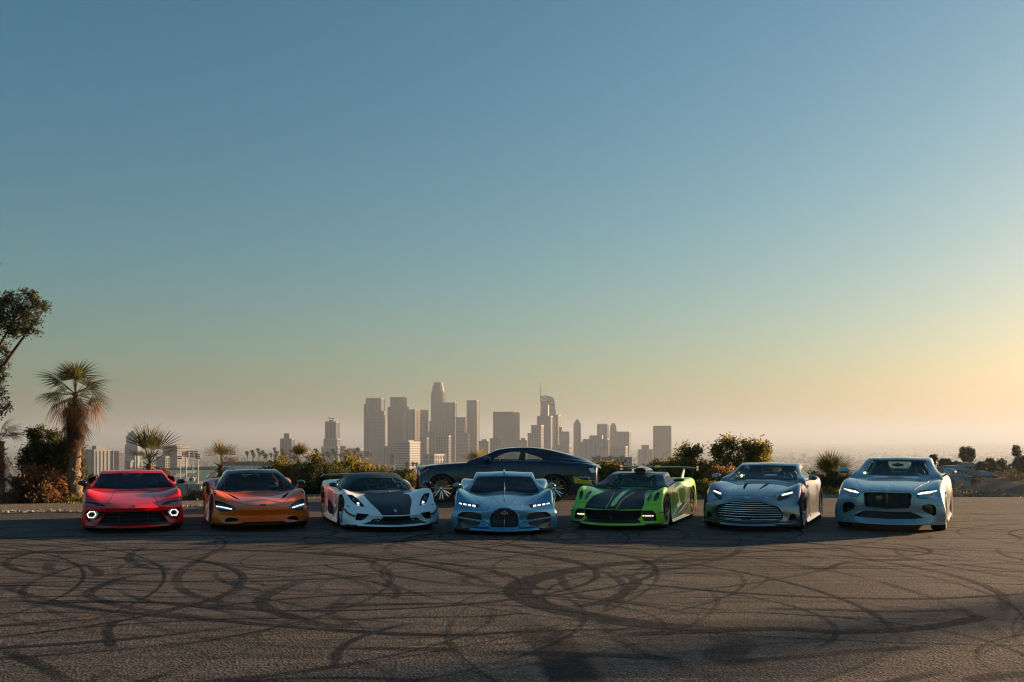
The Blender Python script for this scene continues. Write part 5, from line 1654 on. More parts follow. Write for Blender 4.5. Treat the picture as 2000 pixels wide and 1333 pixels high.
# ---------------------------------------------------------------- pale blue luxury coupe
def build_pale():
    cr = (1625, 880, 8.0)
    P = paint('pale_blue_paint', (.31, .41, .46), .5, .22, 1.8, False)
    c = Car('luxury_coupe', 'pale ice-blue luxury coupe with dark rectangular mesh grille and oval headlights', 'car', place(1741, 19.25), rad(-26.6))
    start(c, cr, (
        (-.93, .40, .80, .79, .76, .84, .70, .93, .62, .98, .45, .99, .30, .94, .19),
        (-.75, .34, .865, .855, .83, .86, .80, .955, .68, 1.0, .48, 1.01, .28, .97, .18),
        (-.42, .2, .92, .91, .895, .87, .885, .975, .76, 1.02, .52, 1.02, .26, .98, .17),
        (0, .06, .965, .955, .945, .87, .95, .985, .83, 1.03, .54, 1.03, .24, .99, .16),
        (.45, 0, 1.0, .995, .98, .86, .975, .975, .85, 1.01, .55, 1.01, .24, .98, .16),
        (.88, 0, 1.015, 1.01, 1.0, .84, .985, .95, .86, .98, .56, 1.0, .24, .98, .16),
        (1.3, 0, .7, .7, .8, .84, .99, .94, .87, .97, .56, 1.0, .24, .98, .16),
        (2.0, 0, .7, .7, .8, .85, 1.0, .94, .88, .98, .57, 1.0, .24, .98, .16),
        (2.5, 0, .95, .95, .96, .87, 1.02, .98, .9, 1.02, .58, 1.01, .24, .98, .16),
        (2.85, 0, 1.06, 1.06, 1.05, .87, 1.03, 1.0, .91, 1.04, .6, 1.03, .25, .98, .17),
        (3.5, -.02, 1.04, 1.04, 1.03, .83, .99, .93, .88, .97, .6, .97, .3, .93, .22),
        (3.85, -.2, .97, .96, .95, .74, .93, .82, .83, .87, .6, .87, .4, .83, .3)),
        [(-.965, .70), (-.97, .50), (-.965, .33), (-.98, .19)], [(3.87, .85), (3.87, .65), (3.8, .45), (3.75, .3)],
        ((1.65, 0, .60, 1.37, 1.33, .72, 1.16, .85, 1.01, (.03, -.28, -.6)), (2.1, 0, .62, 1.42, 1.37, .74, 1.18, .86, 1.02),
         (2.65, 0, .58, 1.39, 1.33, .70, 1.18, .83, 1.03), (3.1, 0, .48, 1.28, 1.23, .6, 1.14, .72, 1.04)),
        [(1.25, 1.19), (.86, 1.015), (.76, .8)], [(3.4, 1.15), (3.65, 1.05), (3.7, .85)],
        [(990, 142), (1460, 150), (1540, 392), (900, 410)],
        [[(1.15, 1.05), (1.4, 1.15), (1.7, 1.25), (2.1, 1.29), (2.6, 1.26), (2.85, 1.1), (2.0, 1.04)]],
        [(-.46, 1.29), (.46, 1.29), (.54, 1.12), (-.54, 1.12)], 2.85, .37, .37,
        (('front', 4, .8), ('col', 7, 1, 0, 11), ('row', 0, .45, 0, 3), ('col', 1, .3, 0, 5), ('col', 3, .4, 0, 9), ('corner', .25)),
        (('corner', .45), ('row', 0, .35, 0, 2), ('col', 2, .4, 0, 3)))
    gp = half_full(c.trace(cr, [(825, 664), (1215, 676), (1240, 700), (1222, 855), (1195, 896), (825, 904)]))
    c.recess(gp, M_MESH, .05)
    lg = half_full(c.trace(cr, [(825, 957), (1220, 962), (1330, 1002), (1428, 1052), (1300, 1072), (825, 1070)]))
    c.recess(lg, M_MESH, .07)
    ci = c.trace(cr, [(1395, 910), (1420, 856), (1500, 841), (1590, 851), (1630, 900), (1626, 1000), (1590, 1024), (1510, 990), (1430, 950)])
    c.recess(ci, M_GLOSSB, .07, mirror=True)
    hl = c.trace(cr, [(1320, 692), (1360, 642), (1450, 616), (1540, 626), (1586, 662), (1570, 710), (1490, 746), (1390, 750), (1335, 736)])
    c.recess(hl, M_LAMP, .05, mirror=True)
    close(c, P, P)
    c.strip('grille_surround', gp, .012, M_GLOSSB, closed=True)
    zt, zb = max(p[1] for p in gp), min(p[1] for p in gp)
    for i in range(-9, 10):          # lattice mesh
        x = i * .048
        c.strip('grille_lattice', [(x - .03, zb + .02), (x + .03, zt - .02)], .004, M_BLACK, off=-.03)
        c.strip('grille_lattice', [(x + .03, zb + .02), (x - .03, zt - .02)], .004, M_BLACK, off=-.034)
    c.strip('grille_bar', [(0, zb + .09), (0, zt - .01)], .007, M_DCHROME, off=-.01)
    c.patch('camera_pod', [(-.2, zt - .06), (-.09, zt - .06), (-.09, zb + .06), (-.2, zb + .06)], M_GLOSSB, -.02, .02)
    c.strip('lower_bar', [(-.55, .235), (.55, .235)], .008, M_GLOSSB, off=-.04)
    tub(c, 1.1, 2.9, .7); dash(c, 1.2, 1.0, .66)
    for x in (-.37, .37): seat(c, x, 2.0, .66, M_INT, M_CHROME, h=.66)
    steering_wheel(c, .37, 1.55, 1.04, M_BLACK); rear_mirror(c, 1.58, 1.28)
    dr = c.trace(cr, [(1345, 676), (1400, 656), (1520, 643), (1640, 629), (1640, 636), (1560, 656), (1400, 676)])
    refl = c.trace(cr, [(1340, 720), (1400, 690), (1560, 672), (1555, 708), (1480, 736), (1390, 742)])
    for sg, h in lamp(c, hl, None):
        c.patch('daytime_light', dr if sg > 0 else mirror_poly(dr), M_DRL, .006, .03, parent=h)
        c.patch('reflector', refl if sg > 0 else mirror_poly(refl), M_LAMPS, -.02, .03, parent=h)
        c.strip('headlight_rim', hl if sg > 0 else mirror_poly(hl), .007, M_GLOSSB, off=.0, closed=True, parent=h)
    bz = c.trace(cr, [(825, 610)])[0][1]
    c.patch('badge', [(-.075, bz + .008), (-.02, bz - .002), (0, bz + .014), (.02, bz - .002), (.075, bz + .008), (.03, bz - .012), (0, bz - .014), (-.03, bz - .012)], M_CHROME, .006)
    cl = c.line3([(0, -.75), (0, .3), (0, .84)], '-z', 'body', 0)
    MB().tube(cl, .004, 6).obj('bonnet_ridge', P, c.root, True)
    sm = c.trace(cr, [(1640, 425), (1500, 500), (1400, 545), (1300, 610), (1218, 668)], axis='-z')
    c.strip('bonnet_seam', sm, .004, M_BLACK, '-z', off=-.001, mirror=True)
    mk = c.trace(cr, [(1634, 850), (1668, 845), (1670, 862), (1640, 868)])
    c.patch('side_marker', mk, M_SIDE, .004, mirror=True)
    splitter(c, 1.0, -1.0, .42, .155, .185, P)
    mirror_part(c, 1.05, 1.08, 1.13, .24, .14, .17, P, P, (.86, 1.05, 1.02), shape=.35, tilt=-.08, arm_r=.03)
    wheels(c, 2.85, 1.76, 1.76, .37, .37, .275, .31, 10, 'twin', M_DCHROME)
    skirts(c, 1.0, .35, 2.4, .15, P)
build_pale()
# ---------------------------------------------------------------- red wedge supercar
MID_REAR = lambda hw: None
def build_red():
    cr = (140, 900, 8.0)
    P = paint('red_paint', (.92, .004, .003), .0, .3)
    c = Car('sports_car', 'red wedge-shaped supercar with black mirrors and hexagonal white running lights', 'car', place(260.0, 19.15), rad(22.3), .945)
    start(c, cr, (
        (-1.00, .40, .49, .49, .50, .84, .53, .90, .47, .92, .34, .93, .22, .90, .14),
        (-.78, .34, .555, .56, .58, .86, .62, .935, .55, .955, .36, .96, .22, .93, .13),
        (-.45, .22, .625, .63, .665, .86, .735, .95, .67, .985, .40, .985, .22, .95, .12),
        (-.05, .08, .685, .69, .73, .85, .79, .96, .73, 1.0, .42, 1.0, .22, .96, .12),
        (.40, 0, .735, .735, .75, .83, .785, .95, .72, .99, .44, .985, .22, .95, .12),
        (.80, 0, .762, .76, .755, .82, .77, .93, .70, .97, .46, .975, .22, .95, .12),
        (1.20, 0, .5, .5, .60, .82, .79, .92, .71, .96, .47, .975, .22, .95, .12),
        (1.75, 0, .5, .5, .60, .82, .83, .93, .75, .97, .48, .985, .22, .95, .12),
        (2.20, 0, .86, .87, .88, .84, .90, .97, .80, 1.0, .5, 1.0, .22, .96, .12),
        (2.75, 0, .96, .96, .96, .86, .94, .98, .84, 1.02, .52, 1.02, .24, .96, .14),
        (3.30, 0, .93, .93, .93, .84, .91, .95, .82, .99, .55, .98, .3, .9, .2),
        (3.60, -.1, .88, .88, .87, .80, .85, .88, .78, .92, .55, .9, .38, .85, .28)),
        [(-1.01, .44), (-.97, .34), (-.97, .24), (-1.0, .14)], [(3.62, .78), (3.6, .6), (3.55, .4), (3.5, .28)],
        ((1.60, 0, .60, 1.10, 1.075, .715, .94, .83, .795, (.03, -.30, -.60)), (2.0, 0, .61, 1.135, 1.10, .73, .97, .84, .83),
         (2.45, 0, .58, 1.12, 1.07, .70, .98, .80, .88), (2.8, 0, .50, 1.06, 1.03, .60, .97, .68, .91)),
        [(1.19, .945), (.79, .775), (.7, .55)], [(2.98, 1.0), (3.1, .94), (3.2, .8)],
        [(985, 192), (1425, 197), (1588, 414), (985, 450)],
        [[(1.02, .84), (1.35, .965), (1.66, 1.045), (2.05, 1.05), (2.2, .98), (2.25, .86), (1.6, .83)]],
        [(-.40, 1.04), (.40, 1.04), (.26, .93), (-.26, .93)], 2.66, .335, .35,
        (('col', 2, .35, 0, 5), ('col', 3, .5, 0, 6), ('col', 5, .3, 0, 11), ('row', 0, .8, 0, 3), ('front', 1, .6), ('corner', .6), ('front', 4, 1.0), ('col', 7, 1, 0, 11)),
        (('corner', .75), ('row', 0, .5, 0, 2), ('col', 2, .7, 0, 3)))
    c.recess(half_full(c.trace(cr, [(985, 797), (1400, 785), (1425, 845), (1515, 958), (1450, 972), (985, 985)])), M_VOID, .10)
    pod = c.trace(cr, [(1400, 783), (1672, 742), (1692, 790), (1652, 918), (1562, 914), (1425, 818)])
    c.recess(pod, M_GLOSSB, .07, mirror=True)
    hl = c.trace(cr, [(1385, 697), (1440, 655), (1540, 628), (1718, 592), (1702, 640), (1640, 657), (1480, 690)])
    c.recess(hl, M_GLOSSB, .045, mirror=True)
    close(c, P, P, M_GLASSD)
    c.strip('rear_window_frame', c.rearw, .018, M_WHITEP, '-y', 'cabin', -.05, closed=True)
    tub(c, 1.02, 2.1, .7); dash(c, 1.15, .79, .66)
    seat(c, -.36, 1.85, .5, M_INT); seat(c, .36, 1.85, .5, M_INT)
    steering_wheel(c, .36, 1.42, .80, M_BLACK); rear_mirror(c, 1.5, 1.03)
    lit = c.trace(cr, [(1500, 655), (1660, 612), (1672, 636), (1640, 652), (1520, 676)])
    hx = c.trace(cr, [(1548, 812), (1578, 768), (1638, 765), (1677, 802), (1653, 852), (1583, 858)])
    for sg, h in lamp(c, hl, None):
        c.patch('reflector', lit if sg > 0 else mirror_poly(lit), M_LAMPS, -.02, .03, parent=h)
        h2 = hx if sg > 0 else mirror_poly(hx)
        d = empty('running_light', (0, 0, 0)); d.parent = c.root
        c.strip('lit_ring', h2, .010, M_DRL, off=-.03, closed=True, parent=d)
        c.patch('lamp_cover', h2, M_GLOSSB, -.045, .06, parent=d)
    for z in (.22, .265, .31, .355): c.strip('grille_bar', [(-.58, z), (.58, z)], .008, M_BLACK, off=-.06)
    for x in (-.28, .28): c.strip('grille_post', [(x, .19), (x, .40)], .014, M_BLACK, off=-.05)
    splitter(c, .96, -1.06, .46, .10, .145, M_CARBON)
    c.patch('lower_valance', [(-.52, .2), (.52, .2), (.72, .17), (.72, .152), (-.72, .152), (-.72, .17)], M_BLACK, .006)
    bz = c.trace(cr, [(993, 735)])[0][1]
    c.patch('badge', [(-.032, bz + .032), (.032, bz + .032), (.03, bz - .01), (0, bz - .042), (-.03, bz - .01)], M_BLACK, .006)
    c.patch('badge_emblem', [(-.012, bz + .02), (.012, bz + .02), (.014, bz - .015), (0, bz - .025), (-.014, bz - .015)], M_GOLD, .009)
    hc = c.trace(cr, [(1225, 470), (1290, 560), (1352, 655)], axis='-z')
    c.strip('hood_seam', hc, .004, M_BLACK, '-z', off=-.001, mirror=True)
    c.strip('hood_edge_seam', [(0, bz + .055), (.3, bz + .06), (.62, bz + .085)], .003, M_BLACK, off=-.001, mirror=True)
    mirror_part(c, 1.03, 1.08, .90, .20, .11, .16, M_GLOSSB, M_BLACK, (.86, 1.15, .81), shape=.25)
    wheels(c, 2.66, 1.68, 1.66, .335, .35, .25, .32, 10, 'twin', M_RIMB)
    for sg in (1, -1):
        e = MB()
        e.add([(sg * .80, 1.95, .86), (sg * .95, 2.05, .84), (sg * .93, 2.12, .96), (sg * .78, 2.02, 1.01), (sg * .80, 2.9, .94), (sg * .95, 2.9, .86), (sg * .93, 2.9, .89), (sg * .76, 2.9, .97)],
              [(0, 1, 5, 4), (3, 7, 6, 2), (1, 2, 6, 5), (0, 4, 7, 3), (4, 5, 6, 7)])
        e.obj('air_scoop', P, c.root, True, 30)
    skirts(c, 1.0, .3, 2.3, .12, M_CARBON)
build_red()

# ---------------------------------------------------------------- orange supercar
def build_orange():
    cr = (380, 900, 8.0)
    P = paint('orange_paint', (1.0, .135, .0), .0, .3)
    c = Car('sports_car', 'orange supercar with black roof and dark teardrop headlights', 'car', place(505.5, 19.55), rad(20.3))
    start(c, cr, (
        (-.95, .42, .47, .465, .46, .80, .45, .87, .42, .90, .33, .91, .24, .86, .17),
        (-.75, .38, .54, .535, .53, .82, .535, .90, .49, .93, .36, .94, .24, .90, .15),
        (-.42, .22, .60, .595, .615, .83, .68, .92, .62, .96, .40, .96, .24, .92, .13),
        (-.02, .08, .65, .645, .675, .83, .755, .935, .70, .965, .42, .965, .22, .92, .12),
        (.35, 0, .69, .685, .70, .82, .755, .92, .69, .95, .44, .95, .22, .92, .12),
        (.68, 0, .71, .705, .70, .80, .725, .89, .66, .92, .45, .94, .22, .92, .12),
        (1.1, 0, .45, .45, .55, .78, .72, .86, .64, .90, .44, .95, .22, .93, .12),
        (1.7, 0, .45, .45, .6, .80, .80, .88, .70, .91, .46, .96, .22, .93, .12),
        (2.2, 0, .85, .86, .87, .84, .90, .94, .80, .96, .50, .965, .22, .93, .12),
        (2.7, 0, .95, .95, .93, .82, .91, .94, .82, .97, .52, .97, .24, .93, .13),
        (3.2, 0, .90, .90, .88, .8, .86, .9, .8, .94, .55, .94, .3, .88, .2),
        (3.5, -.12, .82, .82, .8, .75, .79, .82, .74, .86, .55, .85, .36, .8, .28)),
        [(-.985, .41), (-.96, .33), (-.975, .25), (-1.0, .17)], [(3.52, .74), (3.5, .6), (3.45, .4), (3.4, .28)],
        ((1.38, 0, .52, 1.11, 1.075, .66, .92, .76, .73, (.05, -.28, -.56)), (1.8, 0, .54, 1.14, 1.095, .68, .93, .79, .78),
         (2.3, 0, .50, 1.11, 1.05, .62, .95, .76, .86), (2.9, 0, .36, 1.02, .98, .46, .93, .56, .88)),
        [(.98, .92), (.62, .715), (.54, .5)], [(3.1, .95), (3.25, .9), (3.3, .75)],
        [(950, 195), (1290, 202), (1400, 300), (1515, 440), (1000, 482)],
        [[(.90, .78), (1.2, .93), (1.45, 1.03), (1.85, 1.04), (2.1, .98), (2.15, .84), (1.5, .78)]],
        [(-.42, 1.07), (.42, 1.07), (.38, .96), (-.38, .96)], 2.67, .335, .35,
        (('front', 1, .5), ('front', 4, 1.0), ('col', 7, 1, 0, 11), ('corner', .3), ('col', 5, .3, 3, 11), ('col', 3, .2, 0, 6)),
        (('corner', .5), ('row', 0, .3, 0, 2), ('col', 2, .4, 0, 3)))
    hl = c.trace(cr, [(1465, 725), (1530, 670), (1620, 620), (1700, 590), (1722, 620), (1715, 720), (1690, 765), (1580, 772), (1490, 748)])
    c.recess(hl, M_GLOSSB, .07, mirror=True)
    lo = c.trace(cr, [(1440, 905), (1480, 875), (1560, 860), (1610, 880), (1638, 912), (1610, 930), (1480, 922)])
    c.recess(lo, M_VOID, .08, mirror=True)
    c.recess(half_full(c.trace(cr, [(1097, 952), (1370, 945), (1470, 978), (1440, 1002), (1097, 1004)])), M_VOID, .06)
    vent = c.trace(cr, [(1350, 602), (1390, 545), (1440, 510), (1484, 488), (1452, 532), (1402, 582)], axis='-z')
    c.recess(vent, M_VOID, .04, axis='-z', mirror=True)
    fv = c.trace(cr, [(1660, 482), (1690, 478), (1712, 505), (1690, 508)], axis='-z')
    c.recess(fv, M_VOID, .03, axis='-z', mirror=True)
    for ax in ('x', '-x'): c.recess([(1.45, .66), (1.8, .78), (2.2, .84), (2.2, .62), (1.7, .55)], M_GLOSSB, .05, axis=ax)
    close(c, P, M_GLOSSB)
    tub(c, .9, 2.1, .7); dash(c, 1.0, .72, .62)
    for x in (-.34, .34): seat(c, x, 1.72, .42, M_INT, simple('orange_piping', (.8, .16, .02), .5), h=.66)
    steering_wheel(c, .34, 1.3, .74, M_BLACK); rear_mirror(c, 1.3, 1.03)
    dr = c.trace(cr, [(1535, 722), (1600, 700), (1715, 668)])
    inn = c.trace(cr, [(1500, 738), (1560, 690), (1700, 640), (1705, 720), (1680, 752), (1580, 758)])
    for sg, h in lamp(c, hl, None):
        c.strip('daytime_strip', dr if sg > 0 else mirror_poly(dr), .012, M_DRL, off=-.02, parent=h)
        c.patch('lamp_bowl', inn if sg > 0 else mirror_poly(inn), M_LAMP, -.045, .06, parent=h)
    sm = c.trace(cr, [(1560, 488), (1505, 560), (1385, 650), (1280, 698), (1097, 716)], axis='-z')
    c.strip('hood_seam', sm, .004, M_BLACK, '-z', off=-.001, mirror=True)
    bz = c.trace(cr, [(1097, 693)])[0][1]
    c.patch('badge', [(-.055, bz + .01), (.055, bz + .01), (.055, bz - .01), (-.055, bz - .01)], M_BLACK, .006)
    c.patch('sensor', [(-.012, .30), (.012, .30), (.012, .275), (-.012, .275)], M_BLACK, .005)
    splitter(c, .90, -.99, .42, .12, .15, M_CARBON)
    mirror_part(c, .99, .95, .865, .165, .105, .18, M_GLOSSB, P, (.83, .82, .74), shape=.2, tilt=-.1, arm_r=.028)
    wheels(c, 2.67, 1.68, 1.62, .335, .35, .25, .32, 10, 'twin', M_RIMB, caliper=simple('orange_caliper', (.8, .14, .02), .4))
    skirts(c, .96, .3, 2.3, .12, M_CARBON)
build_orange()
# ---------------------------------------------------------------- dark blue coupe parked across, behind the row
def build_dark():
    cr = (795, 860, 5.263)
    P = paint('midnight_blue_paint', (.006, .012, .036), .2, .15, 2.2)
    c = Car('luxury_coupe', 'midnight blue fastback luxury coupe parked sideways behind the row, red seats', 'car', (pxX(862.5, 27.3), 28.3, 0), rad(-90))
    body = (
        (-.82, .18, .98, .98, .97, .72, .95, .82, .88, .90, .62, .92, .40, .88, .24),
        (-.60, .12, 1.04, 1.04, 1.03, .78, 1.02, .90, .93, .97, .65, .98, .38, .93, .22),
        (-.2, .05, 1.085, 1.085, 1.08, .82, 1.07, .95, .98, 1.0, .68, 1.0, .35, .97, .2),
        (.4, 0, 1.125, 1.125, 1.12, .84, 1.11, .96, 1.0, 1.0, .7, 1.0, .35, .97, .2),
        (.9, 0, 1.155, 1.155, 1.15, .85, 1.14, .95, 1.03, .99, .7, 1.0, .35, .97, .2),
        (1.06, 0, 1.15, 1.15, 1.148, .85, 1.15, .95, 1.04, .985, .7, .99, .35, .97, .2),
        (1.7, 0, .8, .8, .9, .85, 1.16, .945, 1.04, .985, .7, .99, .35, .97, .2),
        (2.5, 0, .8, .8, .9, .85, 1.165, .95, 1.05, .99, .7, .99, .35, .97, .2),
        (3.1, 0, 1.0, 1.0, 1.05, .86, 1.17, .98, 1.07, 1.02, .72, 1.02, .35, .97, .2),
        (3.6, 0, 1.14, 1.14, 1.14, .86, 1.16, .99, 1.06, 1.03, .72, 1.02, .36, .96, .22),
        (4.2, 0, 1.11, 1.11, 1.11, .8, 1.11, .92, 1.02, .97, .72, .97, .4, .9, .26),
        (4.60, -.12, 1.06, 1.06, 1.05, .7, 1.04, .82, .96, .88, .72, .9, .45, .84, .32))
    c.crop = cr
    c.set_body(cage_box('body', [S_(*r) for r in body], [(-.84, .88), (-.85, .65), (-.85, .42), (-.82, .24)], [(4.63, .92), (4.62, .72), (4.66, .48), (4.6, .32)],
                        creases=(('front', 4, .8), ('col', 7, 1, 0, 11), ('col', 3, .2, 0, 11), ('corner', .4), ('row', 0, .4, 0, 3))))
    cab = ((1.68, 0, .60, 1.525, 1.49, .72, 1.32, .84, 1.17, (.02, -.32, -.68)), (2.3, 0, .62, 1.585, 1.54, .74, 1.34, .86, 1.175),
           (2.9, 0, .60, 1.555, 1.505, .73, 1.33, .85, 1.175), (3.5, 0, .56, 1.44, 1.39, .68, 1.28, .8, 1.165), (4.1, 0, .48, 1.265, 1.225, .6, 1.18, .72, 1.12))
    c.set_cabin(cage_box('cabin', [G_(*r) for r in cab], [(1.26, 1.36), (.86, 1.17), (.76, .95)], [(4.4, 1.14), (4.58, 1.05), (4.6, .9)], T=3,
                         creases=(('corner', .4), ('row', 0, .3, 0, 2), ('col', 2, .35, 0, 4))))
    c.arch(0, .39, .435, .70, 1.4, M_VOID); c.arch(3.24, .39, .435, .70, 1.4, M_VOID)
    c.wsf = [(-.52, 1.47), (.52, 1.47), (.74, 1.22), (.5, 1.19), (-.5, 1.19), (-.74, 1.22)]
    c.recess(c.wsf, M_BLACK, .34, which='cabin')
    c.sidew = [[(1.46, 1.20), (1.594, 1.31), (1.82, 1.41), (2.07, 1.447), (2.285, 1.447), (2.294, 1.195)],
               [(2.39, 1.425), (2.667, 1.346), (2.865, 1.27), (2.97, 1.2), (2.39, 1.195)]]
    c.rearw = [(-.42, 1.36), (.42, 1.36), (.5, 1.22), (-.5, 1.22)]
    for w in c.sidew:
        for ax in ('x', '-x'): c.recess(w, M_BLACK, .13, axis=ax, which='cabin')
    c.recess(c.rearw, M_BLACK, .16, axis='-y', which='cabin')
    tl = [(4.22, .99), (4.40, 1.0), (4.47, .84), (4.30, .83)]
    c.recess(tl, M_LAMP, .04, axis='-x'); c.recess(tl, M_LAMP, .04, axis='x')
    gr = [(-.5, .98), (.5, .98), (.5, .45), (-.5, .45)]
    c.recess(gr, M_VOID, .05)
    close(c, P, P, M_LENS)
    M_WL = simple('frosted_lamp', (.75, .74, .72), .3)
    for ax in ('x', '-x'):
        sg = 1 if ax == '-x' else -1
        c.patch('tail_lamp', [(4.24, .98), (4.39, .99), (4.45, .85), (4.31, .84)], M_WL, .003, .02, axis=ax)
        c.patch('side_marker', [(-.64, .80), (-.60, .80), (-.44, .91), (-.36, .945), (-.36, .965), (-.46, .93)], M_AMBER, .006, axis=ax)
        c.patch('reflector', [(3.78, .74), (3.82, .74), (3.90, .56), (3.86, .55)], M_SIDE, .006, axis=ax)
        c.strip('door_seam', [(1.05, 1.12), (1.0, .8), (.95, .45), (1.05, .3)], .004, M_BLACK, ax, off=-.001)
        c.strip('door_seam', [(2.33, 1.14), (2.34, .8), (2.36, .45), (2.3, .3)], .004, M_BLACK, ax, off=-.001)
        c.strip('door_handle', [(1.12, 1.0), (1.4, 1.005)], .014, M_GLOSSB, ax, off=.012)
        c.strip('fender_spear', [(.85, .985), (1.12, .99)], .008, M_GLOSSB, ax, off=.003)
        c.strip('window_trim', [(1.46, 1.18), (2.0, 1.185), (3.0, 1.185)], .008, M_CHROME, ax, 'cabin', .004)
        c.strip('sill_line', [(.6, .34), (1.6, .33), (2.6, .34)], .006, M_DCHROME, ax, off=.004)
        c.strip('rear_bumper_trim', [(3.85, .66), (4.2, .64), (4.45, .60)], .008, M_CHROME, ax, off=.006)
        hl = [(-.74, .86), (-.60, .88), (-.60, .78), (-.74, .76)]
        c.patch('headlight', hl, M_LAMPS, .004, .02, axis=ax)
        c.strip('daytime_strip', [(-.76, .935), (-.55, .955)], .008, simple('amber_strip', (.7, .5, .2), .3), ax, off=.004)
        c.patch('crest', [(.63, .70), (.69, .70), (.69, .64), (.63, .64)], M_CHROME, .006, axis=ax)
    for i in range(12):
        x = -.46 + .92 * i / 11
        c.strip('grille_vane', [(x, .96), (x, .47)], .012, M_CHROME, off=-.01)
    tub(c, 1.15, 3.0, .72); dash(c, 1.3, 1.13, .7)
    M_REDL = simple('red_leather', (.42, .015, .025), .5)
    for x in (-.38, .38): seat(c, x, 2.22, .74, M_REDL, h=.66, lean=.2)
    for x in (-.36, .36): seat(c, x, 3.0, .70, M_REDL, h=.5, lean=.25)
    steering_wheel(c, -.38, 1.65, 1.16, M_BLACK)
    MB().tube([(0, -.78, 1.0), (0, -.74, 1.05), (.0, -.66, 1.10)], [.02, .012, .02], 6).obj('hood_ornament', M_CHROME, c.root, True)
    mirror_part(c, 1.06, 1.32, 1.24, .2, .15, .17, P, P, (.88, 1.35, 1.17), shape=.2, arm_r=.03)
    wheels(c, 3.24, 1.76, 1.76, .39, .39, .27, .30, 7, 'twin', M_RIMS, lip_mat=M_RIMB)
build_dark()
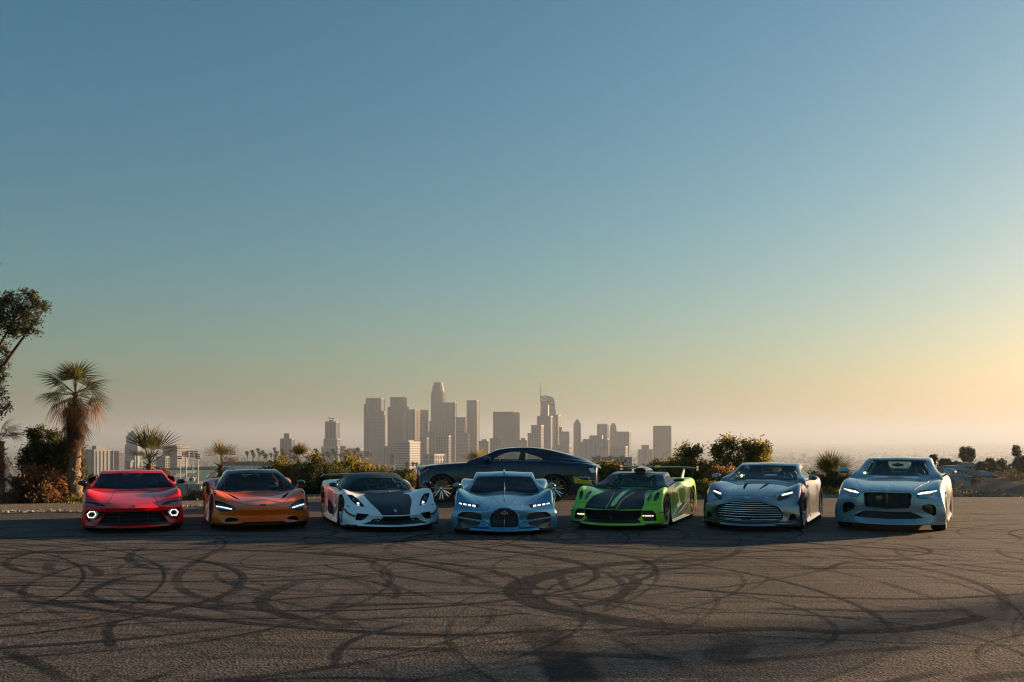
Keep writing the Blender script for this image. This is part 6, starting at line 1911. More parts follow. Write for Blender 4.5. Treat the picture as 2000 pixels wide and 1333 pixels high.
# ---------------------------------------------------------------- white supercar with black centre
def build_white():
    cr = (610, 900, 7.692)
    P = paint('white_paint', (.90, .93, .95), .0, .3, 1.8)
    c = Car('sports_car', 'white supercar with matt black bonnet and roof and round glowing headlamps', 'car', place(756, 19.45), rad(18.5), .97)
    start(c, cr, (
        (-.97, .45, .33, .33, .35, .86, .42, .93, .37, .96, .30, .97, .22, .92, .14),
        (-.72, .38, .45, .45, .47, .87, .55, .95, .48, .98, .35, .985, .22, .95, .13),
        (-.40, .22, .545, .55, .60, .87, .70, .96, .63, 1.0, .4, 1.0, .22, .97, .12),
        (0, .06, .62, .625, .68, .86, .765, .965, .71, 1.0, .42, 1.0, .2, .97, .11),
        (.35, 0, .67, .67, .70, .84, .76, .95, .70, .98, .42, .99, .2, .96, .11),
        (.68, 0, .70, .695, .69, .82, .72, .92, .65, .93, .42, .97, .2, .96, .11),
        (1.1, 0, .45, .45, .55, .80, .71, .90, .63, .90, .42, .97, .2, .97, .11),
        (1.6, 0, .45, .45, .6, .82, .78, .92, .68, .92, .44, .98, .2, .97, .11),
        (2.1, 0, .82, .83, .84, .86, .86, .97, .76, .98, .48, 1.0, .2, .97, .11),
        (2.66, 0, .9, .9, .9, .87, .88, .985, .8, 1.01, .5, 1.01, .22, .97, .12),
        (3.2, 0, .86, .86, .85, .85, .84, .95, .78, .98, .52, .98, .28, .93, .16),
        (3.5, -.12, .8, .8, .79, .8, .78, .87, .72, .9, .52, .9, .34, .86, .24)),
        [(-1.0, .30), (-.98, .25), (-.98, .19), (-1.0, .13)], [(3.52, .7), (3.5, .55), (3.45, .36), (3.4, .24)],
        ((1.30, 0, .52, 1.03, .985, .67, .87, .78, .72, (.12, -.13, -.30)), (1.75, 0, .55, 1.07, 1.03, .70, .9, .82, .77),
         (2.3, 0, .46, 1.045, .99, .60, .92, .74, .84), (3.0, 0, .26, .93, .9, .36, .88, .46, .84)),
        [(.93, .88), (.62, .70), (.54, .5)], [(3.2, .88), (3.3, .84), (3.35, .7)],
        [(990, 264), (650, 270), (580, 345), (520, 445), (620, 462), (1050, 478)],
        [[(1.16, .78), (1.35, .93), (1.5, .965), (1.8, .97), (2.0, .92), (2.05, .82)]],
        None, 2.66, .335, .35,
        (('front', 4, 1.0), ('col', 7, 1, 0, 11), ('corner', .3), ('col', 3, .35, 0, 5)),
        (('corner', .15), ('col', 2, .2, 0, 3)))
    hl = right(c.trace(cr, [(520, 508), (600, 515), (665, 562), (735, 632), (792, 697), (700, 687), (640, 652), (580, 592)]))
    c.recess(hl, M_LAMP, .06, mirror=True)
    lo = right(c.trace(cr, [(668, 790), (852, 806), (775, 885), (722, 902), (645, 892)]))
    c.recess(lo, M_VOID, .08, mirror=True)
    c.recess(half_full(c.trace(cr, [(1245, 850), (1068, 862), (930, 962), (1245, 968)])), M_VOID, .10)
    tri = right(c.trace(cr, [(1050, 872), (925, 872), (835, 945), (905, 950)]))
    c.recess(tri, M_GLOSSB, .03, mirror=True)
    for (a, b) in ((1040, 1105), (1122, 1192), (1212, 1272)):
        v = c.trace(cr, [(a, 505), (b, 503), (b - 12, 530), (a + 22, 532)], axis='-z')
        c.recess(v, M_VOID, .03, axis='-z', cell=.1)
    close(c, P, noisy('matt_carbon', (.012, .016, .022), (.02, .026, .034), 60, .42, detail=2))
    M_HOOD = simple('matt_black_paint', (.008, .012, .020), .42, spec=.3)
    hood = c.trace(cr, [(1050, 480), (690, 476), (850, 615), (985, 740), (1072, 858), (1245, 856)], axis='y')
    c.patch('bonnet_panel', half_full(hood), M_HOOD, .004, .004, cell=.03)
    tub(c, .9, 2.0, .7); dash(c, .98, .70, .62)
    for x in (-.34, .34): seat(c, x, 1.62, .40, noisy('grey_leather', (.05, .055, .06), (.09, .095, .1), 20, .6), M_WHITEP, h=.58)
    steering_wheel(c, .34, 1.25, .72, M_BLACK); rear_mirror(c, 1.2, .97)
    lampc = c.trace(cr, [(688, 640)])[0]; lampc = (abs(lampc[0]), lampc[1])
    l2 = c.trace(cr, [(622, 575)])[0]; l2 = (abs(l2[0]), l2[1])
    for sg, h in lamp(c, hl, None):
        for (q, r_, m_) in ((lampc, .034, M_DRL), (l2, .024, M_LAMPS)):
            circ = [(sg * q[0] + r_ * math.cos(a) * .9, q[1] + r_ * math.sin(a) * .75) for a in [2 * math.pi * k / 14 for k in range(14)]]
            if sg < 0: pass
            c.patch('projector', circ, m_, -.008, .03, parent=h, cell=.2)
            c.strip('projector_ring', circ, .008, M_CHROME, off=-.01, closed=True, parent=h)
    mk = right(c.trace(cr, [(475, 665), (555, 678), (562, 695), (480, 682)]))
    c.patch('side_marker', mk, M_AMBER, .004, mirror=True)
    wl = right(c.trace(cr, [(465, 715), (520, 780), (590, 822), (655, 832)]))
    c.strip('winglet', wl, .020, M_CARBON, off=.004, mirror=True)
    bz = c.trace(cr, [(1245, 760)])[0][1]
    c.patch('badge', [(-.03, bz + .025), (.03, bz + .025), (.026, bz - .01), (0, bz - .03), (-.026, bz - .01)], M_CHROME, .009)
    c.patch('badge_shield', [(-.015, bz + .012), (.015, bz + .012), (.012, bz - .006), (0, bz - .016), (-.012, bz - .006)], M_GOLD, .012)
    splitter(c, .97, -1.02, .46, .10, .135, M_CARBON)
    c.patch('lower_valance', [(-.5, .205), (.5, .205), (.66, .148), (-.66, .148)], M_BLACK, .008)
    c.patch('nose_lip', [(-.24, .335), (.24, .335), (.29, .262), (-.29, .262)], M_HOOD, .007, cell=.03)
    w1 = c.depth_at(cr, (1050, 262), 1.22); w2 = c.depth_at(cr, (1140, 468), .66)
    MB().tube([w1, (w1 + w2) / 2 + Vector((0, -.02, .02)), w2], [.008, .012, .016], 6).obj('wiper', M_BLACK, c.root, True)
    mirror_part(c, 1.03, .70, .86, .19, .105, .15, M_CARBON, M_BLACK, (.80, .42, .72), shape=.4, tilt=.1)
    wheels(c, 2.66, 1.70, 1.66, .335, .35, .255, .34, 5, 'y', M_DCHROME)
    skirts(c, .99, .3, 2.3, .11, P)
    for sg in (1, -1):      # black wedge intake behind the door
        MB().add([(sg * .955, 2.2, .60), (sg * .985, 1.1, .20), (sg * .985, 1.75, .19), (sg * .99, 2.12, .24), (sg * .90, 2.2, .58), (sg * .92, 1.1, .20), (sg * .92, 1.75, .19), (sg * .92, 2.12, .24)],
                 [(0, 1, 2, 3), (7, 6, 5, 4), (0, 4, 5, 1), (1, 5, 6, 2), (2, 6, 7, 3), (3, 7, 4, 0)]).obj('side_intake', M_VOID, c.root)
    wing = empty('rear_wing', (0, 0, 0)); wing.parent = c.root
    MB().tube([(-.95, 3.35, .93), (-.9, 3.35, .965), (0, 3.33, .985), (.9, 3.35, .965), (.95, 3.35, .93)], [.10, .15, .16, .15, .10], 10, flat=.15).obj('blade', M_CARBON, wing, True, 60)
    for sg in (1, -1): MB().tube([(sg * .45, 3.2, .80), (sg * .45, 3.33, .97)], .02, 6).obj('strut', M_CARBON, wing)
build_white()

# ---------------------------------------------------------------- blue supercar with horseshoe grille
def build_blue():
    cr = (860, 900, 8.0)
    P = paint('blue_paint', (.09, .31, .48), .45, .22, 1.8, False)
    c = Car('sports_car', 'metallic blue supercar with tall horseshoe grille and central spine', 'car', place(985, 18.75), rad(.5))
    start(c, cr, (
        (-.93, .42, .50, .475, .46, .86, .50, .93, .46, .96, .34, .965, .22, .92, .12),
        (-.72, .36, .55, .53, .53, .87, .60, .95, .53, .975, .36, .985, .22, .95, .11),
        (-.40, .22, .61, .59, .62, .87, .735, .955, .66, .985, .4, .995, .2, .96, .1),
        (-.02, .06, .665, .65, .685, .86, .79, .96, .73, .99, .42, 1.0, .2, .97, .1),
        (.35, 0, .71, .69, .70, .84, .79, .94, .72, .97, .43, .98, .2, .96, .1),
        (.66, 0, .73, .71, .70, .82, .755, .9, .68, .93, .43, .96, .2, .96, .1),
        (1.1, 0, .45, .45, .55, .80, .73, .87, .65, .9, .42, .96, .2, .96, .1),
        (1.7, 0, .45, .45, .6, .83, .80, .9, .70, .92, .45, .97, .2, .97, .1),
        (2.2, 0, .82, .83, .84, .88, .89, .96, .78, .98, .5, .99, .2, .97, .1),
        (2.74, 0, .92, .91, .90, .88, .92, .985, .82, 1.0, .5, 1.0, .22, .97, .12),
        (3.3, 0, .86, .86, .85, .85, .86, .95, .78, .98, .52, .97, .28, .92, .16),
        (3.65, -.12, .78, .78, .77, .8, .77, .87, .72, .9, .52, .9, .34, .86, .24)),
        [(-.97, .45), (-.97, .34), (-.98, .22), (-.98, .115)], [(3.67, .7), (3.65, .55), (3.6, .36), (3.55, .24)],
        ((1.40, 0, .56, 1.05, 1.01, .68, .87, .80, .73, (.04, -.26, -.54)), (1.85, 0, .58, 1.11, 1.06, .7, .9, .82, .78),
         (2.4, 0, .5, 1.07, 1.02, .6, .93, .74, .86), (3.1, 0, .3, .95, .92, .4, .9, .5, .86)),
        [(1.0, .89), (.62, .72), (.54, .5)], [(3.3, .9), (3.4, .85), (3.5, .7)],
        [(1000, 246), (1395, 250), (1440, 290), (1555, 492), (1520, 516), (1180, 542), (1130, 510), (1000, 508)],
        [[(.95, .79), (1.2, .93), (1.45, 1.0), (1.9, 1.02), (2.2, .96), (2.25, .85)]],
        None, 2.74, .335, .355,
        (('front', 4, 1.0), ('col', 7, 1, 0, 11), ('corner', .45), ('row', 0, .45, 0, 3), ('col', 3, .45, 0, 6), ('col', 1, .35, 0, 5)),
        (('corner', .6), ('row', 0, .35, 0, 2), ('col', 2, .6, 0, 3)))
    horse = half_full(c.trace(cr, [(997, 738), (1080, 746), (1160, 787), (1215, 850), (1232, 920), (1226, 1010), (1200, 1050), (997, 1053)]))
    c.recess(horse, M_MESH, .05, cell=.05)
    up = c.trace(cr, [(1350, 890), (1370, 835), (1480, 806), (1650, 800), (1710, 830), (1735, 872), (1600, 892), (1420, 922), (1352, 935)])
    dn = c.trace(cr, [(1370, 962), (1500, 938), (1730, 898), (1710, 1000), (1680, 1030), (1400, 1012)])
    c.recess(up, M_MESH, .08, mirror=True); c.recess(dn, M_MESH, .06, mirror=True)
    hl = c.trace(cr, [(1370, 688), (1460, 680), (1600, 660), (1728, 646), (1722, 672), (1600, 702), (1480, 728), (1410, 736)])
    c.recess(hl, M_GLOSSB, .06, mirror=True)
    close(c, P, P, M_GLASSD)
    tub(c, .95, 2.1, .7); dash(c, 1.02, .73, .62)
    for x in (-.34, .34): seat(c, x, 1.75, .42, M_INT, h=.58)
    steering_wheel(c, .34, 1.32, .75, M_BLACK); rear_mirror(c, 1.3, .98)
    for sg, h in lamp(c, hl, None):
        for (a, ya) in ((1450, 700), (1520, 691), (1592, 681), (1662, 671)):
            q = c.trace(cr, [(a, ya - 15), (a + 48, ya - 22), (a + 50, ya - 2), (a + 4, ya + 6)])
            c.patch('light_block', q if sg > 0 else mirror_poly(q), M_DRL, -.012, .02, parent=h, cell=.2)
    z0 = horse[0][1]
    c.strip('grille_surround', horse, .012, P, off=-.002, closed=True)
    c.strip('grille_spine', [(0, z0 - .01), (0, .13)], .008, M_DCHROME, off=-.03)
    bz = c.trace(cr, [(997, 820)])[0][1]
    ov = lambda k: [(.064 * k * math.cos(a), bz + .036 * k * math.sin(a)) for a in [2 * math.pi * i / 20 for i in range(20)]]
    c.patch('badge_rim', ov(1.0), M_CHROME, .022, .03, cell=.3)
    c.patch('badge', ov(.84), simple('red_enamel', (.42, .02, .03), .25, coat=1), .026, .02, cell=.3)
    t = text_obj('badge_lettering', 'BUGATTI', .028, (0, project(c.bvh, 0, bz, 'y')[0].y - .030, bz), (rad(90), 0, 0), M_WHITEP, c.root, .002)
    bl = c.trace(cr, [(1300, 948), (1420, 935), (1600, 905), (1790, 872)])
    c.strip('bumper_blade', bl, .016, P, off=.004, mirror=True)
    b2 = c.trace(cr, [(1235, 1030), (1290, 1000), (1350, 968)])
    c.strip('corner_blade', b2, .026, P, off=-.002, mirror=True)
    # central spine: bonnet ridge, wiper and roof fin
    sp = c.line3([(0, .655), (0, .28), (0, -.05), (0, -.35)], '-z', 'body', .004)
    MB().tube(sp, [.026 - .012 * i / len(sp) for i in range(len(sp))], 8, flat=.6).obj('bonnet_spine', P, c.root, True)
    wq = [c.depth_at(cr, (1000, 262), 1.34), c.depth_at(cr, (1002, 380), .98), c.depth_at(cr, (1004, 492), .62)]
    MB().tube([p + Vector((0, -.03, .01)) for p in wq], .010, 6).obj('wiper', M_CHROME, c.root, True)
    sp = c.line3([(0, 1.45), (0, 1.9), (0, 2.6), (0, 3.2)], '-z', 'cabin', .012)
    MB().tube(sp, .022, 8, flat=1.4).obj('roof_spine', P, c.root, True)
    for pts in ([(1190, 562), (1130, 620), (1075, 682)], [(1540, 520), (1450, 590), (1330, 680), (1240, 740)]):
        c.strip('bonnet_seam', c.trace(cr, pts, axis='-z'), .004, M_BLACK, '-z', off=-.001, mirror=True)
    splitter(c, .96, -1.01, .43, .075, .125, M_CARBON)
    c.patch('lower_valance', [(.28, .15), (.6, .165), (.88, .24), (.9, .128), (.28, .128)], M_CARBON, .005, mirror=True)
    mirror_part(c, .985, .86, .86, .16, .095, .17, P, M_BLACK, (.82, .78, .755), shape=.3, tilt=-.15)
    wheels(c, 2.74, 1.72, 1.66, .335, .355, .26, .34, 10, 'twin', M_RIMB)
    skirts(c, .98, .3, 2.4, .10, M_CARBON)
build_blue()
# ---------------------------------------------------------------- plants
def leaf_mat(name, cols, trans=.35, rough=.55):
    m, nt, b = new_mat(name)
    N, L = nt.nodes, nt.links
    ge = N.new('ShaderNodeNewGeometry'); cr = N.new('ShaderNodeValToRGB')
    els = cr.color_ramp.elements
    while len(els) < len(cols): els.new(.5)
    for i, c in enumerate(cols):
        els[i].position = i / max(1, len(cols) - 1); els[i].color = (*c, 1)
    L.new(ge.outputs['Random Per Island'], cr.inputs[0]); L.new(cr.outputs[0], b.inputs['Base Color'])
    setp(b, rough=rough, spec=.3)
    tl = N.new('ShaderNodeBsdfTranslucent'); mx = N.new('ShaderNodeMixShader'); mx.inputs[0].default_value = trans
    L.new(cr.outputs[0], tl.inputs[0]); L.new(b.outputs[0], mx.inputs[1]); L.new(tl.outputs[0], mx.inputs[2]); L.new(mx.outputs[0], N['Material Output'].inputs[0])
    return m
LM_OLIVE = leaf_mat('olive_leaves', [(.055, .07, .018), (.12, .125, .025), (.26, .21, .04), (.42, .27, .05)], .55)
LM_DARK = leaf_mat('dark_leaves', [(.03, .045, .018), (.055, .07, .022), (.10, .10, .03), (.18, .14, .035)], .45)
LM_RUST = leaf_mat('rusty_dry_leaves', [(.13, .07, .035), (.24, .11, .045), (.36, .17, .06), (.16, .13, .05)], .45)
LM_PALM = leaf_mat('palm_green', [(.03, .045, .012), (.06, .085, .016), (.11, .11, .025), (.2, .11, .035)], .4)
LM_PALMY = leaf_mat('palm_yellow', [(.16, .14, .03), (.3, .2, .045), (.42, .24, .05)], .5)
LM_DEAD = leaf_mat('dead_frond', [(.12, .06, .025), (.24, .11, .04), (.08, .05, .03)], .35)
LM_FAR = leaf_mat('far_leaves', [(.025, .035, .018), (.05, .06, .025), (.085, .08, .03)], .2)
M_BARK = noisy('bark', (.05, .035, .025), (.16, .11, .075), 12, .95, bump=.6)
M_PBARK = noisy('palm_bark', (.09, .06, .04), (.30, .2, .12), 7, .95, bump=.7)

def leaves(clumps, n, size, rs, flat=.6, up=.2, aspect=2.2):
    """n small leaf blades spread through ellipsoid clumps (x, y, z, rx, ry, rz, weight)"""
    r = random.Random(rs)
    v, f = [], []
    wts = [c[6] if len(c) > 6 else c[3] * c[4] * c[5] for c in clumps]
    # twig tips inside each clump give uneven density
    tips = []
    for c in clumps:
        k = max(5, int(7 + 9 * r.random()))
        tt = []
        for _ in range(k):
            while True:
                d = Vector((r.uniform(-1, 1), r.uniform(-1, 1), r.uniform(-1, 1)))
                if .25 < d.length < 1: break
            d = d * (r.uniform(.75, 1.12))
            tt.append((c[0] + d.x * c[3], c[1] + d.y * c[4], c[2] + d.z * c[5]))
        tips.append(tt)
    for i in range(n):
        ci = r.choices(range(len(clumps)), wts)[0]
        c = clumps[ci]
        t = r.choice(tips[ci])
        s_ = .30
        p = Vector((t[0] + r.gauss(0, c[3] * s_), t[1] + r.gauss(0, c[4] * s_), t[2] + r.gauss(0, c[5] * s_)))
        L_ = size * r.uniform(.6, 1.4); w = L_ / aspect
        a, b_ = r.uniform(0, 6.283), r.uniform(-1.2, 1.2)
        d = Vector((math.cos(a) * math.cos(b_), math.sin(a) * math.cos(b_), math.sin(b_) + up)).normalized()
        q = d.cross(Vector((r.uniform(-1, 1), r.uniform(-1, 1), r.uniform(-1, 1)))).normalized() * w / 2
        k = len(v)
        v += [p, p + d * L_ * .5 + q, p + d * L_, p + d * L_ * .5 - q]
        f.append((k, k + 1, k + 2, k + 3))
    return v, f

def branches(b, root, clumps, r0, rs, sub=2, wob=.12):
    r = random.Random(rs)
    if len(clumps) > 14:                 # a few main limbs, thin twigs off them
        lim = clumps[::5]
        for c in lim:
            e = Vector(c[:3]); b.tube(smooth_poly([root, (Vector(root) + e) / 2 + Vector((0, 0, .25)), e], 4, False), [r0 * .55 * (1 - .85 * i / 8) for i in range(9)], 6)
        for c in clumps:
            e = Vector(c[:3]); a = min((Vector(q[:3]) for q in lim), key=lambda q: (q - e).length)
            b.tube([a, (a + e) / 2 + Vector((0, 0, .05)), e], [r0 * .14, r0 * .1, r0 * .05], 5)
            for _ in range(sub + 2):
                d = Vector((r.uniform(-1, 1) * c[3], r.uniform(-1, 1) * c[4], r.uniform(-1, 1) * c[5]))
                b.tube([e, e + d * .6, e + d], [r0 * .05, r0 * .04, r0 * .02], 4)
        return
    for c in clumps:
        e = Vector(c[:3])
        m_ = (Vector(root) + e) / 2 + Vector((r.uniform(-1, 1), r.uniform(-1, 1), r.uniform(-.3, .6))) * (e - Vector(root)).length * wob
        b.tube(smooth_poly([root, m_, e], 4, False), [r0 * (1 - .85 * i / 8) for i in range(9)], 6)
        for _ in range(sub):
            d = Vector((r.uniform(-1, 1) * c[3], r.uniform(-1, 1) * c[4], r.uniform(-.6, 1) * c[5]))
            b.tube([m_ + (e - m_) * r.uniform(.2, .9), e + d * .5, e + d], [r0 * .3, r0 * .2, r0 * .08], 5)

def bush(name, label, cat, group, px0, px1, ytop, Y, n, size, mat, rs, base=None, depth=1.2, lumps=5, extra=()):
    r = random.Random(rs)
    x0, x1 = pxX(px0, Y), pxX(px1, Y)
    zt = pxZ(ytop, Y); zb = (terrain_z((x0 + x1) / 2, Y) if base is None else base) - .1
    cx = (x0 + x1) / 2; W = x1 - x0; H = zt - zb
    e = empty(name, (cx, Y, zb)); tag(e, label, cat, group)
    cl = []
    for i in range(lumps):
        t = (i + .5) / lumps
        hh = H * (.72 + .24 * math.sin(math.pi * t) + r.uniform(-.10, .10))
        rx = W / lumps * r.uniform(.6, .95)
        cl.append((-W / 2 + W * t, r.uniform(-.3, .3) * depth, hh * .72, rx, depth * .5, hh * .30))
        cl.append((-W / 2 + W * t + r.uniform(-.2, .2), r.uniform(-.4, .2) * depth, hh * .32, rx * 1.1, depth * .55, hh * .34))
    for (px, py, rr) in extra:
        cl.append((pxX(px, Y) - cx, r.uniform(-.2, .2), pxZ(py, Y) - zb, rr, rr * .8, rr))
    v, f = leaves(cl, int(n * 1.7), size * 1.15, rs)
    obj_from('foliage', v, f, mat, e)
    b = MB(); branches(b, Vector((0, 0, 0)), cl[::2] + [c for c in cl[2 * lumps:]], .035, rs, 2)
    b.obj('stems', M_BARK, e, True)
    return e

G1 = 'bushes along the lot edge'
bush('shrub', 'dense dark green shrub mass beside the orange car', 'shrub', G1, 585, 690, 912, 31.0, 15000, .085, LM_DARK, 1, lumps=6)
bush('shrub', 'olive shrub under the small fan palm behind the orange car', 'shrub', G1, 520, 625, 908, 32.2, 12000, .085, LM_OLIVE, 2, lumps=5, extra=((545, 915, .35), (612, 900, .3)))
bush('shrub', 'low olive shrub behind the white car and dark coupe nose', 'shrub', G1, 690, 830, 918, 31.6, 13000, .085, LM_OLIVE, 3, lumps=6)
bush('shrub', 'golden green shrub behind the dark coupe tail', 'shrub', G1, 1130, 1240, 905, 31.6, 15000, .085, LM_OLIVE, 4, lumps=5)
bush('shrub', 'golden green shrub behind the green car windshield', 'shrub', G1, 1225, 1330, 909, 32.0, 13000, .085, LM_OLIVE, 5, lumps=5)
bush('tall_shrub', 'upright shrub with two feathery peaks behind the rear wing', 'shrub', G1, 1300, 1385, 893, 32.6, 14000, .085, LM_OLIVE, 6, lumps=4, extra=((1338, 884, .28), (1360, 879, .26), (1352, 892, .3)))
bush('tall_shrub', 'tallest rounded golden brown shrub behind the silver car', 'shrub', G1, 1388, 1525, 878, 33.2, 24000, .09, LM_OLIVE, 7, lumps=6, extra=((1425, 869, .32), (1400, 885, .3), (1460, 874, .35), (1490, 880, .3)))
bush('dry_shrub', 'rusty dry brush between the green and silver cars', 'shrub', G1, 1372, 1446, 912, 31.4, 8000, .10, LM_RUST, 8, lumps=4)
bush('shrub', 'low dark shrub at the feet of the rusty brush', 'shrub', G1, 1350, 1420, 938, 30.6, 9000, .075, LM_OLIVE, 9, lumps=4)
bush('shrub', 'dark shrub under the spiky fan palm by the pale coupe', 'shrub', G1, 1530, 1690, 922, 31.6, 17000, .085, LM_DARK, 10, lumps=6)
bush('shrub', 'small yellow-leaved shrub between the silver and pale blue cars', 'shrub', G1, 1600, 1650, 955, 30.4, 4000, .07, leaf_mat('yellow_leaves', [(.10, .09, .02), (.3, .19, .04), (.4, .24, .05)]), 11, lumps=3)
bush('dry_shrub', 'small brown dry brush between the red and orange cars', 'shrub', G1, 380, 415, 958, 29.5, 3500, .08, LM_RUST, 12, lumps=3)
bush('shrub', 'sparse pale weeds beside the red car mirror', 'weeds', G1, 345, 385, 977, 29.2, 1500, .08, LM_OLIVE, 13, lumps=3)
bush('dry_shrub', 'reddish brown thicket between the two tall palms', 'shrub', G1, 35, 125, 912, 27.2, 9000, .085, LM_RUST, 14, lumps=5)
bush('shrub', 'low yellow-green weeds at the foot of the tall palm', 'weeds', G1, 95, 178, 966, 26.9, 3500, .07, LM_OLIVE, 15, lumps=4)
bush('shrub', 'green shrub behind the trunk of the tall palm', 'shrub', G1, 120, 200, 930, 29.5, 6000, .08, LM_OLIVE, 16, lumps=4)

bush('shrub', 'tall green scrub filling the gap left of the white car wing', 'shrub', G1, 630, 740, 903, 32.8, 13000, .085, LM_OLIVE, 17, lumps=5)
bush('shrub', 'golden backlit brush mass behind the green car rear wing', 'shrub', G1, 1250, 1400, 896, 33.4, 17000, .09, LM_OLIVE, 18, lumps=6)
bush('dry_shrub', 'rust-tinged scrub peeking right of the tallest rounded shrub', 'shrub', G1, 1500, 1570, 915, 33.0, 7000, .085, LM_RUST, 19, lumps=4)

# -- leafy tree between the palms
def leafy_tree(name, label, loc, clumps, n, size, mat, rs, r0=.09, fork=.4, group='trees at the lot edge'):
    e = empty(name, loc); tag(e, label, 'tree', group)
    b = MB()
    f_ = Vector((0, 0, fork))
    b.tube([(0, 0, -.3), (.03, 0, fork * .5), f_], [r0 * 1.3, r0, r0 * .9], 8)
    branches(b, f_, clumps, r0 * .75, rs, 3)
    b.obj('trunk', M_BARK, e, True)
    v, f = leaves(clumps, n, size, rs)
    obj_from('crown', v, f, mat, e)
    return e
_y = 27.6
def rel(pts, base, Y):
    return [(pxX(px, Y) - base[0], dy, pxZ(py, Y) - base[2], rr, rr * .8, rr * .8) for (px, py, rr, dy) in pts]
_b = (pxX(95, _y), _y, -.1)
leafy_tree('leafy_tree', 'dark green multi-stemmed tree left of the tall palm', _b, rel([(78, 850, .30, 0), (98, 858, .28, .2), (60, 880, .3, .1), (110, 880, .3, -.2), (84, 885, .4, 0), (50, 905, .28, .1), (120, 905, .32, .2), (140, 880, .35, -.3), (150, 905, .3, -.3), (75, 920, .35, .2), (105, 930, .35, .1), (135, 930, .3, .2)], _b, _y), 24000, .075, LM_DARK, 31, .05, .25)
_y = 26.0
_b = (pxX(-95, _y), _y, -.1)
leafy_tree('overhanging_tree', 'tall dark tree whose leafy boughs hang in beside the palms', _b, rel([
    (55, 572, .20, 0), (30, 590, .30, 0), (62, 590, .26, .1), (5, 600, .35, 0), (80, 600, .2, 0), (92, 598, .13, 0), (40, 615, .32, .1), (65, 622, .24, 0), (10, 625, .35, -.1), (30, 645, .3, 0), (55, 645, .22, 0), (75, 650, .12, 0), (-25, 610, .45, 0), (-40, 650, .5, 0),
    (5, 680, .2, 0), (15, 690, .14, 0), (2, 715, .2, 0), (6, 740, .2, 0), (-2, 765, .22, 0), (6, 790, .2, 0), (-15, 800, .3, 0), (-20, 720, .3, 0), (-60, 560, .6, 0), (-110, 540, .7, .2), (-160, 580, .7, .3), (-130, 640, .7, .2), (-80, 690, .6, .2)], _b, _y), 46000, .075, LM_DARK, 32, .16, 1.4)

# -- fan palms
def fan_mesh(name, R=.75, n=26, arc=200, droop=.25, rs=0, pet=.6, split=.55, width=1.0):
    """one fan frond lying along +x: petiole, then pleated blades that separate and droop at the tips"""
    r = random.Random(rs)
    v, f = [], []
    w = .013
    v += [(0, -w, 0), (0, w, 0), (pet, w * .7, .02), (pet, -w * .7, .02), (0, 0, -.02), (pet, 0, 0)]
    f += [(0, 1, 2, 3), (0, 3, 5, 4), (1, 4, 5, 2)]
    for k in range(n):
        a = rad(-arc / 2 + arc * k / (n - 1)) + r.uniform(-.03, .03)
        L_ = R * (1 - .28 * (abs(a) / rad(arc / 2)) ** 2) * r.uniform(.85, 1.08)
        half = rad(arc / (n - 1)) * .5 * width
        lift = .03 * (1 if k % 2 else -1)
        for_pts = []
        for t in (.06, .35, split, .8, 1.0):
            ww = L_ * t * math.tan(half) if t <= split else L_ * split * math.tan(half) * (1 - (t - split) / (1 - split)) ** .8
            z = -droop * L_ * max(0, t - .3) ** 2 * 1.6 + lift * t
            px_, py_ = pet + L_ * t * math.cos(a), L_ * t * math.sin(a)
            for_pts.append(((px_ + ww * math.sin(a), py_ - ww * math.cos(a), z), (px_ - ww * math.sin(a), py_ + ww * math.cos(a), z)))
        b0 = len(v)
        for p_, q_ in for_pts: v += [p_, q_]
        for i in range(4): f.append((b0 + 2 * i, b0 + 2 * i + 2, b0 + 2 * i + 3, b0 + 2 * i + 1))
    return mesh_from(name, v, f)
FAN = [fan_mesh('frond', .75, 30, 190, .45, i, .55, .42, .85) for i in range(3)]
FAND = [fan_mesh('dead_frond', .72, 20, 120, 1.0, i, .5, .35, .8) for i in range(3)]
FANH = [fan_mesh('dead_frond', .62, 20, 90, .35, i + 7, .32, .3, 1.0) for i in range(3)]
LM_SKIRT = leaf_mat('old_frond', [(.03, .018, .012), (.065, .034, .018), (.12, .055, .022)], .25)
for m_ in FANH: m_.materials.append(LM_SKIRT)
FANS = [fan_mesh('frond', .66, 22, 120, .18, i, .42, .45, .9) for i in range(3)]
for ms, mt in ((FAN, LM_PALM), (FAND, LM_DEAD), (FANS, LM_PALM)):
    for m_ in ms: m_.materials.append(mt)
FANY = [m.copy() for m in FANS]
for m_ in FANY: m_.materials.clear(); m_.materials.append(LM_PALMY)

def put_frond(mesh, parent, loc, az, el, roll, s_, name='frond'):
    o = link_mesh(name, mesh, None, parent)
    o.location = loc
    o.rotation_euler = Euler((roll, -el, az), 'XYZ')
    o.scale = (s_, s_, s_)
    return o

def palm_trunk(e, h, r0, r1, rs, stubs=True):
    r = random.Random(rs)
    b = MB()
    n = int(h / .09)
    pts = [(.02 * math.sin(i * .4), 0, -.25 + (h + .25) * i / n) for i in range(n + 1)]
    b.tube(pts, [(r0 + (r1 - r0) * i / n) * (1.12 if i % 2 else .92) for i in range(n + 1)], 12)
    b.obj('trunk', M_PBARK, e, True, 40)
    if stubs:
        b = MB()
        for i in range(int(h * 26)):
            z = r.uniform(.0, h); a = r.uniform(0, 6.283); rr = (r0 + (r1 - r0) * z / h) * .95
            d = Vector((math.cos(a), math.sin(a), .55)).normalized()
            p = Vector((math.cos(a) * rr, math.sin(a) * rr, z)); q = Vector((-math.sin(a), math.cos(a), 0)) * .04
            L_ = r.uniform(.07, .15)
            b.add([p - q, p + q, p + d * L_ + q * .6, p + d * L_ - q * .6, p + Vector((0, 0, -.04)), p + d * L_ + Vector((0, 0, -.02))], [(0, 1, 2, 3), (0, 3, 5, 4), (1, 4, 5, 2), (3, 2, 5)])
        tag(b.obj('leaf_base_stubs', M_PBARK, e), kind='stuff')

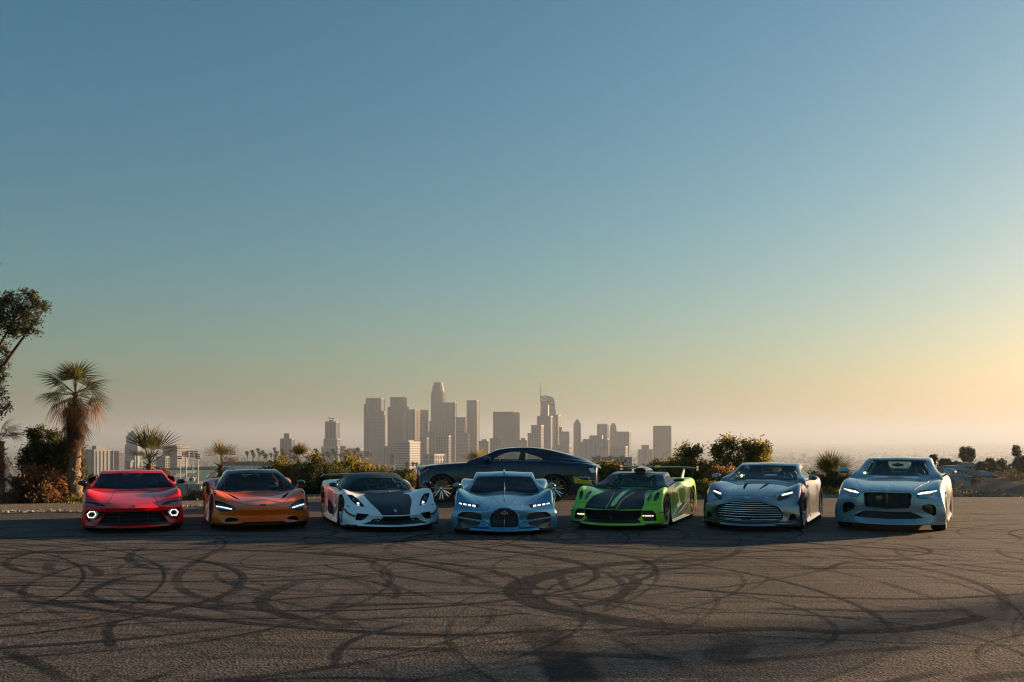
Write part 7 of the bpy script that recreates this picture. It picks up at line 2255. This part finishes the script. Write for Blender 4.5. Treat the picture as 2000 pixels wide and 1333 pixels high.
def tall_palm():
    Y = 27.0
    e = empty('fan_palm', (pxX(147, Y), Y, 0)); tag(e, 'tall fan palm with a thick skirt of dead brown fronds', 'palm tree', 'palms at the lot edge')
    zt = pxZ(766, Y)
    palm_trunk(e, zt, .21, .07, 3)
    r = random.Random(9)
    for i in range(22):          # living crown
        az = i * 2.399 + .3; el = rad((82, 8, 60, -12, 38, 22, 70, -25, 48, 0, 64, 15, -8, 30, 76, 55, -18, 42, 12, 66, 28, -4)[i])
        put_frond(FAN[i % 3], e, (0, 0, zt - .05), az, el, r.uniform(-.7, .7), r.uniform(.78, .98))
    for i in range(10):          # drooping brown-tipped fronds
        az = i * 2.399; el = rad(r.uniform(-40, 0))
        put_frond(FAND[i % 3], e, (0, 0, zt - .15), az, el, r.uniform(-.3, .3), r.uniform(.85, 1.0), 'dead_frond')
    for i in range(84):          # skirt
        az = i * 2.399; h = zt - .12 - 1.05 * (i / 84)
        el = rad(r.uniform(-84, -58) if i < 50 else r.uniform(-88, -74))
        p = Vector((math.cos(az) * .14, math.sin(az) * .14, h))
        put_frond(FANH[i % 3], e, p, az, el, r.uniform(-.5, .5), r.uniform(.68, .92), 'dead_frond')
tall_palm()

def edge_palm():
    Y = 26.3
    e = empty('fan_palm', (pxX(-4, Y), Y, 0)); tag(e, 'orange-barked fan palm partly beyond the picture edge with few green fronds', 'palm tree', 'palms at the lot edge')
    zt = pxZ(862, Y)
    palm_trunk(e, zt, .17, .15, 5)
    r = random.Random(4)
    for i in range(9):
        put_frond(FAN[i % 3], e, (0, 0, zt), i * 2.399, rad(r.choice((70, 45, 25, 10))), r.uniform(-.3, .3), r.uniform(.55, .7))
    for i in range(22):
        az = i * 2.399
        put_frond(FAND[i % 3], e, (math.cos(az) * .14, math.sin(az) * .14, zt - .2 - .5 * i / 22), az, rad(r.uniform(-88, -55)), r.uniform(-.5, .5), r.uniform(.45, .65), 'dead_frond')
edge_palm()

def small_palm(px, ytop, ycrown, Y, label, rs, n=11, ym=.35, s_=.62, dead=8, zb=None):
    z = pxZ(ycrown, Y); X = pxX(px, Y)
    zb = terrain_z(X, Y) - .1 if zb is None else zb
    e = empty('small_fan_palm', (X, Y, zb)); tag(e, label, 'palm tree', 'palms at the lot edge')
    h = max(.2, z - zb)
    palm_trunk(e, h, .11, .09, rs)
    r = random.Random(rs)
    sc = (pxZ(ytop, Y) - z) / .98
    for i in range(n):
        el = rad((85, 70, 50, 62, 30, 78, 15)[i % 7] + r.uniform(-8, 8))
        ms = FANY if r.random() < ym else FANS
        put_frond(ms[i % 3], e, (0, 0, h), i * 2.399 + rs, el, r.uniform(-.6, .6), sc * r.uniform(.85, 1.15))
    for i in range(dead):
        put_frond(FAND[i % 3], e, (0, 0, h - .05), i * 2.399, rad(r.uniform(-75, -5)), r.uniform(-.5, .5), sc * r.uniform(.7, .95), 'dead_frond')
small_palm(292, 836, 906, 31.0, 'small green fan palm rising behind the red car', 41, 13, .1, dead=9)
small_palm(432, 860, 908, 31.5, 'small golden fan palm rising behind the orange car', 42, 10, .6, dead=10)
small_palm(583, 866, 906, 32.0, 'stubby fan palm sprouting from the shrubs beyond the orange car', 43, 9, .6, dead=4)
small_palm(925, 874, 915, 33.0, 'short yellow-green palm tuft above the dark coupe bonnet', 44, 10, .5, dead=3)
small_palm(1622, 884, 944, 32.0, 'spiky wide fan palm between the silver and pale blue cars', 45, 26, .3, dead=2)

# -- trees of the far hillside and the hazy middle distance
def far_tree(px, ytop, ybase, w, D, n, rs, label, group, mat=None, tall=False, size=.5):
    X = pxX(px, D); zb, zt = pxZ(ybase, D), pxZ(ytop, D)
    W = w / F_PX * D; H = zt - zb
    e = empty('hillside_tree' if D < 400 else 'distant_tree', (X, D, zb)); tag(e, label, 'tree', group)
    r = random.Random(rs)
    cl = []
    k = 7 if D < 400 else 4
    for i in range(k):
        a = r.uniform(0, 6.28); t = r.uniform(.35, .92)
        rr = W * .25 * (1.1 - .4 * t)
        cl.append((math.cos(a) * W * .26 * (1.15 - t), math.sin(a) * W * .2, H * t, rr, rr, rr * (1.2 if tall else .8)))
    b = MB(); b.tube([(0, 0, -1), (0, 0, H * .4), (0, 0, H * .8)], [W * .05, W * .035, W * .012], 6)
    if D < 400: branches(b, Vector((0, 0, H * .35)), cl, W * .02, rs, 1)
    b.obj('trunk', M_BARK, e)
    v, f = leaves(cl, n, size, rs)
    obj_from('crown', v, f, mat or LM_FAR, e)
H1 = 'trees on the hazy hillside'
D0 = 190
for i, (px, yt, yb, w, t, lab) in enumerate((
    (1823, 887, 925, 16, True, 'slim dark tree peeping beside the pale coupe roof'),
    (1848, 897, 925, 34, False, 'low round tree left of the white hillside houses'),
    (1882, 876, 912, 20, True, 'tall twin-topped tree left of its broader neighbour above the houses'),
    (1893, 874, 914, 26, True, 'tallest broad tree standing right above the white houses'),
    (1918, 905, 940, 30, False, 'dark round tree on the slope right of the white houses'),
    (1936, 888, 945, 32, False, 'open-branched tree with ragged top right of the houses'),
    (1960, 895, 960, 40, False, 'broad leafy tree filling the slope below the ragged tree'),
    (1984, 868, 950, 32, True, 'tall dark tree with cloud-like tufts at the slope edge'),
    (2000, 890, 965, 40, False, 'big dark tree at the foot of the slope'),
    (1868, 905, 930, 26, False, 'bushy tree just behind the lower white house'),
)):
    far_tree(px, yt, yb, w, D0 + 6 * (i % 4) - 8, 4200 if w > 24 else 2400, 60 + i, lab, H1, tall=t, size=.42)
_r = random.Random(77)
for i in range(110):
    D = _r.uniform(520, 1500)
    px = _r.choice((_r.uniform(170, 470), _r.uniform(640, 840), _r.uniform(830, 1400), _r.uniform(1100, 1850)))
    X = pxX(px, D); zb = terrain_z(X, D)
    yb = HOR + (CAM_H - zb) / D * F_PX
    h = _r.uniform(9, 20)
    far_tree(px, yb - h / D * F_PX, yb, _r.uniform(12, 24) / D * F_PX, D, 260, 200 + i, 'small hazy tree on the low ground before downtown', 'hazy trees before downtown', size=1.5)

# -- row of tall thin palms beyond the stadium
FARP = None
def far_palm(px, ytop, ybase, D, rs):
    global FARP
    s_ = D / F_PX
    e = empty('street_palm', px2w(px, ybase, D)); tag(e, 'tall thin palm in the row beyond the stadium', 'palm tree', 'palms beyond the stadium')
    h = (ybase - ytop) * s_
    if FARP is None:
        r = random.Random(1); v, f = [], []
        for k in range(34):
            a, el = r.uniform(0, 6.28), r.uniform(-1.0, 1.2)
            d = Vector((math.cos(a) * math.cos(el), math.sin(a) * math.cos(el), math.sin(el)))
            q = d.cross(Vector((0, 0, 1))).normalized() * .55; b0 = len(v)
            v += [Vector((0, 0, 0)), d * 1.5 + q, d * 2.7 + Vector((0, 0, -.7)), d * 1.5 - q]; f.append((b0, b0 + 1, b0 + 2, b0 + 3))
        FARP = mesh_from('crown', v, f); FARP.materials.append(LM_FAR)
    o = link_mesh('crown', FARP, None, e); o.location = (0, 0, h - 1.2)
    MB().tube([(0, 0, -3), (.3, 0, h * .5), (0, 0, h - 1)], [.4, .32, .28], 5).obj('trunk', M_BARK, e)
    o = link_mesh('skirt', FARP, None, e); o.location = (0, 0, h - 3.4); o.scale = (.5, .5, .8)
for i, (cx, cy) in enumerate(((15, 612), (75, 600), (90, 635), (140, 578), (160, 620), (195, 603), (215, 640), (235, 640), (290, 632), (330, 570), (350, 612), (345, 640), (420, 585), (430, 632), (515, 592), (810, 585), (825, 615), (895, 640), (935, 615), (960, 640), (1000, 585), (1030, 625), (1085, 640), (1130, 620), (1160, 595), (1185, 640), (1225, 680), (1245, 605), (1285, 570), (1290, 650), (1850, 735), (1920, 735), (1960, 740))):
    far_palm(480 + cx / 5.882, 780 + (cy - 14) / 5.882, 780 + 715 / 5.882, 900 + 25 * (i % 5), i)

# -- white hillside houses
def house(name, label, px0, px1, ytop, ybase, D, wins, roof=True):
    s_ = D / F_PX
    X0, X1 = pxX(px0, D), pxX(px1, D); zt, zb = pxZ(ytop, D), pxZ(ybase, D)
    e = empty(name, ((X0 + X1) / 2, D, zb)); tag(e, label, 'house', 'white houses on the hillside')
    w, h = X1 - X0, zt - zb
    MW = simple('white_render', (.36, .36, .35), .8)
    MB().box(-w / 2, w / 2, 0, 6, -3, h).obj('wall', MW, e)
    MB().add([(-w / 2 - .4, -.5, h), (w / 2 + .4, -.5, h), (w / 2 + .4, 6.5, h), (-w / 2 - .4, 6.5, h), (-w / 2 + .6, 1.5, h + .75), (w / 2 - .6, 1.5, h + .75), (w / 2 - .6, 4.5, h + .75), (-w / 2 + .6, 4.5, h + .75)],
             [(0, 3, 2, 1), (4, 5, 6, 7), (0, 1, 5, 4), (1, 2, 6, 5), (2, 3, 7, 6), (3, 0, 4, 7)]).obj('roof', simple('pale_roof', (.22, .21, .2), .8), e)
    for k in range(wins):
        x = -w / 2 + w * (k + .5) / wins
        f_ = MB().box(x - w / wins * .32, x + w / wins * .32, -.07, 0, h * .25, h * .78).obj('window', simple('house_frame', (.5, .48, .45), .7), e)
        MB().box(x - w / wins * .26, x + w / wins * .26, -.1, -.07, h * .3, h * .73).obj('pane', M_CITYGL, f_)
    return e
house('hillside_house', 'upper long white house under the tall hillside trees', 1870, 1912, 911.5, 918, 186, 6)
house('hillside_house', 'lower white house with tall windows beside the coupe mirror', 1856, 1890, 918.5, 929, 178, 5)
house('hillside_shed', 'small pale garage block below the white houses', 1883, 1896, 932, 943, 172, 2)
house('hillside_house', 'low pale house half hidden by trees right of the garage', 1919, 1942, 929, 935, 176, 4)

# -- dry brush covering the bank at the right
def bank_brush():
    r = random.Random(55); cl = []
    for i in range(420):
        Y = 48 + 140 * r.random() ** 1.2
        X = pxX(r.uniform(1780, 2080), Y); z = terrain_z(X, Y)
        s_ = r.uniform(.25, .8) * (1 + Y / 120)
        cl.append((X, Y, z + s_ * .35, s_, s_, s_ * .5))
    v, f = leaves(cl, 60000, .24, 56)
    o = obj_from('dry_brush', v, f, leaf_mat('dry_brush_leaves', [(.07, .055, .03), (.12, .09, .045), (.09, .08, .035), (.18, .12, .055)], .35))
    tag(o, 'low dry golden brush covering the bank below the houses', 'brush', kind='stuff')
bank_brush()

# -- a tree standing beside the lot to the right, whose shade falls across the asphalt
for i, (loc, lab, hh) in enumerate((((46, 31.0, -.1), 'broad shade tree standing off the right side of the lot', 8.2),)):
    r = random.Random(90 + i)
    cl = [(r.uniform(-3.4, 3.4), r.uniform(-2.6, 2.6), hh * r.uniform(.55, .98), r.uniform(.7, 1.2), r.uniform(.7, 1.2), r.uniform(.5, .8)) for _ in range(14)]
    leafy_tree('shade_tree', lab, loc, cl, 4500, .2, LM_DARK, 95 + i, .22, 2.5)
